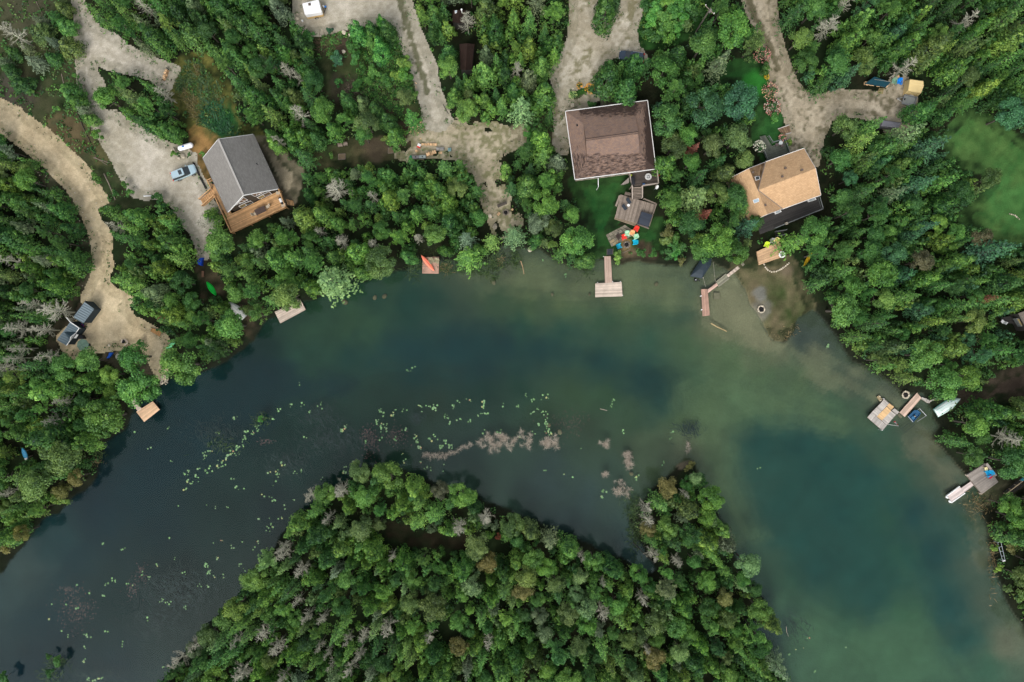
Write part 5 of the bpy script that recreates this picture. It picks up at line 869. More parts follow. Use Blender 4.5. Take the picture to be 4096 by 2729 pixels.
# propane tank, car, timbers, boulders
a, b = P('c1', 290, 272, .7), P('c1', 460, 222, .7); c_ = (a + b) / 2; t = thing('propane_tank', 'white horizontal propane tank with a blue lid beside the mulch bed', 'propane tank', (c_.x, c_.y, 0), math.atan2(*(b - a).yx))
m = MB(); prof = [(-1.45, .02), (-1.42, .2), (-1.3, .38), (-1.1, .5), (1.1, .5), (1.3, .38), (1.42, .2), (1.45, .02)]
m.loft([[V(x, r * math.cos(q), .75 + r * math.sin(q)) for q in np.linspace(0, 6.2832, 21)[:-1]] for x, r in prof]); part(m, 'tank_body', M('tank_white', (.86, .85, .87), .35, .03, 2, 0), t, True)
m = MB(); m.lathe((-.28, 0, 1.2), [(.19, 0), (.19, .1), (.1, .16), (.01, .17)], 14); part(m, 'lid', M('tank_blue', A(22, 110, 200), .4, .05, 3, 0), t, True)
for x in (-.8, .8): m = MB(); m.box((x, 0, .15), (.15, .7, .3)); part(m, 'foot', SLAB, t)
def boulder(k, x, y, r, label, mat=STONE, z=0, grp='pale boulders'):
    p = P(k, x, y, z); t = MB(); t.ellip((p.x, p.y, z + r * .35), (r, r * .8, r * .6), 9, 6, .16, rz=random.uniform(0, 3)); o = t.build('boulder', mat, None, base=(p.x, p.y, z)); tag(o, label, 'boulder', grp)
for x, y, r, l in ((342, 383, .5, 'largest white jagged boulder below the propane tank'), (205, 305, .6, 'broad white boulder left of the propane tank end'), (275, 412, .34, 'small white boulder below the green bush by the tank'), (433, 297, .28, 'small round boulder under the propane tank right end')): boulder('c1', x, y, r, l)
for k, x, y, r, l in (('c8', 140, 540, .38, 'pale block boulder at the edge left of the camper'), ('c8', 140, 410, .3, 'upper pale boulder left of the camper'), ('c8', 1465, 930, .5, 'cream boulder in the weeds below the camper yard'), ('c8', 1650, 1010, .42, 'white boulder beside the leaning pole in the brush'), ('c8', 1465, 1480, .4, 'pale split boulder at the foot of the brush pile'), ('c7', 1395, 1342, .45, 'white boulder left of the stone fire circle'), ('c7', 1465, 1490, .55, 'grey boulder at the shore end of the gravel yard'), ('t21', 165, 725, .55, 'pale flat boulder in the water left of the T shaped dock'), ('c2', 225, 345, .42, 'tan boulder on the path by the flower bed'), ('t31', 2310, 930, .6, 'tan boulder row stone on the right hand lawn'), ('c5', 1130, 1005, .3, 'cream stone at the front edge of the sand yard'), ('t12', 2195, 775 + 660, .1, ''), ('t00', 1440, 1265, .3, 'white stone on the inner edge of the gravel driveway')):
    if l: boulder(k, x, y, r, l, z=WL if 'in the water' in l else 0)
def beam(name, pts, w, h, mat, label, cat, z=None):
    m = MB()
    for a, b in zip(pts[:-1], pts[1:]): m.board(Vector(a) + V(0, 0, h), Vector(b) + V(0, 0, h), w, h)
    o = m.build(name, mat, None, base=Vector(pts[0])); return tag(o, label, cat)
TIMB = M('dark_timber', A(44, 42, 42), .9, .2, 2, .2)
beam('landscape_timber', [P('c1', 495, 485), P('c1', 578, 668)], .25, .35, TIMB, 'upper black timber edging the mulch by the parked car', 'timber'); beam('landscape_timber', [P('c1', 588, 688), P('c1', 678, 862)], .25, .35, TIMB, 'lower black timber edging the mulch by the deck stairs', 'timber')
def car(loc, rz, paint, label, rackc=CHROME):
    t = thing('parked_car', label, 'car', loc, rz)
    def sec(x, hw, z0, z1): return [V(x, -hw * .92, z0), V(x, -hw, z0 + .2), V(x, -hw, z1 - .12), V(x, -hw * .88, z1), V(x, hw * .88, z1), V(x, hw, z1 - .12), V(x, hw, z0 + .2), V(x, hw * .92, z0)]
    m = MB(); m.loft([sec(*s) for s in ((-2.3, .72, .4, .95), (-2.22, .86, .32, 1.0), (-1.2, .92, .26, 1.05), (.6, .92, .26, 1.05), (1.5, .9, .27, .98), (2.1, .82, .3, .88), (2.32, .62, .38, .72))]); bo = part(m, 'body', paint, t, False)
    m = MB(); lo = [(-2.2, .8), (-1.0, .86), (.55, .86), (1.2, .74)]; hi = [(-2.0, .62), (-1.0, .68), (.1, .68), (.3, .6)]
    L = [V(x, -w, 1.03) for x, w in lo] + [V(x, w, 1.03) for x, w in lo[::-1]]; U = [V(x, -w, 1.62) for x, w in hi] + [V(x, w, 1.62) for x, w in hi[::-1]]; m.loft([L, U]); part(m, 'windows', GLASS, t)
    m = MB(); U2 = [V(p.x, p.y * 1.03, 1.6) for p in U]; U3 = [V(p.x * .97, p.y * .9, 1.69) for p in U]; m.loft([U2, U3]); rf_ = part(m, 'roof', paint, t)
    m = MB(); m.box((-.35, 0, 1.69), (.62, .85, .03)); part(m, 'sunroof', GLASS, rf_)
    for sy in (-1, 1): m = MB(); m.tube((-1.9, sy * .6, 1.72), (0, sy * .6, 1.72), .025, n=5); part(m, 'roof_rail', rackc, t)
    for sx in (-1.4, 1.4):
        for sy in (-1, 1):
            m = MB(); m.tube((sx, sy * .78, .34), (sx, sy * .97, .34), .34, n=16); w = part(m, 'wheel', RUBBER, t); m = MB(); m.tube((sx, sy * .9, .34), (sx, sy * .985, .34), .2, n=10); part(m, 'rim', CHROME, w)
    for sy in (-1, 1):
        m = MB(); m.box((-2.27, sy * .68, .88), (.12, .26, .3)); part(m, 'tail_light', M('tail_red', A(210, 30, 30), .3, .05, 2, 0), t); m = MB(); m.box((2.12, sy * .62, .74), (.3, .24, .12)); part(m, 'headlight', CHROME, t)
        m = MB(); m.box((.85, sy * 1.0, 1.05), (.12, .18, .12)); part(m, 'mirror', paint, t)
    return t
car(P('c1', 345, 622, .8) - V(0, 0, .8), math.atan2(*(P('c1', 495, 560) - P('c1', 195, 680)).yx), M('car_paint_blue', A(176, 200, 208), .28, .04, 1, 0, metal=.35, spec=.6), 'silver blue estate car with sunroof parked on the gravel driveway')
car(P('t20', 1100, 520, .8) - V(0, 0, .8), math.radians(172), M('car_paint_dark', A(58, 72, 88), .25, .05, 1, 0, metal=.3, spec=.6), 'dark grey car half hidden under the cedar beside the brown house drive')
# firewood
def logs(name, k, pts, wid, ln, hgt, label, mat=FIREW, rack=False, n=60):
    a, b = P(k, *pts[0]), P(k, *pts[1]); d = (b - a); L = d.length; d.normalize(); sd = V(-d.y, d.x, 0); c = (a + b) / 2; t = thing(name, label, 'firewood', c); m = MB()
    for i in range(n):
        u = random.uniform(0, L); z = random.uniform(.06, hgt); p = a + d * u + V(0, 0, z) + sd * random.uniform(-.05, .05); ln2 = ln * random.uniform(.7, 1.05); an = random.uniform(-.12, .12); dd = sd * math.cos(an) + d * math.sin(an)
        r = random.uniform(.05, .1); m.tube(p - dd * ln2 / 2, p + dd * ln2 / 2, r, r * random.uniform(.7, 1), random.choice((3, 4, 5)))
    if rack: r_ = MB(); r_.board(a + V(0, 0, .06), b + V(0, 0, .06), .12, .06); r_.board(a - d * .1, a - d * .1 + V(0, 0, hgt + .2), .1, .1, up=d); r_.board(b + d * .1, b + d * .1 + V(0, 0, hgt + .2), .1, .1, up=d); wpart(r_, 'rack', DARKW, t)
    wpart(m, 'split_logs', mat, t); return t
logs('firewood_stack', 't00', [(1515, 745), (1550, 648)], .4, .45, .9, 'stack of split firewood on a rack at the end of the driveway spur', rack=True)
logs('firewood_stack', 'c7', [(432, 345), (655, 347)], .4, .42, .5, 'long row of split firewood beside the red and white cooler'); logs('firewood_stack', 'c7', [(510, 495), (640, 450)], .4, .6, .7, 'leaning heap of split firewood right of the grey storage boxes'); logs('firewood_stack', 'c7', [(355, 438), (405, 434)], .4, .38, .4, 'short stack of split firewood above the grey storage boxes', n=18); logs('firewood_stack', 'c7', [(685, 462), (720, 462)], .3, .35, .3, 'few split logs under the tarp covered pile', n=9)
def scatterlogs(k, pts, label):
    c = cen([P(k, x, y) for x, y in pts]); m = MB()
    for x, y in pts:
        p = P(k, x, y, .08); an = random.uniform(0, 3.1); d = V(math.cos(an), math.sin(an), 0) * .2; m.tube(p - d, p + d, .09, .08, 4)
    tag(m.build('firewood_heap', FIREW, None, base=c), label, 'firewood')
scatterlogs('c7', [(random.gauss(335, 32), random.gauss(100, 22)) for _ in range(26)] + [(428, 33), (428, 262), (378, 68)], 'loose heap of split firewood under the bright green pine'); scatterlogs('c7', [(285, 165), (290, 160), (278, 168)], 'three split logs lying apart left of the loose firewood heap'); scatterlogs('t10', [(1470, 765), (1471, 800), (1460, 935)], 'cut logs lying along the edge of the gravel lane')
# bins, cooler, tarp pile, pits, benches, fire circle
def bin_box(k, x, y, l, w, h, mat, label, rz=.04):
    p = P(k, x, y, h); t = thing('storage_box', label, 'storage box', (p.x, p.y, 0), rz); m = MB(); m.box((0, 0, h / 2 - .03), (l * .94, w * .9, h - .06)); part(m, 'body', BLACK, t); m = MB(); m.loft([[V(sx * l / 2 * q, sy * w / 2 * q, z) for sx, sy in ((-1, -1), (1, -1), (1, 1), (-1, 1))] for z, q in ((h - .06, 1), (h, 1), (h + .05, .9))]); lo = part(m, 'lid', mat, t); m = MB(); m.lathe((0, 0, h + .05), [(.1, 0), (.12, .05), (.05, .08)], 8); part(m, 'knob', BLACK, lo)
GREYP = M('grey_plastic', A(132, 128, 126), .6, .08, 2, .05); bin_box('c7', 357, 518, 1.3, .58, .7, GREYP, 'left grey lidded storage box below the firewood'); bin_box('c7', 452, 514, 1.25, .6, .7, M('pale_grey_plastic', A(150, 160, 154), .6, .08, 2, .05), 'right pale grey lidded storage box below the firewood')
p = P('c7', 287, 510, .8); t = thing('barrel', 'green barrel at the left end of the grey storage boxes', 'barrel', (p.x, p.y, 0)); m = MB(); m.lathe((0, 0, 0), [(.24, 0), (.28, .2), (.28, .6), (.24, .82)], 14); part(m, 'barrel_body', M('barrel_green', A(24, 120, 82), .5, .1, 2, .05), t); m = MB(); m.lathe((0, 0, .82), [(.2, 0), (.2, .04), (.1, .07)], 12); part(m, 'lid', M('barrel_green'), t)
p = P('c7', 403, 360, .4); t = thing('cooler', 'red cooler with a white lid at the end of the firewood row', 'cooler', (p.x, p.y, 0), -.45); m = MB(); m.box((0, -.12, .22), (.62, .42, .44)); part(m, 'cooler_body', RED, t); m = MB(); m.box((0, .12, .46), (.62, .5, .06)); part(m, 'lid', WHITE, t)
def tarp(name, k, pts, h, mat, label, cat='tarpaulin'):
    base = [P(k, x, y, 0) for x, y in pts]; c = cen(base); m = MB(); n = len(base); rings = []
    for s, z in ((1.0, 0), (.98, h * .55), (.86, h * .9), (.5, h), (.05, h * 1.02)): rings.append([c + (p - c) * s * random.uniform(.95, 1.05) + V(0, 0, z * random.uniform(.85, 1.08)) for p in base])
    m.loft(rings); return tag(m.build(name, mat, None, base=c), label, cat)
def ringpts(x0, y0, x1, y1, n=6):
    out = []
    for (ax, ay), (bx, by) in zip(((x0, y0), (x1, y0), (x1, y1), (x0, y1)), ((x1, y0), (x1, y1), (x0, y1), (x0, y0))): out += [(ax + (bx - ax) * i / n, ay + (by - ay) * i / n) for i in range(n)]
    return out
tarp('tarp_cover', 'c7', ringpts(645, 390, 758, 430), .8, M('grey_tarp', A(158, 156, 152), .6, .15, 2, .05), 'grey tarp covered pile right of the firewood row'); tarp('tarp_cover', 'c7', ringpts(808, 398, 856, 440), .7, M('pale_blue_tarp', A(140, 176, 178), .6, .15, 2, .05), 'pale blue tub half under the tree beside the tarp covered pile', 'tub')
for x0, y0, x1, y1, l in ((757, 1415, 820, 1468, 'left shallow timber framed pit in the clearing'), (1214, 1358, 1276, 1410, 'right shallow timber framed pit in the clearing')):
    q = quad('t10', [(x0, y1), (x1, y1 - 4), (x1 + 2, y0), (x0 + 2, y0 + 3)], .08); t = thing('framed_pit', l, 'game pit', cen(q) - V(0, 0, .08)); m = MB(); m.add([p - V(0, 0, .04) for p in q], [(0, 1, 2, 3)]); wpart(m, 'sand_bed', M('pit_sand', A(112, 98, 78), .95, .2, 2, 0), t); m = MB()
    for a, b in zip(q, q[1:] + q[:1]): m.board(a + V(0, 0, .04), b + V(0, 0, .04), .1, .12)
    wpart(m, 'frame', GREYW, t)
def bench(k, p0, p1, mat, label, back=True, side=1):
    a, b = P(k, *p0, .45), P(k, *p1, .45); c = (a + b) / 2; L = (b - a).length; t = thing('wooden_bench', label, 'bench', (c.x, c.y, 0), math.atan2(*(b - a).yx)); m = MB(); boards(m, [V(-L / 2, -.22, .45), V(L / 2, -.22, .45), V(L / 2, .22, .45), V(-L / 2, .22, .45)], .13); part(m, 'seat', mat, t)
    for sx in (-1, 1): m = MB(); m.box((sx * (L / 2 - .15), 0, .2), (.08, .4, .4)); part(m, 'leg', mat, t)
    if back: m = MB(); m.box((0, side * .26, .72), (L, .05, .45)); part(m, 'backrest', mat, t)
    return t
bench('t10', (752, 1340), (795, 1335), GREYW, 'left grey bench at the edge of the clearing'); bench('t10', (802, 1330), (842, 1326), GREYW, 'right grey bench at the edge of the clearing'); bench('c7', (1498, 1210), (1628, 1155), M('bench_grey', A(84, 78, 72), .9, .2, 2, .15), 'long grey wooden bench above the stone fire circle'); bench('c7', (1500, 1330), (1530, 1290), TANW, 'short pale wooden bench left of the stone fire circle', False)
def firepit(k, x, y, R, label, smat=STONE, n=14, bed=ASH, z=0, r=.17):
    p = P(k, x, y, z); t = thing('fire_pit', label, 'fire pit', (p.x, p.y, z)); m = MB(); m.lathe((0, 0, .01), [(R * .9, 0), (R * .75, .05), (.02, .03)], 14); part(m, 'ash_bed', bed, t)
    m = MB()
    for i in range(n): a = i * 6.2832 / n + random.uniform(-.1, .1); m.ellip((math.cos(a) * R * random.uniform(.93, 1.07), math.sin(a) * R, .1), (r * random.uniform(.8, 1.25), r * .9, r * .8), 7, 5, .15, rz=a)
    part(m, 'stone_ring', smat, t)
    m = MB()
    for i in range(4): a = random.uniform(0, 6.28); m.tube((math.cos(a) * R * .6, math.sin(a) * R * .6, .1), (-math.cos(a + .6) * R * .5, -math.sin(a + .6) * R * .5, .16), .05, n=5)
    part(m, 'charred_logs', BLACK, t); return t
firepit('c7', 1615, 1290, .5, 'round stone fire circle with charred logs in the gravel yard', DSTONE); firepit('d3', 1638, 1162, .62, 'pale stone fire ring on the sand near the inlet', STONE, 18, r=.16); firepit('d1', 1005, 205, .62, 'pale stone ring holding dark soil beside the long floating dock', STONE, 16); firepit('d5', 1115, 1035, .55, 'grey block fire ring among the coloured chairs', DSTONE, 12, r=.2)
p = P('c7', 1705, 1250, .2); m = MB(); m.tube((p.x, p.y, 0), (p.x, p.y, .35), .2, n=8); tag(m.build('log_stump', FIREW, None, base=(p.x, p.y, 0)), 'cut log stump right of the stone fire circle', 'stump')
# ================================================================ BROWN ROOFED HOUSE
def stain_b(p):
    q = (H - p.z) / H; cx = (p.x / q / S + 2048 - 2230) / .26791; cy = (1364.5 - p.y / q / S - 330) / .26791
    s = 0.0
    if cy < 640 and cx > 330: s = max(s, .72 * float(sst(650, 400, cy)) * (1 if cx < 1180 else .7))
    if cx > 1230: s = max(s, .35 + .65 * float(sst(1250, 1400, cx)))
    if cy > 1060: s = max(s, .52 if cx < 1350 else .8)
    if cx < 420 and cy > 900: s = max(s, .35)
    return s
ROOFB = shingle('brown_shingles', A(134, 110, 95), A(116, 100, 92), A(44, 36, 34), rowh=.24, var=.2)
b = thing('brown_house', 'house with a large stained brown shingle roof beside the T shaped dock lawn', 'house', P('c2', 790, 850, 0)); z1, z2, z3 = 3.6, 5.0, 6.5
E = [P('c2', *q, z1) for q in ((118, 432), (1343, 270), (1470, 1292), (262, 1450))]; I4 = [P('c2', *q, z2) for q in ((385, 612), (1165, 508), (1226, 1062), (441, 1162))]; RL, RR = P('c2', 424, 855, z3), P('c2', 1206, 748, z3)
m = MB(); m.slab([E[0], E[1], I4[1], I4[0]], .12, 26, 8, stain_b, .45); m.slab([I4[0], I4[1], RR, RL], .12, 20, 8, stain_b, .5); m.slab([E[2], E[3], I4[3], I4[2]], .12, 26, 8, stain_b, .5); m.slab([I4[2], I4[3], RL, RR], .12, 20, 8, stain_b, .5)
o_ = V(.18, .02, -.25); m.slab([E[3], E[0], I4[0] - o_ * 0, I4[3] - o_ * 0], .12, 22, 8, stain_b, .42); m.slab([E[1], E[2], I4[2], I4[1]], .12, 22, 8, stain_b, .45)
m.add([I4[0] , I4[3], RL], [(0, 1, 2)]); m.add([I4[1], I4[2], RR], [(0, 2, 1)]); ro = wpart(m, 'roof', ROOFB, b)
m = MB(); dr = (RR - RL).normalized(); sdv = V(-dr.y, dr.x, 0)
for s in (-1, 1): m.board(RL + V(0, 0, .03) + sdv * s * .16 - V(0, 0, .02), RR + V(0, 0, .03) + sdv * s * .16 - V(0, 0, .02), .06, .04, .1)
wpart(m, 'ridge_vent', M('vent_dark', A(58, 48, 44), .9, .1, 3, .1), ro)
m = MB(); p = P('c2', 292, 645, 4.3); m.box(p + V(0, 0, .1), (.28, .34, .3)); wpart(m, 'roof_vent', BLACK, ro)
m = MB()
for a, c in zip(E, E[1:] + E[:1]): m.board(a + V(0, 0, .02), c + V(0, 0, .02), .17, .13, .9)
wpart(m, 'gutter', M('white_gutter', (.66, .65, .62), .6, .15, 2, .1), ro)
c0 = cen(E); Wc = [V(*(c0 + (p - c0) * .94).xy, 0) for p in E]; m = MB(); BW = M('pale_siding', A(150, 140, 126), .8, .1, 3, .1); m.prism([p.xy for p in Wc], 0, z1 - .1); wpart(m, 'wall', BW, b)
m = MB()
for i in range(4):
    a, c = Wc[3], Wc[2]; u = .1 + i * .14; p = a.lerp(c, u); q = a.lerp(c, u + .09); n = V(q.y - p.y, -(q.x - p.x), 0).normalized(); m.obox(V(p.x, p.y, .9) + n * .003, q - p, n * .04, V(0, 0, 1.3))
wpart(m, 'window', GLASS, b)
m = MB(); pa, pb = P('c2', 607, 1425, 3.2), P('c2', 610, 1558, 2.9); m.board(pa, pb, .1, .1); m.tube(V(pb.x, pb.y, 0), pb, .05, n=6); wpart(m, 'downpipe', WHITE, b)
zu = 2.2; ud = [P('c2', *q, zu) for q in ((1085, 1345), (1470, 1295), (1495, 1515), (1100, 1560))]; m = MB(); boards(m, [ud[3], ud[2], ud[1], ud[0]]); dk = wpart(m, 'upper_deck', M('dark_weathered_boards', A(74, 66, 60), .85, .3, 1.2, .3), b)
m = MB(); R1_ = [P('c3', 558, 55, zu), P('c3', 600, 285, zu)]; R2_ = [P('c3', 1010, 0, zu), P('c3', 1035, 235, zu), P('c3', 780, 272, zu)]; rail(m, R1_, .95); rail(m, R2_, .95); wpart(m, 'railing', M('pale_rail_boards', A(164, 152, 140), .85, .2, 1.5, .2), dk)
m = MB()
for p in ud: m.tube(V(p.x, p.y, 0), p - V(0, 0, .04), .09, n=6)
wpart(m, 'deck_posts', GREYW, dk)
stairs('stairs', GREYW, dk, P('c3', 606, 285, zu), P('c3', 772, 275, zu), P('c3', 606, 490, .75), P('c3', 770, 472, .75), 8, True, M('pale_rail_boards'))
zl = .7; m = MB(); ld = [P('c3', *q, zl) for q in ((325, 790), (700, 885), (1005, 580), (420, 400))]
m = MB(); boards(m, [P('c3', 420, 405, zl), P('c3', 1012, 578, zl), P('c3', 905, 935, zl), P('c3', 330, 790, zl)], across=True); lo = wpart(m, 'lower_deck', GREYW, b)
lp = [P('c3', 345, 735, zl), P('c3', 705, 855, zl)]; dv = P('c3', 330, 800, 0) - P('c3', 350, 725, 0)
stairs('deck_steps', M('worn_step_boards', A(150, 134, 112), .85, .25, 1.2, .35), lo, P('c3', 340, 745, zl + .03), P('c3', 705, 862, zl + .03), P('c3', 322, 815, .1), P('c3', 680, 938, .1), 4, False)
m = MB(); rail(m, [P('c3', 795, 485, zl), P('c3', 1005, 572, zl), P('c3', 950, 735, zl)], .8, .3); wpart(m, 'railing', GREYW, lo); m = MB(); m.board(P('c3', 695, 893, zl + .06), P('c3', 893, 968, zl + .06), .25, .06); wpart(m, 'edge_board', GREYW, lo); m = MB(); m.board(P('c3', 410, 420, zl + .42), P('c3', 345, 600, zl + .42), .34, .05); m.board(P('c3', 405, 425, zl + .36), P('c3', 350, 590, zl + .36), .1, .36); wpart(m, 'built_in_bench', GREYW, lo)
ra = [P('t20', *q, .35) for q in ((812, 890), (880, 865), (960, 885), (1010, 900), (1012, 960), (815, 975))]; m = MB(); boards(m, [P('t20', 815, 985, .4), P('t20', 950, 968, .4), P('t20', 950, 880, .4), P('t20', 812, 895, .4)], across=True); boards(m, [P('t20', 955, 965, .4), P('t20', 1015, 955, .4), P('t20', 1005, 890, .4), P('t20', 955, 882, .4)], across=True); wpart(m, 'entry_deck', M('grey_entry_boards', A(98, 92, 80), .9, .3, 1.2, .3), b)
# things on and round the decks
def round_table(k, x, y, z, r, mat, label, spokes=False, h=.72):
    p = P(k, x, y, z + h); t = thing('round_table', label, 'table', (p.x, p.y, z)); m = MB(); m.lathe((0, 0, h - .04), [(r, 0), (r, .04), (r * .97, .045), (.01, .045)], 24); to = part(m, 'tabletop', mat, t); m = MB(); m.tube((0, 0, 0), (0, 0, h - .04), .05, n=8); m.tube((0, 0, 0), (0, 0, .03), r * .5, n=12); part(m, 'pedestal', mat, t)
    if spokes:
        m = MB(); m.lathe((0, 0, h + .007), [(r * .66, 0), (r * .66, .012), (r * .58, .012), (r * .58, 0)], 24)
        for i in range(6): a = i * 1.0472; m.board((math.cos(a) * r * .1, math.sin(a) * r * .1, h + .02), (math.cos(a) * r * .6, math.sin(a) * r * .6, h + .02), .05, .012)
        m.lathe((0, 0, h + .012), [(r * .13, 0), (r * .13, .02), (.01, .02)], 12); part(m, 'wheel_pattern', M('grey_glass', (.5, .5, .5), .3, .05, 2, 0) if False else WHITE, to)
    return t
round_table('c3', 880, 112, zu, .62, M('frosted_glass', A(176, 174, 168), .3, .05, 2, 0), 'round glass patio table with white spokes on the upper deck', True); round_table('c3', 553, 583, zl, .26, WHITE, 'small white round side table between blue loungers', h=.45)
def tarpbox(k, pts, z, h, mat, name, label, cat, pr=.05):
    q = [P(k, x, y, z + h) for x, y in pts]; c = cen(q); t = thing(name, label, cat, V(c.x, c.y, z)); m = MB(); m.loft([[V(p.x, p.y, z) for p in q], [V(*(c + (p - c) * 1.0).xy, z + h * .8) for p in q], [V(*(c + (p - c) * .97).xy, z + h) for p in q], [V(*(c + (p - c) * .4).xy, z + h + pr) for p in q]]); wpart(m, 'cover', mat, t); return t
t = tarpbox('c3', [(770, 682), (955, 742), (885, 935), (705, 880)], zl - .05, .85, M('slate_cover', A(50, 56, 66), .55, .15, 1.2, 0), 'hot_tub', 'square hot tub under a slate grey cover on the lower deck', 'hot tub'); q = [P('c3', *p, zl + .86) for p in ((735, 780), (918, 838))]; m = MB(); m.board(q[0], q[1], .03, .02); wpart(m, 'cover_seam', BLACK, t)
tarpbox('c3', [(590, 115), (655, 112), (662, 240), (605, 248)], zu, 1.0, BLACK, 'covered_barbecue', 'black covered barbecue on the upper deck by the railing', 'barbecue')
def lounger(k, p0, p1, z, mat, label):
    a, c = P(k, *p0, z + .3), P(k, *p1, z + .3); L = (c - a).length; mid = (a + c) / 2; t = thing('sun_lounger', label, 'sun lounger', (mid.x, mid.y, z), math.atan2(*(c - a).yx)); m = MB(); m.box((.1 * L, 0, .3), (L * .8, .6, .05)); part(m, 'seat', mat, t); m = MB(); m.obox((-L * .3, -.3, .3), (-L * .2, 0, .35), (0, .6, 0), (.03, 0, .05)); part(m, 'backrest', mat, t)
    for sx in (-.25, .45):
        for sy in (-.25, .25): m = MB(); m.tube((sx * L, sy, 0), (sx * L, sy, .29), .025, n=5); part(m, 'leg', BLACK, t)
DBL = M('dark_blue_fabric', A(48, 56, 64), .8, .15, 3, 0); lounger('c3', (525, 470), (585, 555), zl, DBL, 'dark blue lounger right of the small white side table'); lounger('c3', (455, 580), (515, 655), zl, DBL, 'dark blue lounger left of the small white side table')
bench('c3', (490, 395), (588, 415), GREYW, 'grey wooden bench at the top of the lower deck'); 
p = P('c3', 800, 240, zu); m = MB(); m.box((p.x, p.y, zu + .2), (.4, .3, .4)); tag(m.build('plastic_tote', M('tote_blue', A(34, 84, 128), .5, .1, 2, 0), None, base=(p.x, p.y, zu)), 'small blue tote on the upper deck above the stairs', 'tote')
p = P('c2', 988, 288, .5); m = MB(); m.box((p.x, p.y, .25), (.5, .55, .5), .3); tag(m.build('plastic_tote', CYAN, None, base=(p.x, p.y, 0)), 'turquoise tote against the back wall of the brown house', 'tote')
p = P('c3', 595, 93, zu); m = MB(); m.box((p.x, p.y, zu + .15), (.26, .26, .3)); tag(m.build('bucket', LIME, None, base=(p.x, p.y, zu)), 'yellow bucket beside the covered barbecue', 'bucket')
p = P('c3', 1018, 282, 2.6); t = thing('satellite_dish', 'white satellite dish on a mast below the upper deck corner', 'satellite dish', (p.x, p.y, 0)); m = MB(); m.tube((0, 0, 0), (0, 0, 2.5), .03, n=6); part(m, 'mast', STEEL, t); m = MB(); R_ = Matrix.Rotation(.9, 3, V(.7, .7, 0)); m.lathe((0, 0, 2.6), [(.02, 0), (.25, .03), (.4, .1), (.41, .1), (.25, .02), (.02, -.02)], 16, m=R_); part(m, 'dish', WHITE, t)
p = P('c3', 1045, 92, .2); t = thing('red_kayak', 'red boat tip poking out behind the upper deck', 'kayak', (p.x, p.y, 0)); m = MB(); m.loft([[V(x, y * w, .1 + z * w) for y, z in ((-1, .5), (0, 0), (1, .5), (0, 1))] for x, w in ((-.5, .28), (0, .22), (.4, .03))]); part(m, 'hull', M('kayak_red', A(190, 40, 36), .4, .1, 2, 0), t)
q = [P('c3', *a, .5) for a in ((430, 245), (550, 135), (560, 210), (500, 235))]; t = thing('folded_umbrella', 'grey and orange canvas wedge leaning beside the upper deck', 'canvas cover', cen(q) - V(0, 0, .5)); m = MB(); m.loft([[V(p.x, p.y, z) for p in q] for z in (.02, .5)]); m.add([q[0] + V(0, 0, .02), q[1] + V(0, 0, .5), q[2] + V(0, 0, .3)], [(0, 1, 2)]); wpart(m, 'canvas', M('grey_canvas', A(138, 130, 122), .9, .25, 2, .1), t)
# plastic armchairs round the fire
def armchair(loc, rz, mat, label, s=1.0, grp='plastic chairs round the fire ring'):
    t = thing('plastic_chair', label, 'chair', loc, rz, grp); m = MB()
    for i in range(5): y = -.25 + i * .125; m.loft([[V(x, y - .055, z), V(x, y + .055, z), V(x, y + .055, z - .03), V(x, y - .055, z - .03)] for x, z in ((.34, .38), (.3, .4), (-.2, .27))])
    part(m, 'seat', mat, t); m = MB()
    for i in range(5): y = -.26 + i * .13; hh = .98 - abs(i - 2) * .06; m.loft([[V(x, y * q - .055, z), V(x, y * q + .055, z), V(x - .03, y * q + .055, z), V(x - .03, y * q - .055, z)] for x, z, q in ((-.18, .27, .8), (-.34, .65, 1), (-.46, hh, 1.05))])
    part(m, 'backrest', mat, t)
    for s_ in (-1, 1):
        m = MB(); m.loft([[V(x, s_ * .36 - w, z), V(x, s_ * .36 + w, z), V(x, s_ * .36 + w, z - .03), V(x, s_ * .36 - w, z - .03)] for x, z, w in ((-.36, .55, .05), (.1, .58, .06), (.42, .58, .09), (.46, .57, .05))]); part(m, 'armrest', mat, t)
        m = MB(); m.obox((.3, s_ * .36 - .04, 0), (.08, 0, 0), (0, .06, 0), (0, 0, .55)); part(m, 'leg', mat, t); m = MB(); m.obox((-.4, s_ * .34 - .03, 0), (.07, 0, 0), (0, .06, 0), (.05, 0, .55)); part(m, 'leg', mat, t)
    t.scale = (s, s, s); return t
fp_ = P('d5', 1115, 1035)
for x, y, mt, l, an in ((1520, 370, RED, 'red plastic armchair furthest from the fire, beside the deck step', None), (995, 725, RED, 'red plastic armchair closest to the fire ring', -70), (1130, 575, MINT, 'mint green plastic armchair beside the nearer red chair', -95), (1490, 700, MINT, 'mint green plastic armchair above the right turquoise chair', 200), (1340, 555, PEACH, 'peach plastic armchair between the two mint ones', -115), (1470, 935, CYAN, 'turquoise plastic armchair right of the fire ring', 185), (795, 1095, CYAN, 'turquoise plastic armchair left of the fire ring', 20), (780, 710, BROWNP, 'dark brown armchair left of the nearer red chair', -45)):
    p = P('d5', x, y, .5); d = fp_ - p; a = math.atan2(d.y, d.x) if an is None else math.radians(an); armchair((p.x, p.y, 0), a, mt, l, 1.06)
q = quad('d5', [(245, 625), (1040, 205), (1560, 560), (480, 1130)], .06); m = MB(); c = cen(q); t = thing('stone_patio', 'worn flagstone patio with coloured chairs beside the hot tub deck', 'patio', c - V(0, 0, .06))
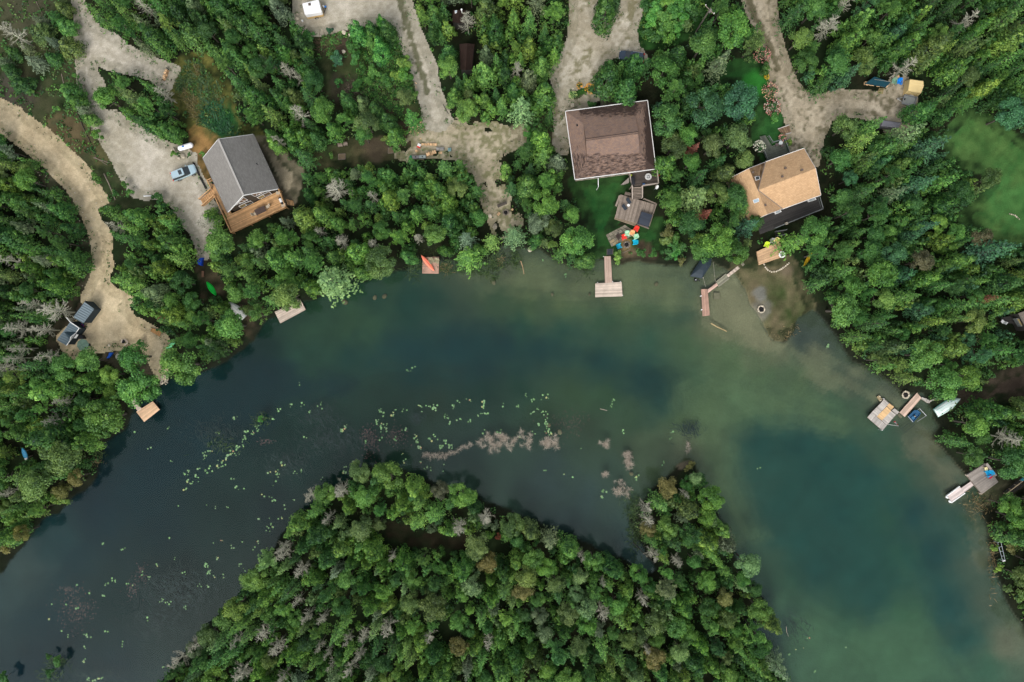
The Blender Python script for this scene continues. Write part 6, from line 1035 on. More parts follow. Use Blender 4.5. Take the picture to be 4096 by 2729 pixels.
for i in range(7):
    for j in range(4):
        u0, u1, w0, w1 = i / 7 + .006, (i + 1) / 7 - .006, j / 4 + .01, (j + 1) / 4 - .01; e = [q[0].lerp(q[1], u).lerp(q[3].lerp(q[2], u), w) for u, w in ((u0, w0), (u1, w0), (u1, w1), (u0, w1))]
        if i == 6 and j == 3: continue
        m.prism([p.xy for p in e], .0, .05 + random.uniform(0, .015))
wpart(m, 'flagstones', SLAB, t)
for k, pts, l in (('d5', [(410, 895), (560, 795), (625, 880), (440, 995)], 'upper pale paving slab at the corner of the patio'), ('d5', [(520, 990), (690, 900), (740, 975), (575, 1085)], 'lower pale paving slab at the corner of the patio'), ('d5', [(640, 890), (730, 840), (780, 900), (690, 950)], 'middle pale paving slab at the corner of the patio')):
    m = MB(); q = quad(k, pts, .1); m.prism([p.xy for p in q], .075, .14); tag(m.build('paving_slab', M('tan_slab', A(146, 132, 102), .95, .2, 2, .1), None, base=cen(q)), l, 'paving slab')
for s_, l in ((0, 'upper'), (1, 'lower')):
    a, c = P('d5', 630, 565 + s_ * 48, .25), P('d5', 900 + s_ * 30, 432 + s_ * 55, .25); m = MB(); n = 16
    m.board(a, c, .05, .05)
    for i in range(n): p = a.lerp(c, i / n); d = (c - a).normalized(); sd = V(-d.y, d.x, 0); m.board(p - sd * .08 + V(0, 0, .02), p + sd * .08 + V(0, 0, .02), .05, .03)
    tag(m.build('wooden_rack', M('pale_slats', A(172, 164, 146), .9, .15, 2, .2), None, base=(a.x, a.y, 0)), l + ' pale slatted rack lying on the patio behind the brown chair', 'rack')
q = quad('d5', [(300, 1215), (550, 1200), (530, 1440), (290, 1470)], .12); t = thing('dock_steps', 'black plank steps between the patio and the T shaped dock', 'steps', cen(q)); m = MB(); boards(m, [q[0], q[1], q[2], q[3]], .28, .05); wpart(m, 'treads', M('black_boards', A(48, 50, 56), .85, .2, 1.5, .3), t); m = MB(); m.board(q[0], q[3], .08, .12); m.board(q[1], q[2], .08, .12); wpart(m, 'stringer', GREYW, t)
beam('edging_log', [P('d5', 820, 1220), P('d5', 880, 1370)], .09, .1, GREYW, 'short pole edging the sand left below the fire ring', 'log'); beam('edging_log', [P('d5', 950, 1390), P('d5', 1280, 1225)], .09, .1, GREYW, 'long pole edging the sand below the fire ring', 'log')
# ================================================================ TAN ROOFED HOUSE
def stain_t(p):
    q = (H - p.z) / H; cx = (p.x / q / S + 2048 - 2880) / .43353; cy = (1364.5 - p.y / q / S - 430) / .43353
    return max(.5 * float(sst(830, 930, cx)) * float(sst(740, 830, cy)), .6 * float(sst(300, 120, cx)))
ROOFT = shingle('tan_shingles', A(196, 162, 124), A(180, 146, 110), A(96, 72, 52), rowh=.26, var=.14)
h = thing('tan_house', 'tan shingle roofed house with skylights between the dirt drive and the dark deck', 'house', P('c4', 560, 720, 0)); z1, zr2 = 3.9, 6.6
mr = P('c4', 884, 563, zr2); xr = P('c4', 350, 763, zr2); ct, cb_ = P('c4', 268, 562, zr2), P('c4', 437, 988, zr2); TR, TL_, BR_, BL_ = P('c4', 776, 378, z1), P('c4', 420, 503, z1), P('c4', 932, 808, z1), P('c4', 578, 936, z1)
lt, lb_ = P('c4', 92, 652, z1), P('c4', 268, 1062, z1)
m = MB(); m.slab([TL_, TR, mr, xr], .13, 20, 8, stain_t, .5); m.slab([BR_, BL_, xr, mr], .13, 20, 8, stain_t, .5)
m.slab([lt, lb_, cb_, ct], .13, 16, 8, stain_t, .45); m.slab([BL_, BL_.lerp(TL_, .5) * 0 + xr, xr, cb_], .13, 8, 6, stain_t, .5); m.slab([xr, TL_, ct, xr], .13, 8, 6, stain_t, .5); ro = wpart(m, 'roof', ROOFT, h)
m = MB(); m.board(xr + V(0, 0, .05), TL_ + V(0, 0, .05), .13, .03); m.board(xr + V(0, 0, .05), BL_ + V(0, 0, .05), .13, .03); wpart(m, 'valley_flashing', M('flashing_grey', A(120, 112, 104), .7, .1, 2, 0), ro)
def on_roof(x, y, pl): n = (pl[1] - pl[0]).cross(pl[2] - pl[0]).normalized(); return ray('c4', x, y, pl[0], n), (n if n.z > 0 else -n)
RT, RBm, RLf, RUx, RLx = (TL_, TR, mr), (BR_, BL_, mr), (lt, lb_, ct), (xr, TL_, ct), (BL_, xr, cb_)
for x, y, pl in ((302, 600, RUx), (602, 561, RT), (756, 576, RBm), (574, 638, RT), (417, 902, RLx)):
    m = MB(); p = on_roof(x, y, pl)[0] + V(0, 0, .05); m.box(p - V(0, 0, .1), (.36, .36, .5), .35); wpart(m, 'roof_vent', M('vent_grey', A(92, 80, 72), .7, .1, 2, 0), ro)
for pts, gm, pl in (([(318, 640), (358, 634), (366, 664), (326, 676)], GLASS, RUx), ([(305, 855), (358, 836), (368, 866), (316, 886)], M('sky_glass', A(160, 178, 190), .1, .05, 1, 0), RLf)):
    q = [on_roof(*a, pl)[0] + on_roof(*a, pl)[1] * .1 for a in pts]; m = MB(); c = cen(q); m.loft([[p - V(0, 0, .3) for p in q], [p for p in q]]); sk = wpart(m, 'skylight', WHITE, ro); m = MB(); m.add([c + (p - c) * .84 + V(0, 0, .006) for p in q][::-1], [(0, 1, 2, 3)]); wpart(m, 'pane', gm, sk)
m = MB()
for a, c in ((TL_, TR), (BR_, BL_)): m.board(a + V(0, 0, .01), c + V(0, 0, .01), .16, .13, .9)
for a, c in ((TR, mr), (mr, BR_), (BL_, cb_), (cb_, lb_), (lt, ct), (ct, TL_)): m.board(a + V(0, 0, .01), c + V(0, 0, .01), .06, .2, .7)
wpart(m, 'gutter', M('white_gutter'), ro)
cc_ = cen([TR, BR_, BL_, TL_, lt, lb_]); Wt = [cc_ + (p - cc_) * .95 for p in (TL_, TR, BR_, BL_, lb_, lt)]; m = MB(); m.prism([p.xy for p in Wt], 0, z1 - .15)
for g0, g1, gp in ((TR, BR_, mr), (lb_, BL_, cb_), (TL_, lt, ct)): k_ = lambda p: cc_ + (p - cc_) * .955; a, c, e = k_(g0), k_(g1), k_(gp); m.add([V(a.x, a.y, z1 - .2), V(c.x, c.y, z1 - .2), V(e.x, e.y, zr2 - .25)], [(0, 1, 2), (2, 1, 0)])
wpart(m, 'wall', M('tan_siding', A(120, 110, 98), .8, .1, 3, .1), h)
for pts in ([(505, 965), (555, 945), (568, 962), (515, 986)], [(812, 860), (880, 835), (890, 850), (822, 872)]):
    q = [P('c4', *a, 2.9) for a in pts]; m = MB(); m.loft([[p - V(0, 0, .9) for p in q], q]); bw = wpart(m, 'bay_window', WHITE, h); m = MB(); c = cen(q); m.add([c + (p - c) * .8 + V(0, 0, .006) for p in q][::-1], [(0, 1, 2, 3)]); wpart(m, 'pane', M('grey_glass', A(150, 158, 158), .1, .05, 1, 0), bw)
m = MB(); zq = 2.5; q = [P('c4', *a, zq) for a in ((330, 1035), (500, 1120), (937, 945), (905, 820))]; boards(m, [q[1] - (q[2] - q[1]) * .3, q[2], q[3], q[0]]); dk = wpart(m, 'lake_deck', M('black_deck_boards', A(50, 48, 46), .85, .2, 1.2, .25), h)
m = MB(); rail(m, [P('c4', 903, 830, zq), P('c4', 935, 942, zq), P('c4', 500, 1118, zq)], .9, .35); wpart(m, 'railing', M('grey_rail', A(104, 108, 106), .8, .15, 2, .2), dk); m = MB()
for p in (q[1], q[2], q[1].lerp(q[2], .5)): m.tube(V(p.x, p.y, 0), p, .08, n=6)
wpart(m, 'deck_posts', DARKW, dk)
stairs('deck_stairs', DARKW, dk, P('c4', 600, 1135, zq - .1), P('c4', 590, 1178, zq - .1), P('c4', 505, 1150, .1), P('c4', 512, 1192, .1), 8, True, M('grey_rail'))
m = MB(); q = [P('c4', *a, .5) for a in ((440, 490), (630, 428), (595, 310), (400, 390))]; boards(m, q); q2 = [P('c4', *a, .55) for a in ((365, 270), (420, 256), (492, 375), (435, 425))]; boards(m, q2, .16, .02, across=True); ed = wpart(m, 'entry_deck', M('mossy_boards', A(88, 92, 82), .9, .3, 1.2, .3), h); m = MB(); rail(m, [P('c4', 590, 308, .5), P('c4', 630, 420, .5)], .8, .3); rail(m, [P('c4', 395, 400, .5), P('c4', 432, 490, .5)], .8, .3); rail(m, [P('c4', 440, 270, .5), P('c4', 478, 330, .5), P('c4', 550, 308, .5)], .8, .3); wpart(m, 'railing', M('grey_rail'), ed)
for x, y, l in ((526, 342, 'left grey cushion stool on the tan house entry deck'), (572, 352, 'right grey cushion stool below the entry deck table')):
    p = P('c4', x, y, .9); t = thing('stool', l, 'stool', (p.x, p.y, .5)); m = MB(); m.box((0, 0, .38), (.5, .5, .14), .3); part(m, 'cushion', M('mauve_cushion', A(96, 86, 84), .9, .1, 3, 0), t)
    for sx in (-.2, .2):
        for sy in (-.2, .2): m = MB(); m.tube((sx, sy, 0), (sx, sy, .32), .025, n=5); part(m, 'leg', BLACK, t)
round_table('c4', 562, 325, .5, .36, M('pale_table', A(186, 190, 188), .4, .05, 2, 0), 'small pale round table on the tan house entry deck')
for k, x, y, z_, l in (('c4', 198, 835, 2.6, 'white unit on the left roof edge of the tan house'),): m = MB(); p = P(k, x, y, 4.2); m.box((p.x, p.y, 4.2), (.7, .9, .5), .3); tag(m.build('rooftop_box', WHITE, None, base=(p.x, p.y, 0)), 'white box unit against the left roof slope of the tan house', 'box unit')
p = P('c4', 615, 1070, zq + .3); m = MB(); m.box((p.x, p.y, zq + .2), (.4, .4, .4), .3); tag(m.build('deck_box', BEIGE, None, base=(p.x, p.y, zq)), 'small cream box on the edge of the black lake deck', 'box')
t = thing('lake_platform', 'tan plank sitting platform above the tan house beach', 'deck', P('c4', 460, 1350, 0)); m = MB(); zp = .5; boards(m, [P('c4', *a, zp) for a in ((362, 1452), (585, 1375), (550, 1235), (342, 1330))]); wpart(m, 'deck_boards', TANW, t); m = MB(); q = [P('c4', *a, zp) for a in ((362, 1452), (585, 1375), (550, 1235), (342, 1330))]
for a, c in zip(q, q[1:] + q[:1]): m.board(a - V(0, 0, .045), c - V(0, 0, .045), .06, .4)
wpart(m, 'skirt', TANW, t)
round_table('c4', 573, 1357, zp, .62, WHITE, 'white round patio table on the tan platform', True)
for x, y, mt, l, a in ((522, 1228, YEL, 'cream yellow armchair at the top edge of the tan platform', -120), (485, 1235, M('silver_plastic', A(150, 150, 144), .6, .1, 2, 0), 'grey armchair beside the cream yellow one on the platform', -100), (430, 1268, LIME, 'lime armchair at the top edge of the tan platform', -110)): p = P('c4', x, y, .9); armchair((p.x, p.y, zp if x > 400 else 0), math.radians(a), mt, l, 1.05, 'chairs on the tan platform')
# flower beds
def bloom_bush(k, x, y, r, cols, label, hgt=1.1, frac=.3):
    p = P(k, x, y, hgt * .6); t = thing('flowering_shrub', label, 'shrub', (p.x, p.y, 0)); v, f, T = crown_broad(hgt, r, 8, 90, (.14, .28)); c = link('foliage', np_mesh('foliage', v, f, LEAF, tint=T), t); c.color = (.05, .14, .035, 1); n = int(130 * r); a = rng.uniform(0, 6.28, n); rr = r * np.sqrt(rng.uniform(0, 1, n)) * 1.02; z = hgt * (.62 + .5 * np.sqrt(np.clip(1 - (rr / r) ** 2, 0, 1))) ; Pc = np.stack([np.cos(a) * rr, np.sin(a) * rr, z], 1); L = rng.uniform(.1, .24, n); v, f = leafquads(Pc, np.array([0, 0, 1.]) + rng.normal(size=(n, 3)) * .3, L, L); cc = np.array(cols)[rng.integers(0, len(cols), n)]; link('blossoms', np_mesh('blossoms', v, f, leaf_mat('petals', 'col', .2), tint=rng.uniform(.3, .7, n), col=np.repeat(cc, 4, 0)), t)
PK = [A(206, 140, 126), A(222, 176, 160), A(188, 112, 104)]; OR = [A(226, 160, 52), A(234, 178, 70)]; WH = [A(236, 232, 214), A(226, 226, 196)]
bloom_bush('d8', 700, 340, 1.7, PK, 'large pink flowering bush at the top of the dirt drive border'); bloom_bush('d8', 850, 1010, 1.6, PK + [A(226, 190, 140)], 'pink and cream flowering bush in the middle of the drive border'); bloom_bush('d8', 900, 1330, 1.6, PK + WH[:1], 'pink flowering bush at the lower end of the drive border'); bloom_bush('d8', 795, 755, .5, [A(216, 180, 40)], 'small yellow flower clump in the drive border', .6); bloom_bush('c4', 575, 275, .75, PK, 'small pink flowering bush below the wooden drive steps', .7); bloom_bush('c4', 365, 360, 1.15, WH, 'white flowering hydrangea beside the tan house entry deck', 1.2); bloom_bush('c4', 490, 25, 1.3, PK, 'pink flowering bush beside the lawn above the tan house', 1.0)
bloom_bush('c2', 480, 95, 1.0, OR, 'large orange flower clump in the kidney shaped bed', .6); bloom_bush('c2', 325, 50, .6, OR, 'small orange flower clump in the kidney shaped bed', .5); bloom_bush('c2', 230, 190, .8, [A(190, 205, 130), A(170, 196, 110)], 'pale lime ornamental grass clump in the kidney shaped bed', .7)
def stone_edge(k, pts, label, r=.17):
    m = MB(); w = [P(k, x, y) for x, y in pts]; 
    for a, c in zip(w[:-1], w[1:]):
        n = max(1, int((c - a).length / .32))
        for i in range(n): p = a.lerp(c, i / n); m.ellip((p.x, p.y, .1), (r * random.uniform(.8, 1.3), r, r * .8), 7, 5, .15, rz=random.uniform(0, 3))
    tag(m.build('stone_edging', STONE, None, base=w[0]), label, 'stone edging')
stone_edge('c4', [(405, 1448), (418, 1475), (440, 1500), (475, 1518), (520, 1512), (565, 1490), (605, 1462), (635, 1435), (645, 1412)], 'curved row of pale stones edging the bed below the tan platform'); stone_edge('t31', [(2220, 400), (2270, 415), (2320, 460)], 'short row of stones on the right hand lawn', .14)
t = MB(); q_ = in_poly(PL(('c4', [(430, 1440), (460, 1425), (590, 1400), (620, 1430), (560, 1480), (480, 1500)])), 400, .05); n = len(q_); blades('day_lily_bed', np.c_[q_, np.zeros(n)], rng.uniform(.4, .8, n), rng.uniform(.03, .05, n), 0, np.tile([.05, .17, .05], (n, 1)) * rng.uniform(.6, 1.3, (n, 1)), 'strappy green lilies inside the stone edged bed', 'lilies')
# ================================================================ DOCKS AND BOATS
def dock(label, k, sections, posts=(), z=WL + .35, name='dock', cat='dock'):
    allp = [P(k, x, y, z) for s in sections for x, y in s[0]]; c = cen(allp); t = thing(name, label, cat, V(c.x, c.y, WL))
    for s in sections:
        pts, mat, ac = s[0], s[1], s[2]; dz = s[3] if len(s) > 3 else 0; q = [P(k, x, y, z + dz) for x, y in pts]; m = MB(); boards(m, q, across=ac); d = wpart(m, 'deck_boards', mat, t); m = MB(); cq = cen(q)
        for a, b in zip(q, q[1:] + q[:1]): a = cq + (a - cq) * .97; b = cq + (b - cq) * .97; m.board(a - V(0, 0, .043), b - V(0, 0, .043), .06, .24, .3)
        wpart(m, 'frame', GREYW, d)
    for x, y in posts: m = MB(); p = P(k, x, y, z + .3); m.tube((p.x, p.y, -1.4), (p.x, p.y, z + .3), .05, n=8); m.tube((p.x, p.y, z + .3), (p.x, p.y, z + .34), .07, n=8); wpart(m, 'post', WHITE, t)
    return t
dock('long plank dock half under an overhanging tree below the cottage', 'd6', [([(1560, 1235), (1665, 1448), (2135, 1195), (2030, 1000)], PALEW, True)], [])
dock('small square dock carrying the coral kayak, with a dark boardwalk to shore', 'd4', [([(338, 805), (660, 808), (668, 478), (345, 476)], PINKW, False), ([(372, 476), (437, 470), (440, 160), (378, 160)], M('boardwalk_boards', A(74, 70, 64), .9, .25, 1.5, .3), True)], [])
dock('T shaped pale dock in front of the coloured chairs', 't21', [([(848, 790), (908, 788), (922, 1030), (856, 1034)], M('dock_walk_boards', A(176, 152, 136), .85, .2, 1.2, .2), True), ([(765, 1166), (1016, 1158), (1008, 1026), (766, 1040)], PALEW, False)], [(925, 1022), (998, 1022), (788, 1030), (1018, 1148), (842, 792)])
dock('angled dock of pink, grey and pale sections reaching from the beach', 'd3', [([(492, 1300), (633, 1285), (590, 768), (465, 770)], PINKW, True), ([(598, 845), (805, 690), (770, 645), (570, 795)], M('pink_dock_boards', A(196, 164, 148), .85, .2, 1.2, .2), False), ([(808, 728), (1022, 565), (945, 465), (755, 620)], M('mossy_dock_boards', A(132, 130, 112), .9, .3, 1.5, .35), False, .03), ([(1000, 535), (1242, 345), (1200, 302), (962, 490)], PALEW, True, .06)], [])
for x, y, l in ((457, 903, 'upper white dock bumper on the left side of the pink dock section'), (474, 1172, 'lower white dock bumper on the left side of the pink dock section')): p = P('d3', x, y, WL + .3); m = MB(); m.ellip((p.x, p.y, p.z), (.1, .2, .1), 10, 6, rz=.4 - 1.57); tag(m.build('dock_bumper', WHITE, None, True, base=p), l, 'bumper', 'white dock bumpers')
q = quad('d3', [(1240, 275), (1282, 322), (1318, 284), (1280, 238)], .1); m = MB(); m.prism([p.xy for p in q], 0, .1); tag(m.build('paving_slab', SLAB, None, base=cen(q)), 'square grey slab at the landward end of the angled dock', 'paving slab')
for pts, l in (([(710, 838), (826, 842), (826, 968), (712, 966)], 'square sunken concrete slab beside the pink dock section'), ([(1225, 870), (1300, 868), (1298, 905), (1225, 905)], 'small concrete slab at the edge of the beach')): q = quad('d3', pts, WL - .2); m = MB(); m.prism([p.xy for p in q], WL - .32, WL - .16); tag(m.build('sunken_slab', M('sunken_concrete', A(132, 122, 98), .95, .2, 2, .1), None, base=cen(q)), l, 'slab')
dock('small square pale dock with a gangway at the tree edge on the left shore', 't02', [([(1325, 745), (1468, 632), (1405, 556), (1252, 652)], M('sand_dock_boards', A(206, 172, 138), .85, .2, 1.0, .2), False), ([(1268, 650), (1302, 622), (1225, 530), (1195, 545)], PALEW, False, .01)], [])
BD = [([(208, 680), (525, 955), (615, 848), (298, 575)], SILVERW, True), ([(298, 575), (405, 662), (608, 445), (510, 360)], SILVERW, False), ([(405, 662), (510, 745), (705, 545), (612, 455)], NEWW, False), ([(510, 745), (618, 840), (805, 625), (705, 545)], SILVERW, False), ([(510, 360), (608, 445), (660, 385), (555, 290)], SILVERW, False), ([(615, 440), (700, 525), (768, 460), (668, 385)], NEWW, False), ([(715, 535), (822, 620), (875, 570), (775, 490)], SILVERW, False)]
dock('large square floating dock patched with new tan boards near the flag', 'd1', BD, [(520, 950), (550, 290)])
dock('long narrow floating dock between the square dock and the blue pedal boat', 'd1', [([(880, 580), (990, 672), (1340, 275), (1245, 165)], M('dock_pale_red', A(196, 170, 152), .85, .22, 1.0, .25), True)], [])
t = dock('zigzag grey plank gangway joining the long floating dock to shore', 'd1', [([(1330, 285), (1465, 380), (1500, 320), (1350, 255)], SILVERW, False, .02), ([(1415, 345), (1500, 385), (1530, 350), (1430, 275)], SILVERW, True, .06), ([(1520, 355), (1755, 265), (1745, 240), (1505, 330)], SILVERW, True, .1)], [], name='gangway', cat='gangway')
t = thing('boat_ramp', 'half sunken stone block ramp at the upper corner of the large square dock', 'ramp', P('d1', 460, 285, WL)); m = MB(); q = quad('d1', [(405, 250), (465, 345), (520, 310), (455, 215)], WL); m.prism([p.xy for p in q], WL - .4, WL + .02); wpart(m, 'slab', M('tan_slab'), t); m = MB()
for x, y in ((468, 238), (486, 324)): p = P('d1', x, y, WL + .1); m.ellip(p, (.16, .13, .12), 8, 6, .1)
wpart(m, 'stones', STONE, t)
q = quad('d1', [(835, 620), (905, 705), (940, 670), (870, 590)], WL - .1); m = MB(); m.prism([p.xy for p in q], WL - .35, WL - .06); tag(m.build('sunken_slab', M('sunken_concrete'), None, base=cen(q)), 'mossy sunken slab between the two floating docks', 'slab')
# flag on its leaning pole
a, b = P('d1', 640, 826, WL + .3), P('d1', 860, 860, WL + 2.6); t = thing('flagpole', 'leaning white pole with a red and white maple leaf flag on the square dock', 'flag', a); m = MB(); m.tube(a, b, .03, n=8); wpart(m, 'pole', WHITE, t)
fl = [P('d1', *q, WL + z_) for q, z_ in (((840, 848), 2.5), ((752, 772), 2.3), ((785, 752), 2.0), ((846, 838), 2.0))]; m = MB(); FR_ = M('flag_red', A(206, 20, 48), .8, .08, 3, 0)
def fq(u, w): p = fl[0].lerp(fl[1], u).lerp(fl[3].lerp(fl[2], u), w); return p + V(0, 0, .05 * math.sin(u * 9))
for u0, u1, mi in ((0, .25, 0), (.25, .75, 1), (.75, 1, 0)):
    for j in range(4): uu = [u0 + (u1 - u0) * v / 4 for v in (j, j + 1)]; m.add([fq(uu[0], 0), fq(uu[1], 0), fq(uu[1], 1), fq(uu[0], 1)], [(0, 1, 2, 3)], .5, mi)
leafp = [(0, .42), (.08, .28), (.2, .32), (.16, .12), (.34, .16), (.3, 0), (.36, -.06), (.16, -.2), (.18, -.28), (.03, -.26), (.03, -.42)]; leafp = leafp + [(-x, y) for x, y in leafp[::-1]]
m.add([fq(.5 + x * .46, .5 - y) + V(0, 0, .012) for x, y in leafp], [tuple(range(len(leafp)))], .5, 0); wpart(m, 'flag', [FR_, M('flag_white', (.75, .74, .74), .8, .05, 3, 0)], t)
# hulls
def hull(name, label, cat, k, bow, stern, wid, mat, dep=.35, z=0.0, ends=(.04, .04), mode='deck', flip=False, cockpits=(), rim=None, trim=None):
    a, b = P(k, *stern, z + dep), P(k, *bow, z + dep); c = (a + b) / 2; L = (b - a).length; t = thing(name, label, cat, V(c.x, c.y, z), math.atan2(*(b - a).yx)); rings = []; n = 15
    for i in range(n):
        u = i / (n - 1); x = -L / 2 + L * u; w = wid / 2 * max(math.sin(math.pi * (u * .96 + .02)) ** .75 if ends == (.04, .04) else (min(1, (1 - u) * 2.3) ** .62 if u > .35 else 1) * (1 - .12 * max(0, .35 - u) / .35), ends[0]); kx = x
        sheer = dep * (1 + .28 * (2 * u - 1) ** 2 if not flip else 1)
        if not flip: rings.append([V(kx, -w, sheer), V(kx, -w * .8, dep * .35), V(kx, -w * .3, .02), V(kx, w * .3, .02), V(kx, w * .8, dep * .35), V(kx, w, sheer), V(kx, w * .45, sheer + dep * .16), V(kx, 0, sheer + dep * .26), V(kx, -w * .45, sheer + dep * .16)])
        else: rings.append([V(kx, -w, 0.05), V(kx, w, .05), V(kx, w * .93, dep * .55), V(kx, w * .62, dep * .9), V(kx, w * .08, dep), V(kx, 0, dep + .05), V(kx, -w * .08, dep), V(kx, -w * .62, dep * .9), V(kx, -w * .93, dep * .55)])
    m = MB(); m.loft(rings); part(m, 'hull', mat, t, True)
    if flip:
        m = MB(); m.loft([[r[0] + V(0, -.03, 0), r[0] + V(0, -.03, .12), r[1] + V(0, .03, .12), r[1] + V(0, .03, 0)] for r in rings]); part(m, 'gunwale', trim or mat, t)
    for u, l, w in cockpits:
        m = MB(); x = -L / 2 + L * u; m.lathe((x, 0, dep * 1.3), [(w, 0), (w * 1.08, .03), (w, .04)], 14, m=Matrix.Diagonal((l / w, 1, 1))); part(m, 'cockpit', BLACK, t); m = MB(); m.box((x - l * .3, 0, dep * 1.3 + .06), (l * .4, w * 1.1, .05)); part(m, 'kayak_seat', BLACK, t)
    return t, L
CORAL = M('coral_plastic', A(244, 138, 108), .45, .05, 1, 0); t, L = hull('kayak', 'coral kayak lying upside down across the small square dock', 'kayak', 'd4', (318, 448), (572, 752), .85, CORAL, .3, WL + .36, flip=False); m = MB(); m.loft([[V(x, -w, z), V(x, w, z), V(x, w * .4, z + .03), V(x, -w * .4, z + .03)] for x, w, z in ((-L * .42, .05, .40), (0, .1, .385), (L * .42, .05, .40))]); part(m, 'keel_ridge', M('coral_dark', A(226, 104, 84), .45, .05, 1, 0), t)
for x, y, l, a in ((520, 555, 'left weathered wooden armchair on the coral kayak dock', -60), (618, 560, 'right weathered wooden armchair on the coral kayak dock', -105)): p = P('d4', x, y, WL + .9); armchair((p.x, p.y, WL + .36), math.radians(a), M('weathered_chair', A(150, 144, 116), .9, .2, 2, .25), l, 1.1, 'wooden armchairs on the kayak dock')
t, L = hull('canoe', 'bright green canoe lying among the trees by the dark path', 'canoe', 'd6', (298, 680), (470, 930), .95, M('canoe_green', A(26, 196, 66), .4, .15, 1.5, 0), .4, flip=True)
t, L = hull('rowing_boat', 'white boat hull half under the trees on the left bank', 'boat', 'd6', (705, 1060), (985, 1345), 1.5, M('dull_white_hull', A(222, 222, 214), .5, .15, 1, 0), .7, flip=True, ends=(.04, .05), trim=WHITE)
t, L = hull('kayak', 'pale blue and white kayak lost among the trees on the left bank', 'kayak', 't02', (205, 985), (250, 1100), .85, M('kayak_skyblue', A(76, 156, 196), .4, .2, 1.2, 0), .35, 1.0); 
m = MB(); m.loft([[V(x, -w, z), V(x, w, z), V(x, w * .8, z + .02), V(x, -w * .8, z + .02)] for x, w, z in ((-L * .46, .1, .56), (-L * .3, .3, .5), (-L * .3 + .01, .3, .5))]); part(m, 'white_end', WHITE, t)
for sx in (-.6, .6): m = MB(); m.box((sx, 0, -.5), (.1, .8, 1.0)); part(m, 'rack_leg', GREYW, t)
hull('kayak', 'mint green kayak tip under the bush right of the sand yard', 'kayak', 't02', (1525, 78), (1610, 8), .7, M('kayak_mint', A(120, 214, 150), .4, .1, 1.2, 0), .35)
hull('kayak', 'yellow kayak under the trees right of the tan platform', 'kayak', 't31', (330, 880), (405, 750), .7, M('kayak_yellow', A(206, 166, 30), .4, .1, 1.2, 0), .35)
MINTB = M('mint_hull', A(232, 246, 240), .4, .06, 1, 0); TEALB = M('teal_trim', A(128, 204, 192), .4, .06, 1, 0)
t, L = hull('rowing_boat', 'pale mint boat lying upside down on the right bank', 'boat', 'd1', (2160, 290), (1675, 600), 1.9, MINTB, .75, ends=(.03, 1), flip=True, trim=TEALB)
for s in (-.55, 0, .55): m = MB(); m.loft([[V(x, s * f - .025, z), V(x, s * f + .025, z), V(x, s * f, z + .05)] for x, f, z in ((-L * .48, 1, .70 + (.06 if s == 0 else 0)), (L * .2, .9, .70 + (.06 if s == 0 else 0)), (L * .4, .3, .70))]); part(m, 'hull_strake', TEALB, t)
# covered motor boat
t = thing('motor_boat', 'motor boat under a dark fitted cover moored under the trees', 'boat', P('d3', 440, 340, WL), 0); CV = M('boat_cover', A(40, 52, 60), .6, .12, 1.2, 0); z0, z1 = WL, WL + .75; O1 = [(245, 515), (330, 380), (440, 210), (530, 140), (600, 160), (670, 160), (660, 290), (560, 440), (480, 560)]; q = [P('d3', x, y, z1) for x, y in O1]; c = cen(q); m = MB(); m.loft([[V(*(c + (p - c) * s).xy, z) for p in q] for s, z in ((.8, z0 - .1), (.97, z0 + .3), (1.0, z1))]); wpart(m, 'hull', BLACK, t)
rg = [[c + (p - c) * s + V(0, 0, dz) for p in q] for s, dz in ((1.01, -.12), (.99, .03), (.7, .3), (.35, .48), (.03, .5))]; m = MB(); m.loft(rg); wpart(m, 'boat_cover', CV, t); m = MB(); p = P('d3', 355, 585, WL + .8); d = V(math.cos(.9), math.sin(.9), 0); m.ellip((p.x, p.y, WL + .75), (.28, .4, .3), 10, 7, rz=.6); mo = wpart(m, 'outboard_motor', BLACK, t, True); m = MB(); m.ellip((p.x, p.y, WL + 1.02), (.1, .12, .06), 8, 5); wpart(m, 'motor_badge', CHROME, mo)
m = MB(); m.board(P('d3', 385, 575, WL + .7), P('d3', 440, 615, WL + .7), .18, .1); wpart(m, 'tiller', BLACK, mo)
m = MB(); w_ = P('d3', 575, 318, z1 + .35); m.box(w_, (.55, .22, .16), -.45); wpart(m, 'windscreen', GLASS, t)
for a, b, l in (((700, 235), (742, 635), 'long pale mooring line from the trees to the angled dock'), ((505, 545), (548, 720), 'short mooring line with a white float by the angled dock')):
    a_, b_ = P('d3', *a, WL + .3), P('d3', *b, WL + .35); m = MB(); m.tube(a_, b_, .025, n=5)
    if l[0] == 's': m.ellip(a_, (.1, .1, .08), 8, 5)
    tag(m.build('mooring_line', M('rope_pale', A(170, 164, 150), .9, .1, 3, 0), None, base=a_), l, 'rope')
# pedal boat in its frame
t = thing('pedal_boat', 'blue pedal boat tied between the long dock and the shore', 'boat', P('d1', 1200, 640, WL)); PB = M('pedal_blue', A(40, 84, 118), .4, .12, 1.2, 0); O2 = [(1052, 665), (1165, 785), (1300, 640), (1325, 590), (1260, 528), (1190, 530)]; q = [P('d1', x, y, WL + .5) for x, y in O2]; c = cen(q); m = MB(); m.loft([[V(*(c + (p - c) * s).xy, z) for p in q] for s, z in ((.85, WL - .1), (1, WL + .3), (1, WL + .5), (.9, WL + .5), (.84, WL + .3), (.05, WL + .26))]); wpart(m, 'hull', PB, t)
for pts in ([(1120, 690), (1170, 730), (1260, 640), (1220, 600)],): q = [P('d1', x, y, WL + .45) for x, y in pts]; m = MB(); m.loft([[p - V(0, 0, .2) for p in q], q]); wpart(m, 'seat', M('pedal_blue_pale', A(52, 104, 142), .4, .1, 1, 0), t)
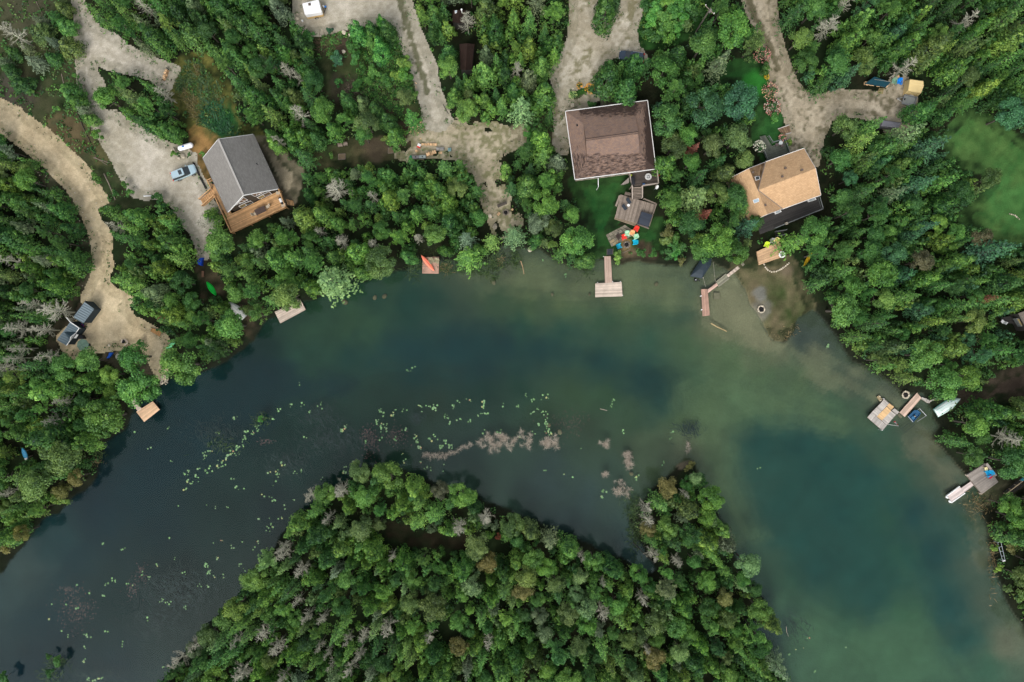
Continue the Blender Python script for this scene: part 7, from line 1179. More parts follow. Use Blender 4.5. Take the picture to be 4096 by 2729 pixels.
m = MB(); a, b = P('d1', 1060, 660, WL + .53), P('d1', 1165, 778, WL + .53); m.board(a, b, .1, .06); wpart(m, 'rim', STEEL, t); m = MB(); p = P('d1', 1200, 655, WL + .5); m.box(p, (.3, .5, .3), .8); cr = wpart(m, 'pedal_box', BLACK, t); m = MB(); m.ellip(p + V(-.05, 0, .18), (.09, .09, .06), 8, 5); wpart(m, 'knob', WHITE, cr)
t = thing('boat_rack', 'pale pipe frame on the shore beside the blue pedal boat', 'frame', P('d1', 1370, 600, 0)); m = MB()
for a, b in (((1300, 495), (1440, 645)), ((1440, 645), (1250, 765)), ((1265, 520), (1305, 495))): m.tube(P('d1', *a, .1), P('d1', *b, .1), .05, n=6)
wpart(m, 'pipes', STEEL, t)
m = MB()
for a, b in (((850, 950 - 80), (1000, 1000)), ((930, 915), (1080, 795)), ((1000, 1000), (1210, 815)), ((1080, 795), (1100, 825))): m.tube(P('d1', *a, WL - .12), P('d1', *b, WL - .12), .05, n=6)
tag(m.build('sunken_rail_frame', M('sunken_metal', A(66, 72, 64), .8, .1, 2, 0), None, base=P('d1', 1000, 900, WL - .1)), 'dark sunken launching rails beside the flag', 'rails')
# grey deck dock at the right
t = thing('deck_dock', 'square grey plank deck with a blue armchair on the right shore', 'dock', P('d2', 1270, 560, 0)); z_ = .35; q = [P('d2', *a, z_) for a in ((840, 470), (1245, 970), (1675, 650), (1345, 175))]; m = MB(); boards(m, [q[0], q[3], q[2], q[1]]); wpart(m, 'deck_boards', M('grey_plank', A(146, 138, 130), .85, .22, 1.2, .22), t); m = MB()
for a, b in zip(q, q[1:] + q[:1]): m.board(a - V(0, 0, .045), b - V(0, 0, .045), .07, .4)
wpart(m, 'skirt', GREYW, t); m = MB(); m.board(P('d2', 1365, 160, z_ + .75), P('d2', 1620, 490, z_ + .75), .4, .06); m.board(P('d2', 1345, 190, z_ + .5), P('d2', 1580, 500, z_ + .5), .06, .3); m.board(P('d2', 850, 470, z_ + .4), P('d2', 1335, 165, z_ + .4), .12, .4); wpart(m, 'bench_rail', M('grey_plank'), t)
for x, y in ((850, 473), (1210, 955)): m = MB(); p = P('d2', x, y, z_); m.box((p.x, p.y, z_ - .2), (.2, .3, .6), .6); wpart(m, 'post', PALEW, t)
dock('narrow white gangway from the grey deck to the pontoon', 'd2', [([(690, 815), (775, 930), (1055, 720), (975, 620)], M('white_dock_boards', A(204, 190, 184), .85, .15, 1.2, .2), True)], [], name='gangway', cat='gangway')
t = dock('white edged floating pontoon at the end of the right hand gangway', 'd2', [([(325, 1020), (430, 1180), (770, 930), (670, 790)], M('white_dock_boards'), True)], [], name='pontoon', cat='pontoon'); m = MB()
qq = [P('d2', *a, WL + .45) for a in ((305, 1030), (440, 1200), (800, 945), (660, 770))]
m.board(qq[3], qq[0], .18, .3); m.board(qq[1], qq[2], .18, .3); wpart(m, 'side_beams', WHITE, t)
for x, y in ((318, 1052), (395, 1165)): m = MB(); p = P('d2', x, y, WL + .35); m.ellip(p, (.22, .34, .2), 10, 6, rz=.9); wpart(m, 'bumper', WHITE, t, True)
p = P('d2', 1420, 420, z_ + .5); armchair((p.x, p.y, z_), math.radians(205), M('azure_plastic', A(22, 160, 212), .5, .05, 2, 0), 'azure reclining armchair on the grey deck dock', 1.35, 'seats on the grey deck dock')
def stool(k, x, y, z, s, hgt, mat, label, rz=.3):
    p = P(k, x, y, z + hgt); t = thing('side_table', label, 'side table', (p.x, p.y, z), rz); m = MB(); m.box((0, 0, hgt - .03), (s, s, .06)); part(m, 'tabletop', mat, t)
    for sx in (-1, 1):
        for sy in (-1, 1): m = MB(); m.box((sx * s * .42, sy * s * .42, hgt / 2 - .03), (.06, .06, hgt - .06)); part(m, 'leg', mat, t)
stool('d2', 1355, 300, z_, .55, .5, M('cream_plastic', A(240, 226, 168), .5, .05, 2, 0), 'cream square side table on the grey deck dock'); stool('d2', 1360, 350, z_, .5, .35, M('sky_plastic', A(110, 190, 214), .5, .05, 2, 0), 'pale blue footstool beside the azure armchair'); stool('d2', 1470, 515, z_, .6, .45, M('crimson_plastic', A(196, 40, 62), .5, .05, 2, 0), 'crimson square side table on the grey deck dock', .6)
t = thing('shore_stairs', 'long dark stairs with one pale handrail on the right bank', 'stairs', P('d2', 2050, 820, 0)); tl, tr, bl, br = P('d2', 2230, 610, 1.6), P('d2', 2340, 760, 1.6), P('d2', 1800, 940, .1), P('d2', 1900, 1060, .1); stairs('treads', M('black_deck_boards'), t, tl, tr, bl, br, 16, False); m = MB(); m.board(tl + V(0, 0, .9), bl + V(0, 0, .9), .12, .05)
for u in (0, .33, .66, 1): p = tl.lerp(bl, u); m.board(p, p + V(0, 0, .9), .09, .09, up=(1, 0, 0))
wpart(m, 'handrail', M('pale_rail', A(190, 170, 140), .8, .15, 2, .1), t)
q = quad('d2', [(2245, 610), (2300, 650), (2420, 560), (2354, 525)], 1.3); m = MB(); m.prism([p.xy for p in q], 1.0, 1.3); t_ = m.build('blue_bin', M('bin_teal', A(64, 150, 168), .5, .1, 2, 0), None, base=(cen(q).x, cen(q).y, 0)); tag(t_, 'teal box beside the top of the shore stairs at the right edge', 'box')
a = [P('t33', *p, 1.0) for p in ((2112, 288), (2142, 280), (2180, 450), (2158, 455))]; t = thing('boat_lift', 'thin white pipe frame among the shrubs on the lowest right bank', 'frame', (a[0].x, a[0].y, 0)); m = MB()
for i, j in ((0, 3), (1, 2), (0, 1), (3, 2)): m.tube(a[i], a[j], .035, n=6)
for u in (.25, .5, .75): m.tube(a[0].lerp(a[3], u), a[1].lerp(a[2], u), .03, n=6)
for p in a: m.tube((p.x, p.y, -.2), p, .035, n=6)
wpart(m, 'pipes', M('pipe_white', A(190, 200, 204), .5, .1, 2, 0), t); m = MB(); m.board(P('t33', 2158, 458, 1.05), P('t33', 2184, 452, 1.05), .25, .05); wpart(m, 'end_plate', WHITE, t)
q = [P('t01', *p, .5) for p in ((1845, 985), (1868, 985), (1872, 920), (1850, 915))]; bench('t01', (1862, 980), (1864, 925), M('brown_bench', A(112, 84, 66), .9, .15, 2, .2), 'narrow brown plank bench on the dark path below the blue tarp', False)
tarp('tarp_cover', 't01', [(1815, 860), (1835, 820), (1850, 805), (1880, 805), (1872, 830), (1868, 878), (1840, 875)], .7, TARPB, 'bright blue tarp over a heap at the end of the driveway tail')
# ================================================================ SHEDS AND SAND YARD
def metal_roof(key, rgb):
    m = bpy.data.materials.new(key); m.use_nodes = True; t = m.node_tree; b_ = t.nodes['Principled BSDF']; uv = nd(t, 'ShaderNodeUVMap').outputs[0]; w = nd(t, 'ShaderNodeTexWave'); w.inputs['Scale'].default_value = .72; w.bands_direction = 'X'; t.links.new(uv, w.inputs['Vector']); r = nd(t, 'ShaderNodeMapRange'); r.inputs['From Min'].default_value = .82; r.inputs['To Min'].default_value = 1; r.inputs['To Max'].default_value = .55; t.links.new(w.outputs['Fac'], r.inputs['Value']); c = nd(t, 'ShaderNodeRGB'); c.outputs[0].default_value = (*rgb, 1); t.links.new(scale_col(t, c.outputs[0], r.outputs[0]), b_.inputs['Base Color']); b_.inputs['Roughness'].default_value = .45; b_.inputs['Metallic'].default_value = .2; MATS[key] = m
    bn = nd(t, 'ShaderNodeBump'); bn.inputs['Distance'].default_value = .04; t.links.new(w.outputs['Fac'], bn.inputs['Height']); t.links.new(bn.outputs[0], b_.inputs['Normal']); return m
MR = metal_roof('ribbed_metal_roof', A(88, 104, 112)); DSID = M('slate_siding', A(46, 58, 66), .8, .1, 2, .1)
def gable(name, label, k, eA, eB, rA, rB, z1, z2, far, wallm, frames=True):
    """eA-eB the visible eave, rA-rB the ridge, far: ground width of the hidden slope"""
    a, b, r0, r1 = P(k, *eA, z1), P(k, *eB, z1), P(k, *rA, z2), P(k, *rB, z2); o = (r0 - a); o.z = 0; a2, b2 = r0 + o * far + V(0, 0, z1 - z2), r1 + (V(r1.x - b.x, r1.y - b.y, 0)) * far + V(0, 0, z1 - z2); c = cen([a, b, a2, b2]); t = thing(name, label, 'shed', V(c.x, c.y, 0)); m = MB(); m.slab([a, b, r1, r0], .08); m.slab([b2, a2, r0, r1], .08); ro = wpart(m, 'roof', MR, t); W4 = [c + (p - c) * .93 for p in (a, b, b2, a2)]; m = MB(); m.prism([p.xy for p in W4], 0, z1 - .1)
    for s0, s1, rr in ((0, 3, r0), (1, 2, r1)): p, q, e = W4[s0], W4[s1], c + (rr - c) * .93; m.add([V(p.x, p.y, z1 - .12), V(q.x, q.y, z1 - .12), V(e.x, e.y, z2 - .16)], [(0, 1, 2), (2, 1, 0)])
    wpart(m, 'wall', wallm, t); return t, ro, (a, b, r0, r1, a2, b2)
t, ro, g4 = gable('metal_shed', 'dark ribbed metal roofed shed, right hand one of the pair', 'c5', (840, 315), (635, 590), (660, 185), (440, 475), 2.6, 3.6, .35, DSID)
t, ro, g4 = gable('metal_cabin', 'ribbed metal roofed cabin with a white trimmed gable dormer, left of the pair', 'c5', (555, 680), (310, 1010), (385, 565), (130, 905), 2.6, 3.7, .35, DSID); ea, eb, ra_, rb_ = g4[:4]
d0, d1 = P('c5', 495, 760, 2.75), P('c5', 375, 905, 2.75); da = P('c5', 392, 838, 3.55); dbk = P('c5', 262, 742, 3.62); m = MB(); m.slab([d0, dbk, dbk + V(.01, 0, 0), da], .06); m.slab([dbk, d1, da, dbk + V(.01, 0, 0)], .06); wpart(m, 'dormer_roof', M('dark_metal', A(36, 54, 62), .5, .1, 2, .1), ro)
out = (ea - ra_); out.z = 0; out.normalize(); m = MB()
for a, b in ((d0, da), (da, d1)): m.board(a + out * .05, b + out * .05, .1, .16)
wpart(m, 'dormer_fascia', WHITE, ro); m = MB(); m.board(ea + V(0, 0, .03), eb + V(0, 0, .03), .12, .12); m.board(P('c5', 300, 468, 2.8), ra_ + V(0, 0, .03), .12, .14); m.board(ra_ + V(0, 0, .03), ea + V(0, 0, .03), .12, .14); wpart(m, 'gutter', WHITE, ro)
for x, y in ((525, 738), (388, 922)):
    c = P('c5', x, y, 1.7) ; al = (eb - ea); al.z = 0; al.normalize(); q = [c - al * .55 + V(0, 0, .35), c + al * .55 + V(0, 0, .35), c + al * .55 - V(0, 0, .35), c - al * .55 - V(0, 0, .35)]; m = MB()
    for p, r in zip(q, q[1:] + q[:1]): m.board(p, r, .14, .1, up=out)
    wo = wpart(m, 'window', WHITE, t); m = MB(); m.add(q, [(0, 1, 2, 3), (3, 2, 1, 0)]); wpart(m, 'pane', GLASS, wo)
q = [P('c5', *p, 1.9) for p in ((410, 870), (495, 875), (540, 800), (460, 795))]; m = MB(); m.loft([[p - V(0, 0, .1) for p in q], q]); wpart(m, 'porch_canopy', WHITE, t)
for a, b in (((335, 985), (408, 988)), ((565, 680), (630, 686))): m = MB(); m.tube(P('c5', *a, 2.3), P('c5', *b, .3), .06, n=6); wpart(m, 'downpipe', WHITE, t)
p = P('c5', 612, 1000, 2.3); t = thing('parasol', 'sage green octagonal parasol in front of the metal cabin', 'parasol', (p.x, p.y, 0)); m = MB(); cpy = M('parasol_sage', A(112, 138, 120), .85, .06, 2, .2)
for i in range(8): a0, a1 = i * .7854 + .2, (i + 1) * .7854 + .2; R = 1.12; m.add([(0, 0, 2.5), (math.cos(a0) * R, math.sin(a0) * R, 2.1), (math.cos(a1) * R, math.sin(a1) * R, 2.1)], [(0, 1, 2)], .3 + .4 * (i % 2))
part(m, 'canopy', cpy, t); m = MB(); m.tube((0, 0, 0), (0, 0, 2.52), .03, n=6); m.tube((0, 0, 0), (0, 0, .1), .3, n=12); part(m, 'pole', BLACK, t)
tarpbox('c5', [(510, 800), (600, 810), (640, 880), (520, 890)], 0, 1.0, M('black_cover', A(36, 38, 42), .7, .2, 1.5, 0), 'covered_barbecue', 'black covered barbecue between the metal cabin and the parasol', 'barbecue')
p = P('c5', 595, 625, .5); t = thing('wheelbarrow', 'blue wheelbarrow with red handles between the two sheds', 'wheelbarrow', (p.x, p.y, 0), math.radians(160)); m = MB(); m.loft([[V(-.45 * s, -.33 * s, z), V(.45 * s, -.26 * s, z), V(.45 * s, .26 * s, z), V(-.45 * s, .33 * s, z)] for s, z in ((.6, .25), (1, .6), (.92, .6), (.55, .3))]); part(m, 'tray', TARPB, t)
for s in (-.25, .25): m = MB(); m.tube((-.5, s * .4, .35), (1.3, s, .6), .035, n=6); part(m, 'handle', RED, t)
m = MB(); m.tube((-.62, -.05, .2), (-.62, .05, .2), .2, n=14); part(m, 'wheel', RUBBER, t)
q = [P('c5', *p, .25) for p in ((1905, 735), (2085, 840), (2120, 740), (1935, 675))]; t = thing('boardwalk_ramp', 'slatted tan wooden ramp at the right edge of the sand yard', 'ramp', cen(q) - V(0, 0, .25)); m = MB(); boards(m, q, .13, .035, across=True); wpart(m, 'slats', M('ramp_slats', A(178, 134, 86), .85, .2, 1.5, .3), t); m = MB(); m.board(q[0] - V(0, 0, .05), q[1] - V(0, 0, .05), .08, .15); m.board(q[3] - V(0, 0, .05), q[2] - V(0, 0, .05), .08, .15); wpart(m, 'bearers', DARKW, t)
t = thing('fire_bowl', 'dark fire bowl with tilted boards round it at the front of the sand yard', 'fire bowl', P('c5', 1405, 935, 0)); m = MB(); p = P('c5', 1405, 935, 0); m.lathe(p, [(.12, 0), (.34, .3), (.36, .32), (.28, .25), (.02, .1)], 14); wpart(m, 'bowl', BLACK, t)
for a, b in (((1415, 885), (1480, 950)), ((1350, 955), (1370, 890)), ((1410, 1005), (1470, 960))): m = MB(); m.board(P('c5', *a, .4), P('c5', *b, .3), .22, .06); wpart(m, 'board', PALEW, t)
t = tarp('tarp_cover', 'c5', [(1080, 1255), (1120, 1190), (1135, 1145), (1215, 1145), (1180, 1195), (1140, 1250)], .35, M('vivid_blue_tarp', A(20, 96, 206), .5, .3, 3, .1), 'vivid blue crumpled tarpaulin under the trees below the sand yard')
round_table('c5', 1300, 1220, 0, .58, M('stone_top', A(150, 146, 134), .8, .15, 2, 0), 'round grey table under the trees below the sand yard', h=.7)
stone_edge('c5', [(1672, 940), (1690, 905), (1740, 915), (1775, 960), (1780, 1000)], 'small stone ring edging a green plant at the front of the sand yard', .13)
m = MB(); q_ = in_poly(PL(('t02', [(1480, 330), (1520, 310), (1550, 360), (1500, 400), (1470, 370)])), 300, -.2)
for x, y in q_[:60]: m.ellip((x, y, .02), (random.uniform(.08, .2), random.uniform(.08, .18), .12), 6, 4, .2)
so = m.build('rock_pile', STONE, None, base=(q_[0][0], q_[0][1], 0)); tag(so, 'pile of white rocks at the water edge below the sand yard', 'rock pile')
# ================================================================ CAMPER, TRAILERS, CABINS
c8 = lambda x, y, z=0: P('c8', x, y, z)
t = thing('camper_trailer', 'white travel trailer with a tan lower side on the gravel pad', 'camper', c8(560, 240)); zt = 2.5; RQ = [(265, 95), (745, -25), (838, 340), (345, 425)]; q = [c8(x, y, zt) for x, y in RQ]; c = cen(q); c.z = 0; CW = M('camper_white', (.83, .83, .83), .35, .03, 1, 0); CT = M('camper_tan', A(196, 164, 110), .5, .05, 1, 0)
def rr(s, z): return [V(*(c + (V(p.x, p.y, 0) - c) * s).xy, z) for p in rpts]
rpts = []
for i in range(4):
    p0, p1, p2 = q[i - 1], q[i], q[(i + 1) % 4]
    for u in (0, .5, 1): a = p1.lerp(p0, .09); b = p1.lerp(p2, .09); rpts.append((a * (1 - u) ** 2 + p1 * 2 * u * (1 - u) + b * u * u))
m = MB(); m.loft([rr(.98, 1.25), rr(1, 2.2), rr(.985, 2.4), rr(.94, zt), rr(.5, zt + .06), rr(.03, zt + .07)]); wpart(m, 'shell', CW, t); m = MB(); m.loft([rr(.95, .45), rr(1.0, .7), rr(1.0, 1.25)]); wpart(m, 'lower_side', CT, t)
m = MB(); m.box(c8(485, 128, zt + .1), (.42, .42, .2), .25); wpart(m, 'roof_vent', M('vent_grey'), t); m = MB(); m.board(c8(375, 400, 2.36), c8(540, 368, 2.36), .12, .05); wpart(m, 'awning_rail', M('grey_plastic'), t)
ax = (q[1] - q[0]); ax.z = 0; ax.normalize(); sd = V(ax.y, -ax.x, 0)
for s in (-1, 1):
    p = c + sd * s * 1.08 + ax * .1; m = MB(); m.tube(V(p.x, p.y, .33) - sd * .1, V(p.x, p.y, .33) + sd * .1, .33, n=16); w = wpart(m, 'wheel', RUBBER, t); m = MB(); m.tube(V(p.x, p.y, .33), V(p.x, p.y, .33) + sd * s * .13, .2, n=10); wpart(m, 'rim', CHROME, w)
e = (q[1] + q[2]) / 2; e.z = .5; tip = c8(960, 195, .5); m = MB(); m.tube(q[1].lerp(q[2], .2) * V(1, 1, 0).x if False else V(*q[1].lerp(q[2], .25).xy, .5), tip, .06, n=6); m.tube(V(*q[1].lerp(q[2], .75).xy, .5), tip, .06, n=6); hi_ = wpart(m, 'hitch', BLACK, t); m = MB(); p = c8(885, 190, .6); m.lathe((p.x, p.y, .5), [(.16, 0), (.17, .05), (.17, .4), (.1, .5)], 12); wpart(m, 'gas_bottle', WHITE, hi_, True); m = MB(); p = c8(935, 190, .6); m.box((p.x, p.y, .55), (.3, .3, .2)); wpart(m, 'jack_box', BLUEP, hi_)
m = MB(); p = c8(590, 425, .4); m.box((p.x, p.y, .2), (.5, .3, .4), .2); tag(m.build('step_stool', WHITE, None, base=(p.x, p.y, 0)), 'white step below the camper door side', 'step'); p = c8(720, 440, .5); t = thing('folding_table', 'dark green square camping table below the camper', 'table', (p.x, p.y, 0), .15); m = MB(); m.box((0, 0, .5), (.68, .6, .04)); part(m, 'tabletop', M('camp_green', A(62, 76, 68), .7, .1, 2, 0), t)
for sx in (-1, 1):
    for sy in (-1, 1): m = MB(); m.tube((sx * .42, sy * .36, 0), (sx * .3, sy * .26, .49), .02, n=5); part(m, 'leg', BLACK, t)
p = c8(275, 585, .4); m = MB(); m.lathe((p.x, p.y, 0), [(.1, 0), (.2, .1), (.2, .35), (.1, .45)], 10); tag(m.build('water_jug', WHITE, None, base=(p.x, p.y, 0)), 'white jug at the lower left corner of the camper pad', 'jug')
for pts, l in (([(1640, 900), (1585, 1145)], 'leaning pale pole in the brush below the camper'),): beam('fallen_log', [P('c8', *a, .2) for a in pts], .1, .1, GREYW, l, 'log')
m = MB()
for i in range(170):
    x, y = random.gauss(1000, 190), random.gauss(1280, 110); p = P('c8', x, y, .1); a = random.uniform(0, 6.28); l = random.uniform(.5, 1.6); m.tube(p, p + V(math.cos(a) * l, math.sin(a) * l, random.uniform(0, .8)), .035, .012, 3, cap=False)
o = m.build('brush_pile', M('dead_brush', A(96, 78, 64), .95, .2, 2, .5), None, base=P('c8', 1000, 1280)); tag(o, 'dark heap of dead branches in the clearing below the camper', 'brush pile')
m = MB()
for i in range(110):
    x, y = random.choice(((900, 800), (1090, 790), (860, 830), (1010, 700))); x += random.gauss(0, 50); y += random.gauss(0, 35); p = P('t10', x, y, .05); a = random.uniform(0, 6.28); l = random.uniform(.4, 1.2); m.tube(p, p + V(math.cos(a) * l, math.sin(a) * l, random.uniform(0, .35)), .03, .012, 3, cap=False)
tag(m.build('brush_pile', M('grey_brush', A(120, 106, 96), .95, .2, 2, .5), None, base=P('t10', 980, 790)), 'scattered grey slash in the middle of the clearing', 'brush pile')
CEL = shingle('dark_brown_shingles', A(58, 44, 38), A(48, 38, 34), rowh=.25, var=.3)
def cabin(label, k, pts, ridge, z1, z2, extra=None, mat=None, wm=None):
    e = [P(k, x, y, z1) for x, y in pts]; r = [P(k, x, y, z2) for x, y in ridge]; c = cen(e); t = thing('cabin', label, 'cabin', V(c.x, c.y, 0)); m = MB(); m.slab([e[3], e[0], r[0], r[1]], .1); m.slab([e[1], e[2], r[1], r[0]], .1); ro = wpart(m, 'roof', mat or CEL, t); m = MB(); m.prism([(c + (p - c) * .92).xy for p in e], 0, z1 - .08)
    for a, b, rr_ in ((e[0], e[1], r[0]), (e[2], e[3], r[1])): a, b, rr_ = [c + (p - c) * .92 for p in (a, b, rr_)]; m.add([V(a.x, a.y, z1 - .1), V(b.x, b.y, z1 - .1), V(rr_.x, rr_.y, z2 - .15)], [(0, 1, 2), (2, 1, 0)])
    wpart(m, 'wall', wm or DARKW, t); return t, ro, c
t, ro, c = cabin('small dark roofed cabin with a white flue hidden in the trees', 't10', [(1812, 95), (1925, 95), (1915, 215), (1805, 205)], [(1868, 92), (1858, 212)], 3.0, 3.9); p = P('t10', 1890, 90, 4.6); m = MB(); m.tube((p.x, p.y, 3.2), (p.x, p.y, 4.6), .1, n=10); m.tube((p.x, p.y, 4.6), (p.x, p.y, 4.7), .17, n=10); wpart(m, 'flue', WHITE, ro); q = [P('t10', *a, 3.75) for a in ((1828, 97), (1848, 95), (1848, 116), (1828, 118))]; m = MB(); m.loft([[p - V(0, 0, .5) for p in q], q]); sk = wpart(m, 'skylight', WHITE, ro); m = MB(); cq = cen(q); m.add([cq + (p - cq) * .75 + V(0, 0, .006) for p in q][::-1], [(0, 1, 2, 3)]); wpart(m, 'pane', M('sky_glass'), sk)
t, ro, c = cabin('very dark brown roofed cabin hidden between tall trees', 't10', [(1870, 405), (2010, 405), (1985, 640), (1880, 640)], [(1945, 400), (1930, 645)], 3.0, 4.4)
CEG = shingle('grey_brown_shingles', A(120, 112, 102), A(104, 98, 92), rowh=.25, var=.25); t, ro, c = cabin('half seen shingle cabin at the right edge of the photo', 'd7', [(880, 420), (1500, 150), (1900, 900), (1180, 1000)], [(1250, 300), (1480, 950)], 3.2, 4.4, mat=CEG); q = [P('d7', *a, 2.4) for a in ((820, 580), (935, 565), (1060, 800), (985, 840))]; m = MB(); m.loft([[p - V(0, 0, 1) for p in q], q]); bw = wpart(m, 'bay_window', M('grey_rail'), t); m = MB(); cq = cen(q); m.add([cq + (p - cq) * .8 + V(0, 0, .006) for p in q][::-1], [(0, 1, 2, 3)]); wpart(m, 'pane', M('olive_window_glass'), bw)
m = MB(); boards(m, [P('d7', *a, .6) for a in ((380, 720), (900, 760), (800, 480), (330, 560))]); wpart(m, 'porch_deck', M('black_deck_boards'), t); lawn_chair(P('d7', 400, 680, 1.0) - V(0, 0, .4), 2.4, WHITE, 'white chair on the porch of the half seen shingle cabin')
# yellow tent, utility trailer, woodpile, chairs, grey van
t = thing('camping_tent', 'cream yellow canvas trailer tent at the end of the dirt drive', 'tent', P('c6', 1380, 430)); TE = M('tent_canvas', A(226, 200, 142), .85, .05, 1.5, .05); TO = [(1205, 290), (1300, 245), (1590, 290), (1600, 400), (1540, 555), (1455, 630), (1165, 580), (1170, 500)]; gq = [P('c6', x, y, .3) for x, y in TO]; top = [P('c6', x, y, 2.1) for x, y in ((1295, 268), (1300, 262), (1585, 300), (1590, 400), (1538, 548), (1450, 548), (1255, 500), (1260, 480))]; m = MB(); m.loft([[V(p.x, p.y, 0) for p in gq], gq, top]); wpart(m, 'canvas', TE, t); m = MB(); a, b = P('c6', 1300, 350, 2.12), P('c6', 1585, 390, 2.12); m.board(a, b, .06, .04); wpart(m, 'ridge_seam', M('tent_seam', A(236, 214, 160), .8, .05, 2, 0), t); m = MB(); m.tube(P('c6', 1150, 590, .4), P('c6', 1185, 545, .4), .07, n=6); wpart(m, 'rolled_flap', TE, t)
t = thing('utility_trailer', 'small grey metal utility trailer beside the yellow tent', 'trailer', P('c6', 1290, 720)); bq = [P('c6', x, y, .95) for x, y in ((1195, 580), (1455, 640), (1395, 830), (1135, 775))]; m = MB(); fl_ = [V(p.x, p.y, .55) for p in bq]; m.prism([p.xy for p in fl_], .48, .55); wpart(m, 'bed', M('trailer_bed', A(150, 154, 148), .6, .2, 1.5, .1), t)
for i, (a, b) in enumerate(zip(bq, bq[1:] + bq[:1])): m = MB(); m.board(a, b, .06, .42); wpart(m, 'side_panel', STEEL, t)
for u, x, y in ((0, 1272, 845), (1, 1330, 612)): p = P('c6', x, y, .5); m = MB(); d = (bq[3] - bq[0]); d.z = 0; d.normalize(); c = V(p.x, p.y, .3); m.tube(c - d * .09, c + d * .09, .3, n=14); w = wpart(m, 'wheel', RUBBER, t); m = MB(); m.board(V(c.x, c.y, .66) - d.cross(V(0, 0, 1)) * .36, V(c.x, c.y, .66) + d.cross(V(0, 0, 1)) * .36, .24, .05); wpart(m, 'mudguard', CHROME, w)
m = MB(); tip = P('c6', 1020, 672, .5); m.tube(P('c6', 1145, 650, .5), tip, .05, n=6); m.tube(P('c6', 1125, 745, .5), tip, .05, n=6); hh = wpart(m, 'drawbar', STEEL, t); m = MB(); m.tube(tip + V(0, 0, -.4), tip + V(0, 0, .25), .05, n=6); wpart(m, 'jockey_wheel', BLACK, hh); m = MB(); m.tube(P('c6', 1180, 700, .96), P('c6', 1190, 670, .96), .12, n=8); wpart(m, 'spare_strap', BLACK, t)
t = thing('covered_woodpile', 'long woodpile under a dark teal tarp beside the dirt drive', 'woodpile', P('c6', 590, 330)); m = MB()
for i in range(70): u = random.random(); p = P('c6', 300 + 470 * u, 375 + 50 * u, .1); m.tube(p + V(0, -.1, random.uniform(0, .9)), p + V(0, .5, random.uniform(0, .9)), .09, n=4)
wpart(m, 'logs', FIREW, t); TT = M('teal_tarp', A(16, 62, 74), .55, .25, 2, 0); tq = [P('c6', x, y, 1.2) for x, y in ((330, 345), (780, 425), (880, 320), (530, 200))]; m = MB(); m.loft([[p - V(0, 0, .25) for p in tq], tq]); wpart(m, 'tarp', TT, t); m = MB(); m.tube(P('c6', 530, 258, 1.24), P('c6', 915, 318, 1.24), .025, n=5); wpart(m, 'rope', M('rope_pale'), t)
t = thing('wooden_steps', 'short mossy wooden steps below the teal tarp', 'steps', P('c6', 665, 505)); stairs('treads', M('mossy_step', A(134, 122, 84), .9, .2, 2, .3), t, P('c6', 645, 440, .7), P('c6', 740, 450, .7), P('c6', 600, 560, .1), P('c6', 705, 575, .1), 4, False)
for x, y, mt, l in ((960, 300, GREENP, 'sage green plastic armchair beside the teal tarp'), (1070, 310, BLUEP, 'bright blue plastic armchair left of the yellow tent')): p = P('c6', x, y, .5); armchair((p.x, p.y, 0), math.radians(-100), mt, l, 1.15, 'plastic chairs by the yellow tent')
beam('plank', [P('c6', 925, 228, .3), P('c6', 975, 105, .3)], .28, .05, PALEW, 'pale plank leaning in the trees above the sage chair', 'plank'); p = P('c6', 1035, 200, .4); m = MB(); m.box((p.x, p.y, .25), (.5, .4, .5), .3); tag(m.build('wooden_crate', FIREW, None, base=(p.x, p.y, 0)), 'tan wooden crate in the shade above the blue chair', 'crate')
t = thing('parked_van', 'grey van roof half hidden by trees below the dirt drive', 'van', P('c6', 900, 1200)); vq = [P('c6', x, y, 1.9) for x, y in ((720, 1140), (1120, 1195), (1060, 1310), (660, 1270))]; VM = M('van_grey', A(124, 122, 128), .35, .05, 1, 0, metal=.2); cv = cen(vq); m = MB(); m.loft([[V(*(cv + (p - cv) * s).xy, z) for p in vq] for s, z in ((.98, .35), (1.04, .8), (1.02, 1.3), (.95, 1.85), (.6, 1.92))]); wpart(m, 'body', VM, t); wq = [cv + (p - cv) * 1.03 for p in vq]; m = MB(); m.board(V(*wq[0].xy, 1.75), V(*wq[1].xy, 1.75), .06, .45); wpart(m, 'side_windows', GLASS, t)
for a, s in ((vq[0], 1), (vq[1], 1), (vq[2], 1), (vq[3], 1)): c = cv + (a - cv) * .82; m = MB(); m.tube((c.x, c.y, .33), (c.x + .1, c.y - .2, .33), .33, n=12); wpart(m, 'wheel', RUBBER, t)
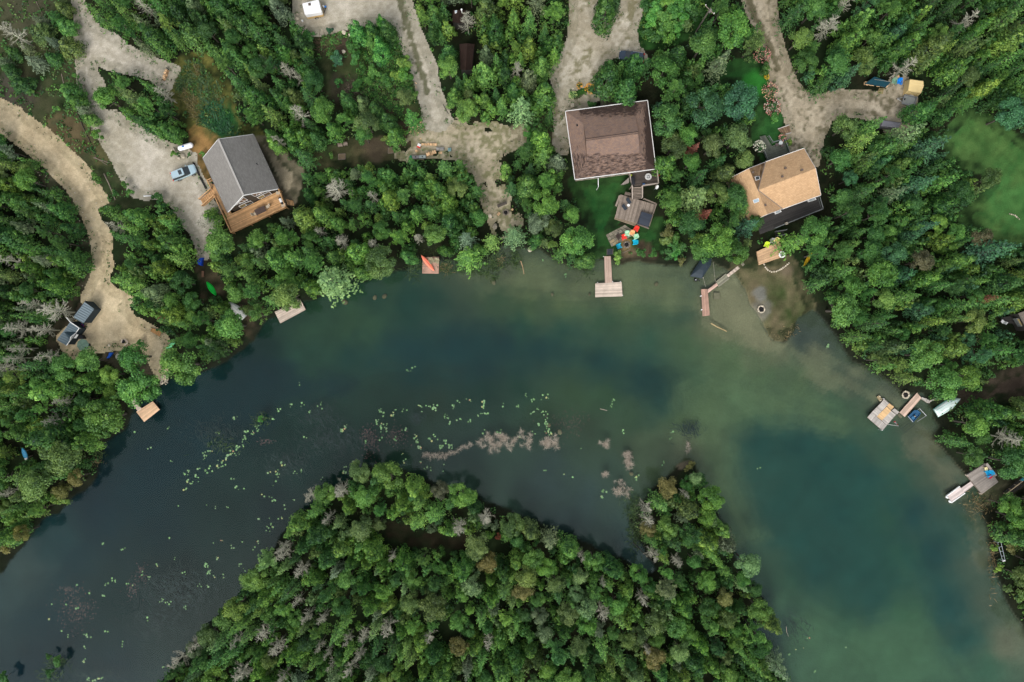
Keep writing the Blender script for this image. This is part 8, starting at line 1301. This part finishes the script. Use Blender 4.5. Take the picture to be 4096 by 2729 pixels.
# drive steps, utility pole, fallen timber, rocks
t = thing('wooden_bridge', 'short plank steps with pale kerbs between the dirt drive and the lawn', 'steps', P('t30', 150, 1195)); q = [P('t30', *a, .25) for a in ((90, 1188), (195, 1150), (212, 1222), (135, 1243))]; m = MB(); boards(m, [q[0], q[1], q[2], q[3]], .16, .02, across=True); wpart(m, 'planks', M('brown_planks', A(120, 98, 76), .9, .25, 1.5, .3), t)
for a, b in ((q[0], q[1]), (q[3], q[2])): m = MB(); m.board(a + V(0, 0, .12), b + V(0, 0, .12), .14, .14); wpart(m, 'kerb_beam', SILVERW, t)
base, top = P('t20', 1750, 235, 0), P('t20', 1826, 75, 9.5); base = V(top.x - .25, top.y - .3, 0); t = thing('utility_pole', 'utility pole with a crossarm in the lush plot', 'utility pole', base); m = MB(); m.tube(base, top, .16, .11, n=8); wpart(m, 'pole', M('pole_grey', A(96, 90, 82), .9, .2, 2, 0), t); m = MB(); d = V(.6, -.6, 0); m.board(top - d * 1.3 - V(0, 0, .6), top + d * 1.3 - V(0, 0, .6), .1, .12); wpart(m, 'crossarm', GREYW, t)
for s in (-1.2, 0, 1.2): m = MB(); p = top + d * s - V(0, 0, .5); m.lathe(p, [(.06, 0), (.09, .1), (.05, .25)], 8); wpart(m, 'insulator', WHITE, t, True)
m = MB(); m.tube(top + V(.3, .1, -1.8), top + V(.3, .1, -1.0), .2, n=10); wpart(m, 'transformer', M('grey_plastic'), t)
for i, (dx, dy) in enumerate(((3.2, 12), (3.6, 12), (2.8, 12))): m = MB(); a = top + d * (i - 1) * 1.2 - V(0, 0, .3); m.tube(a, a + V(dx, dy, .3), .025, n=4); wpart(m, 'wire', BLACK, t)
for k, pts, w, mt, l in (('t01', [(955, 30), (1000, 120), (1060, 270)], .22, GREYW, 'long fallen trunk lying in the verge right of the sand road'), ('t00', [(690, 985), (760, 1160), (830, 1310), (890, 1450)], .25, M('dark_log', A(70, 64, 54), .9, .2, 2, 0), 'long dark fallen trunk between the sand road and the driveway'), ('t01', [(1322, 236), (1370, 234), (1416, 231)], .25, WHITE, 'white birch log at the foot of the gravel driveway'), ('t00', [(565, 680), (585, 765)], .14, GREYW, 'thin grey fallen trunk in the upper left scrub'), ('t00', [(860, 1450), (1010, 1500)], .16, GREYW, 'splintered pale trunk end at the driveway edge'), ('t00', [(870, 1445), (990, 1520)], .1, GREYW, 'thin splintered branch at the driveway edge'), ('t00', [(325, 0), (350, 50), (390, 130)], .1, GREYW, 'thin grey trunk at the top edge of the scrub'), ('d4', [(2270, 560), (2310, 680), (2335, 820)], .12, TANW, 'tan drift log in the reeds right of the coral kayak dock'), ('t21', [(1830, 1405), (1880, 1435), (1975, 1480)], .3, M('wet_log', A(156, 138, 100), .9, .25, 2, 0), 'pale drift log in the shallows below the angled dock'), ('t22', [(810, 625), (875, 640)], .08, PALEW, 'thin pale branch floating right of the lily pads'), ('t33', [(168, 1060), (172, 1110), (190, 1150)], .08, PALEW, 'thin pale branch in the peninsula inlet'), ('t10', [(1720, 960), (1770, 1050)], .12, DARKW, 'dark pole along the right edge of the gravel lane'), ('t23', [(1110, 285), (1310, 480)], .18, DARKW, 'dark trunk fallen along the peninsula creek bank'), ('t23', [(1740, 150), (1930, 215)], .14, GREYW, 'pale dead trunk fallen across the right side of the peninsula')):
    zz_ = WL - .02 if 'floating' in l or 'shallows' in l or 'inlet' in l else (.1 if 'peninsula' not in l else 1.5 if 'across' in l else -.1); m = MB(); w3 = [P(k, x, y, zz_) for x, y in pts]
    for i, (a, b) in enumerate(zip(w3[:-1], w3[1:])): m.tube(a, b, w / 2 * (1 - i * .15), w / 2 * (.85 - i * .15), 7)
    tag(m.build('fallen_log', mt, None, base=w3[0]), l, 'log')
# white stones strewn along road edges
m = MB()
for pl_, n_ in ((R1, 90), (R2, 40), (R5, 40), (G_VERGE, 60), (G_SCRUB, 30), (R3, 20)):
    for i in range(n_):
        j = random.randrange(len(pl_)); a, b = pl_[j], pl_[(j + 1) % len(pl_)]; u = random.random(); x, y = a[0] + (b[0] - a[0]) * u + random.gauss(0, .5), a[1] + (b[1] - a[1]) * u + random.gauss(0, .5); r = random.uniform(.05, .16)
        if abs(x) < 100 and abs(y) < 70: m.ellip((x, y, .02), (r, r * .8, r * .6), 5, 3, .2)
o = m.build('scattered_stones', STONE, None); o['kind'] = 'stuff'; o['label'] = 'small pale stones strewn along the edges of the gravel roads'; o['category'] = 'stones'
# ================================================================ WATER PLANTS
def pad_mesh(r, seed):
    rs = random.Random(seed); m = MB(); n = 14; a0 = .25; ring = [V(r * math.cos(a0 + (6.283 - 2 * a0) * i / n) * rs.uniform(.94, 1.05), r * math.sin(a0 + (6.283 - 2 * a0) * i / n) * rs.uniform(.94, 1.05), 0) for i in range(n + 1)]
    pts = [V(.02, 0, 0)] + ring; m.loft([[p + V(0, 0, -.012) for p in pts], [p + V(0, 0, .012) for p in pts]]); o = m.build('lily_pad', LILY, None, base=V(0, 0, 0)); d = o.data; bpy.data.objects.remove(o); return d
LILY = M('lily_pad', None, .5, .12, 4, .1, src='obj', spec=.4); PADS = [pad_mesh(.24, i) for i in range(5)]
CL = [('t02', [(1980, 845, 2), (2140, 705, 3), (2165, 688, 2), (2250, 840, 4), (2330, 850, 6), (2350, 790, 4), (2255, 885, 5), (2225, 920, 3), (2235, 955, 4), (2180, 985, 6), (2130, 1030, 5), (2165, 1045, 3), (2080, 1085, 4), (2105, 1050, 4), (2035, 1110, 4), (2000, 1150, 5), (1930, 1160, 3), (1890, 1195, 4), (1940, 1005, 3), (1880, 1030, 3), (1880, 1070, 4), (1835, 1170, 2), (1730, 1205, 4), (1700, 1212, 2), (1805, 1255, 3), (1830, 1272, 2), (1720, 1290, 4), (1760, 1300, 4), (1700, 1370, 3), (1535, 805, 2), (1250, 845, 1), (1370, 975, 2), (1577, 1112, 2), (2180, 1335, 4), (2210, 1362, 1), (2135, 1275, 2), (2050, 1145, 3), (1655, 1535, 1), (1985, 1528, 2), (2085, 1535, 2), (1915, 1497, 1)], 'left stretch of the lake'),
  ('t12', [(70, 715, 5), (10, 800, 4), (205, 628, 4), (320, 590, 4), (430, 582, 4), (590, 590, 6), (490, 650, 3), (400, 380, 2), (160, 718, 2), (445, 875, 2), (790, 805, 6), (830, 780, 3), (1140, 640, 5), (1170, 665, 4), (1255, 675, 4), (1290, 640, 3), (1380, 645, 4), (1500, 595, 4), (1590, 608, 4), (1640, 620, 6), (1525, 655, 2), (1660, 595, 2), (1110, 745, 7), (1190, 755, 3), (1145, 785, 4), (1200, 825, 4), (1150, 830, 2), (1370, 815, 4), (1460, 865, 4), (1285, 912, 5), (1160, 912, 2), (1490, 920, 5), (1510, 985, 7), (1600, 905, 4), (1650, 885, 4), (1710, 975, 8), (1790, 965, 10), (1735, 910, 4), (1765, 720, 4), (1745, 680, 4), (1780, 755, 4), (1820, 610, 4), (1875, 555, 2), (1965, 535, 4), (2100, 565, 6), (2095, 605, 4), (2060, 690, 4), (2120, 660, 3), (1860, 720, 4), (1970, 730, 3), (2240, 835, 5), (2100, 840, 2), (2275, 605, 2), (1410, 275, 3), (1440, 240, 2), (1365, 1115, 3), (1360, 1050, 2), (1520, 1118, 3), (1560, 1165, 4), (1620, 1170, 2), (1705, 1155, 1), (1720, 1195, 1), (900, 1118, 3), (820, 1150, 2), (815, 1215, 4), (265, 1130, 3), (240, 1108, 2), (190, 1210, 5), (210, 1240, 3), (355, 1205, 3), (420, 1190, 4), (130, 1215, 2), (180, 1310, 2), (140, 1445, 3), (165, 1460, 2), (600, 1270, 2), (345, 1460, 2), (250, 1528, 3), (65, 1418, 2), (995, 940, 2)], 'middle of the lake'),
  ('t22', [(125, 500, 3), (200, 545, 6), (60, 605, 5), (270, 515, 2), (325, 525, 3), (240, 630, 3), (275, 663, 3), (185, 665, 3), (330, 660, 2), (300, 735, 4), (310, 765, 6), (255, 768, 3), (345, 845, 7), (325, 810, 4), (305, 845, 2), (80, 880, 2), (195, 840, 2), (935, 545, 3), (912, 590, 4), (1025, 835, 3), (1460, 895, 2), (1470, 850, 2), (1395, 1110, 3), (640, 1000, 1), (490, 1228, 2), (535, 1252, 1), (295, 1172, 2), (840, 1385, 4), (830, 1430, 4), (1160, 1245, 2), (1130, 1280, 3), (2275, 1170, 2)], 'water right of the middle'),
  ('t03', [(945, 295, 2), (710, 683, 3), (1130, 355, 3), (1050, 637, 6), (980, 670, 3), (1185, 662, 2), (1210, 688, 2), (1300, 575, 3), (1365, 595, 4), (1445, 497, 3), (1610, 430, 2), (1690, 575, 3), (1550, 250, 2), (1995, 437, 4), (1890, 500, 7), (1925, 555, 7), (1970, 595, 2), (2060, 580, 3), (2150, 335, 3), (2225, 292, 2), (2050, 260, 2), (1965, 295, 2), (2335, 345, 2), (2200, 500, 3), (2250, 525, 2), (1495, 815, 6), (1565, 850, 3), (1700, 888, 3), (960, 778, 2), (715, 890, 3), (605, 847, 2), (475, 840, 2), (780, 1130, 3), (800, 1180, 2), (980, 1110, 2), (1120, 1195, 2), (1110, 1230, 2), (785, 1250, 2), (775, 1385, 3), (795, 1365, 2), (575, 1105, 1), (620, 1160, 2), (455, 995, 2), (840, 740, 1), (1355, 985, 2), (810, 1540, 4), (860, 1550, 3), (930, 1540, 4), (1510, 1420, 2), (1830, 690, 3), (1910, 685, 2)], 'lowest left water'),
  ('t13', [(230, 50, 3), (150, 130, 4), (110, 160, 4), (20, 270, 4), (25, 80, 2), (130, 45, 1)], 'water beside the island left shore'), ('t33', [(255, 1280, 2), (205, 1310, 3), (330, 1265, 1), (715, 1262, 1), (380, 1170, 2), (435, 1465, 2)], 'lowest right water'), ('t32', [(560, 60, 6)], 'inlet on the right'), ('t21', [(500, 970, 4), (285, 840, 2)], 'shallows left of the T shaped dock')]
pads = [(k, x, y, w) for k, c_, w in CL for x, y, n in c_ for _ in range(n)]; cl_rng = random.Random(3); PADN = 0; extra = []
PC = {'pale green': A(116, 150, 104), 'fresh green': A(98, 140, 90), 'yellowish': A(152, 158, 102), 'reddish': A(168, 132, 100)}
order = pads[:]; cl_rng.shuffle(order)
for k, x, y, w in order:
    p = P(k, x + cl_rng.gauss(0, 12), y + cl_rng.gauss(0, 12), WL); cn = cl_rng.choices(list(PC), (5, 4, 2, .5))[0]; s = cl_rng.uniform(.34, .84)
    if PADN < 298:
        o = link('lily_pad', PADS[cl_rng.randrange(5)]); o.location = (p.x, p.y, WL + .02 + cl_rng.uniform(0, .02)); o.rotation_euler = (0, 0, cl_rng.uniform(0, 6.28)); o.scale = (s, s, 1); o.color = (*PC[cn], 1); PADN += 1
        ox, oy = p.x, p.y; sz = 'large' if s > .68 else ('small' if s < .5 else 'medium'); tag(o, '%s %s lily pad on the %s, %s' % (sz, cn, w, ('upper' if y < 784 else 'lower') + (' left' if x < 784 else ' middle' if x < 1569 else ' right')), 'lily pad', 'lily pads on the ' + w)
    else: extra.append((p.x, p.y, s, cn))
m = MB()
for x, y, s, cn in extra: a = random.uniform(0, 6.28); r = .24 * s; m.add([(x, y, WL + .03)] + [(x + r * math.cos(a + .2 + 5.9 * i / 9), y + r * math.sin(a + .2 + 5.9 * i / 9), WL + .03) for i in range(10)], [tuple(range(11))], random.random())
o = m.build('lily_pads', M('lily_pad_far', A(112, 152, 98), .5, .1, 4, .3)); o['kind'] = 'stuff'; o['label'] = 'remaining pale green lily pads scattered among the larger ones'; o['category'] = 'lily pads'
def reed_mb(n, r, seed):
    rs = random.Random(seed); m = MB()
    for i in range(n): a = rs.uniform(0, 6.28); l = r * rs.uniform(.5, 1.15); p = V(rs.gauss(0, r * .18), rs.gauss(0, r * .18), -.1); m.tube(p, p + V(math.cos(a) * l, math.sin(a) * l, rs.uniform(.2, .8)), .018, .007, 3, cap=False)
    o = m.build('reed_tuft', M('dead_reeds', A(184, 172, 156), .9, .2, 2, .5), None, base=V(0, 0, 0)); d = o.data; bpy.data.objects.remove(o); return d
REED = [reed_mb(34, .8, i) for i in range(4)]; RS = []
for u in range(14): RS.append(('t12', 1540 + u * 16, 1055 + (0 if u < 7 else 0) + random.gauss(0, 12), .75, 'thin left tail of the pinkish reed band'))
for u in range(12): RS.append(('t12', 1760 + u * 20, 1040 - u * 8 + random.gauss(0, 10), .7, 'thin left tail of the pinkish reed band'))
for u in range(40): RS.append(('t12', random.uniform(2010, 2370), random.gauss(935, 44), .85, 'dense middle of the pinkish reed band'))
for u in range(16): RS.append(('t22', random.uniform(-10, 190), 900 + random.gauss(20, 45), .8, 'right end of the pinkish reed band'))
for u in range(20): RS.append(('t22', random.uniform(275, 415), random.gauss(935, 26), .9, 'square reed clump right of the reed band'))
for u in range(8): RS.append(('t22', random.gauss(850, 40), random.gauss(945, 22), .8, 'small reed clump left of the peninsula tip'))
for u in range(17): RS.append(('t22', random.gauss(1058, 20), random.uniform(1030, 1180), .9, 'tall upright reed clump left of the peninsula'))
for u in range(4): RS.append(('t22', random.gauss(858, 8), random.gauss(1218, 8), .9, 'star shaped reed tuft left of the peninsula'))
for u in range(11): RS.append(('t22', random.uniform(940, 1090), 1420 - (random.uniform(0, 60)), .9, 'lowest reed clump left of the peninsula'))
for u in range(6): RS.append(('t22', random.gauss(985, 25), random.gauss(1290, 14), .6, 'sparse reed tufts above the lowest reed clump'))
for u in range(5): RS.append(('t22', random.gauss(1610, 16), random.gauss(960, 25), .7, 'reeds off the peninsula tip'))
for i, (k, x, y, s, w) in enumerate(RS):
    p = P(k, x, y, WL); o = link('reed_tuft', REED[i % 4]); o.location = (p.x, p.y, WL); o.rotation_euler = (0, 0, random.uniform(0, 6.28)); o.scale = (s, s, s); tag(o, 'dry pinkish reed tuft in the ' + w, 'reed tuft', 'reeds in the ' + w)
for k, x, y, r, l in (('t11', 815, 1210, .6, 'broad sunken boulder right of the long plank dock'), ('t11', 1090, 1170, .48, 'left one of two sunken boulders off the wooded shore'), ('t11', 1178, 1158, .5, 'right one of two sunken boulders off the wooded shore'), ('t11', 2185, 1030, .45, 'round sunken boulder right of the coral kayak dock'), ('t21', 1330, 1045, .45, 'round sunken boulder between the T shaped dock and the angled dock'), ('t22', 440, 840, .5, 'tan sunken boulder above the square reed clump'), ('t22', 335, 775, .5, 'tan sunken boulder among the lily pads'), ('t22', 1100, 1225, .45, 'brown sunken boulder left of the peninsula tip'), ('t21', 370, 1140, .35, 'small sunken boulder left of the T shaped dock'), ('t21', 715, 1140, .3, 'small sunken boulder at the left end of the T shaped dock'), ('t31', 40, 1540, .4, 'sunken boulder at the end of the beach')):
    p = P(k, x, y, WL); m = MB(); m.ellip((p.x, p.y, WL - .28), (r, r * .8, .2), 9, 6, .12, rz=random.uniform(0, 3)); tag(m.build('sunken_boulder', M('sunken_stone', A(112, 104, 78), .95, .25, 2, .2), None, base=(p.x, p.y, WL - .4)), l, 'boulder', 'sunken boulders')
# submerged weed and shore sedge, uncountable
def wd(name, spots, col, label, ln=(.4, 1.1), zz=WL - .12, cat='water weed', ang=None, wid=(.02, .05)):
    pts = []; 
    for k, x, y, sx, sy, n in spots:
        for _ in range(n): p = P(k, random.gauss(x, sx), random.gauss(y, sy), zz); pts.append((p.x, p.y, zz))
    pts = np.array(pts); n = len(pts); a = rng.uniform(0, 6.28, n) if ang is None else rng.normal(ang, .5, n); blades(name, pts, rng.uniform(*ln, n), rng.uniform(*wid, n), a, np.tile(col, (n, 1)) * rng.uniform(.5, 1.5, (n, 1)), label, cat, zup=.04 if zz < WL else .7)
wd('red_water_weed', [('t12', 1060, 950, 40, 70, 260), ('t12', 1290, 880, 60, 50, 220), ('t12', 1030, 860, 40, 30, 120), ('t03', 700, 900, 90, 90, 420), ('t03', 1300, 570, 30, 50, 90), ('t12', 90, 925, 40, 15, 60), ('t22', 520, 760, 90, 60, 200), ('t03', 640, 715, 50, 15, 70), ('t03', 1210, 720, 40, 50, 90)], A(104, 72, 66), 'reddish brown submerged weed in the shallow lake', (.1, .4))
wd('dark_water_weed', [('t12', 580, 680, 100, 60, 200), ('t12', 720, 920, 160, 80, 400), ('t03', 1600, 750, 180, 130, 900), ('t12', 300, 1140, 120, 60, 240), ('t02', 2000, 860, 130, 70, 240), ('t03', 1400, 1050, 150, 90, 300), ('t03', 900, 1520, 150, 30, 120), ('t12', 1480, 730, 40, 30, 60), ('t22', 1640, 820, 60, 40, 160), ('t33', 250, 1080, 70, 60, 120)], A(30, 46, 40), 'dark green submerged weed streaming under the surface', (.5, 1.4), ang=2.2)
wd('shore_sedge', [('d4', 180, 560, 90, 160, 420), ('d4', 560, 330, 80, 60, 160), ('d4', 800, 680, 70, 70, 200), ('d4', 1180, 720, 150, 40, 240), ('d4', 1750, 560, 120, 110, 520), ('d4', 2170, 520, 60, 90, 220), ('d4', 1530, 800, 60, 30, 90), ('d4', 1750, 880, 30, 25, 60), ('t21', 700, 900, 40, 40, 140), ('t22', 1120, 1520, 50, 60, 200), ('t23', 1130, 150, 40, 110, 380), ('t12', 50, 720, 40, 25, 100), ('t02', 2040, 950, 90, 50, 90), ('t03', 530, 1380, 60, 30, 140), ('t03', 470, 1500, 60, 40, 140), ('t32', 1160, 270, 60, 60, 260), ('t32', 1000, 200, 60, 40, 160), ('t02', 900, 1060, 40, 30, 100), ('t32', 2000, 1450, 60, 60, 160)], A(62, 84, 40), 'green sedge and reeds standing in the shallow shore water', (.4, 1.0), WL + .02, 'sedge')
wd('tan_sedge', [('d4', 800, 690, 60, 60, 90), ('d4', 1880, 560, 30, 40, 60), ('t32', 1950, 1500, 80, 60, 200), ('t33', 2060, 300, 20, 200, 260), ('t02', 840, 1105, 50, 15, 100), ('t31', 120, 1480, 60, 40, 120)], A(132, 116, 78), 'dry tan sedge along the shore', (.3, .9), WL + .05, 'sedge')
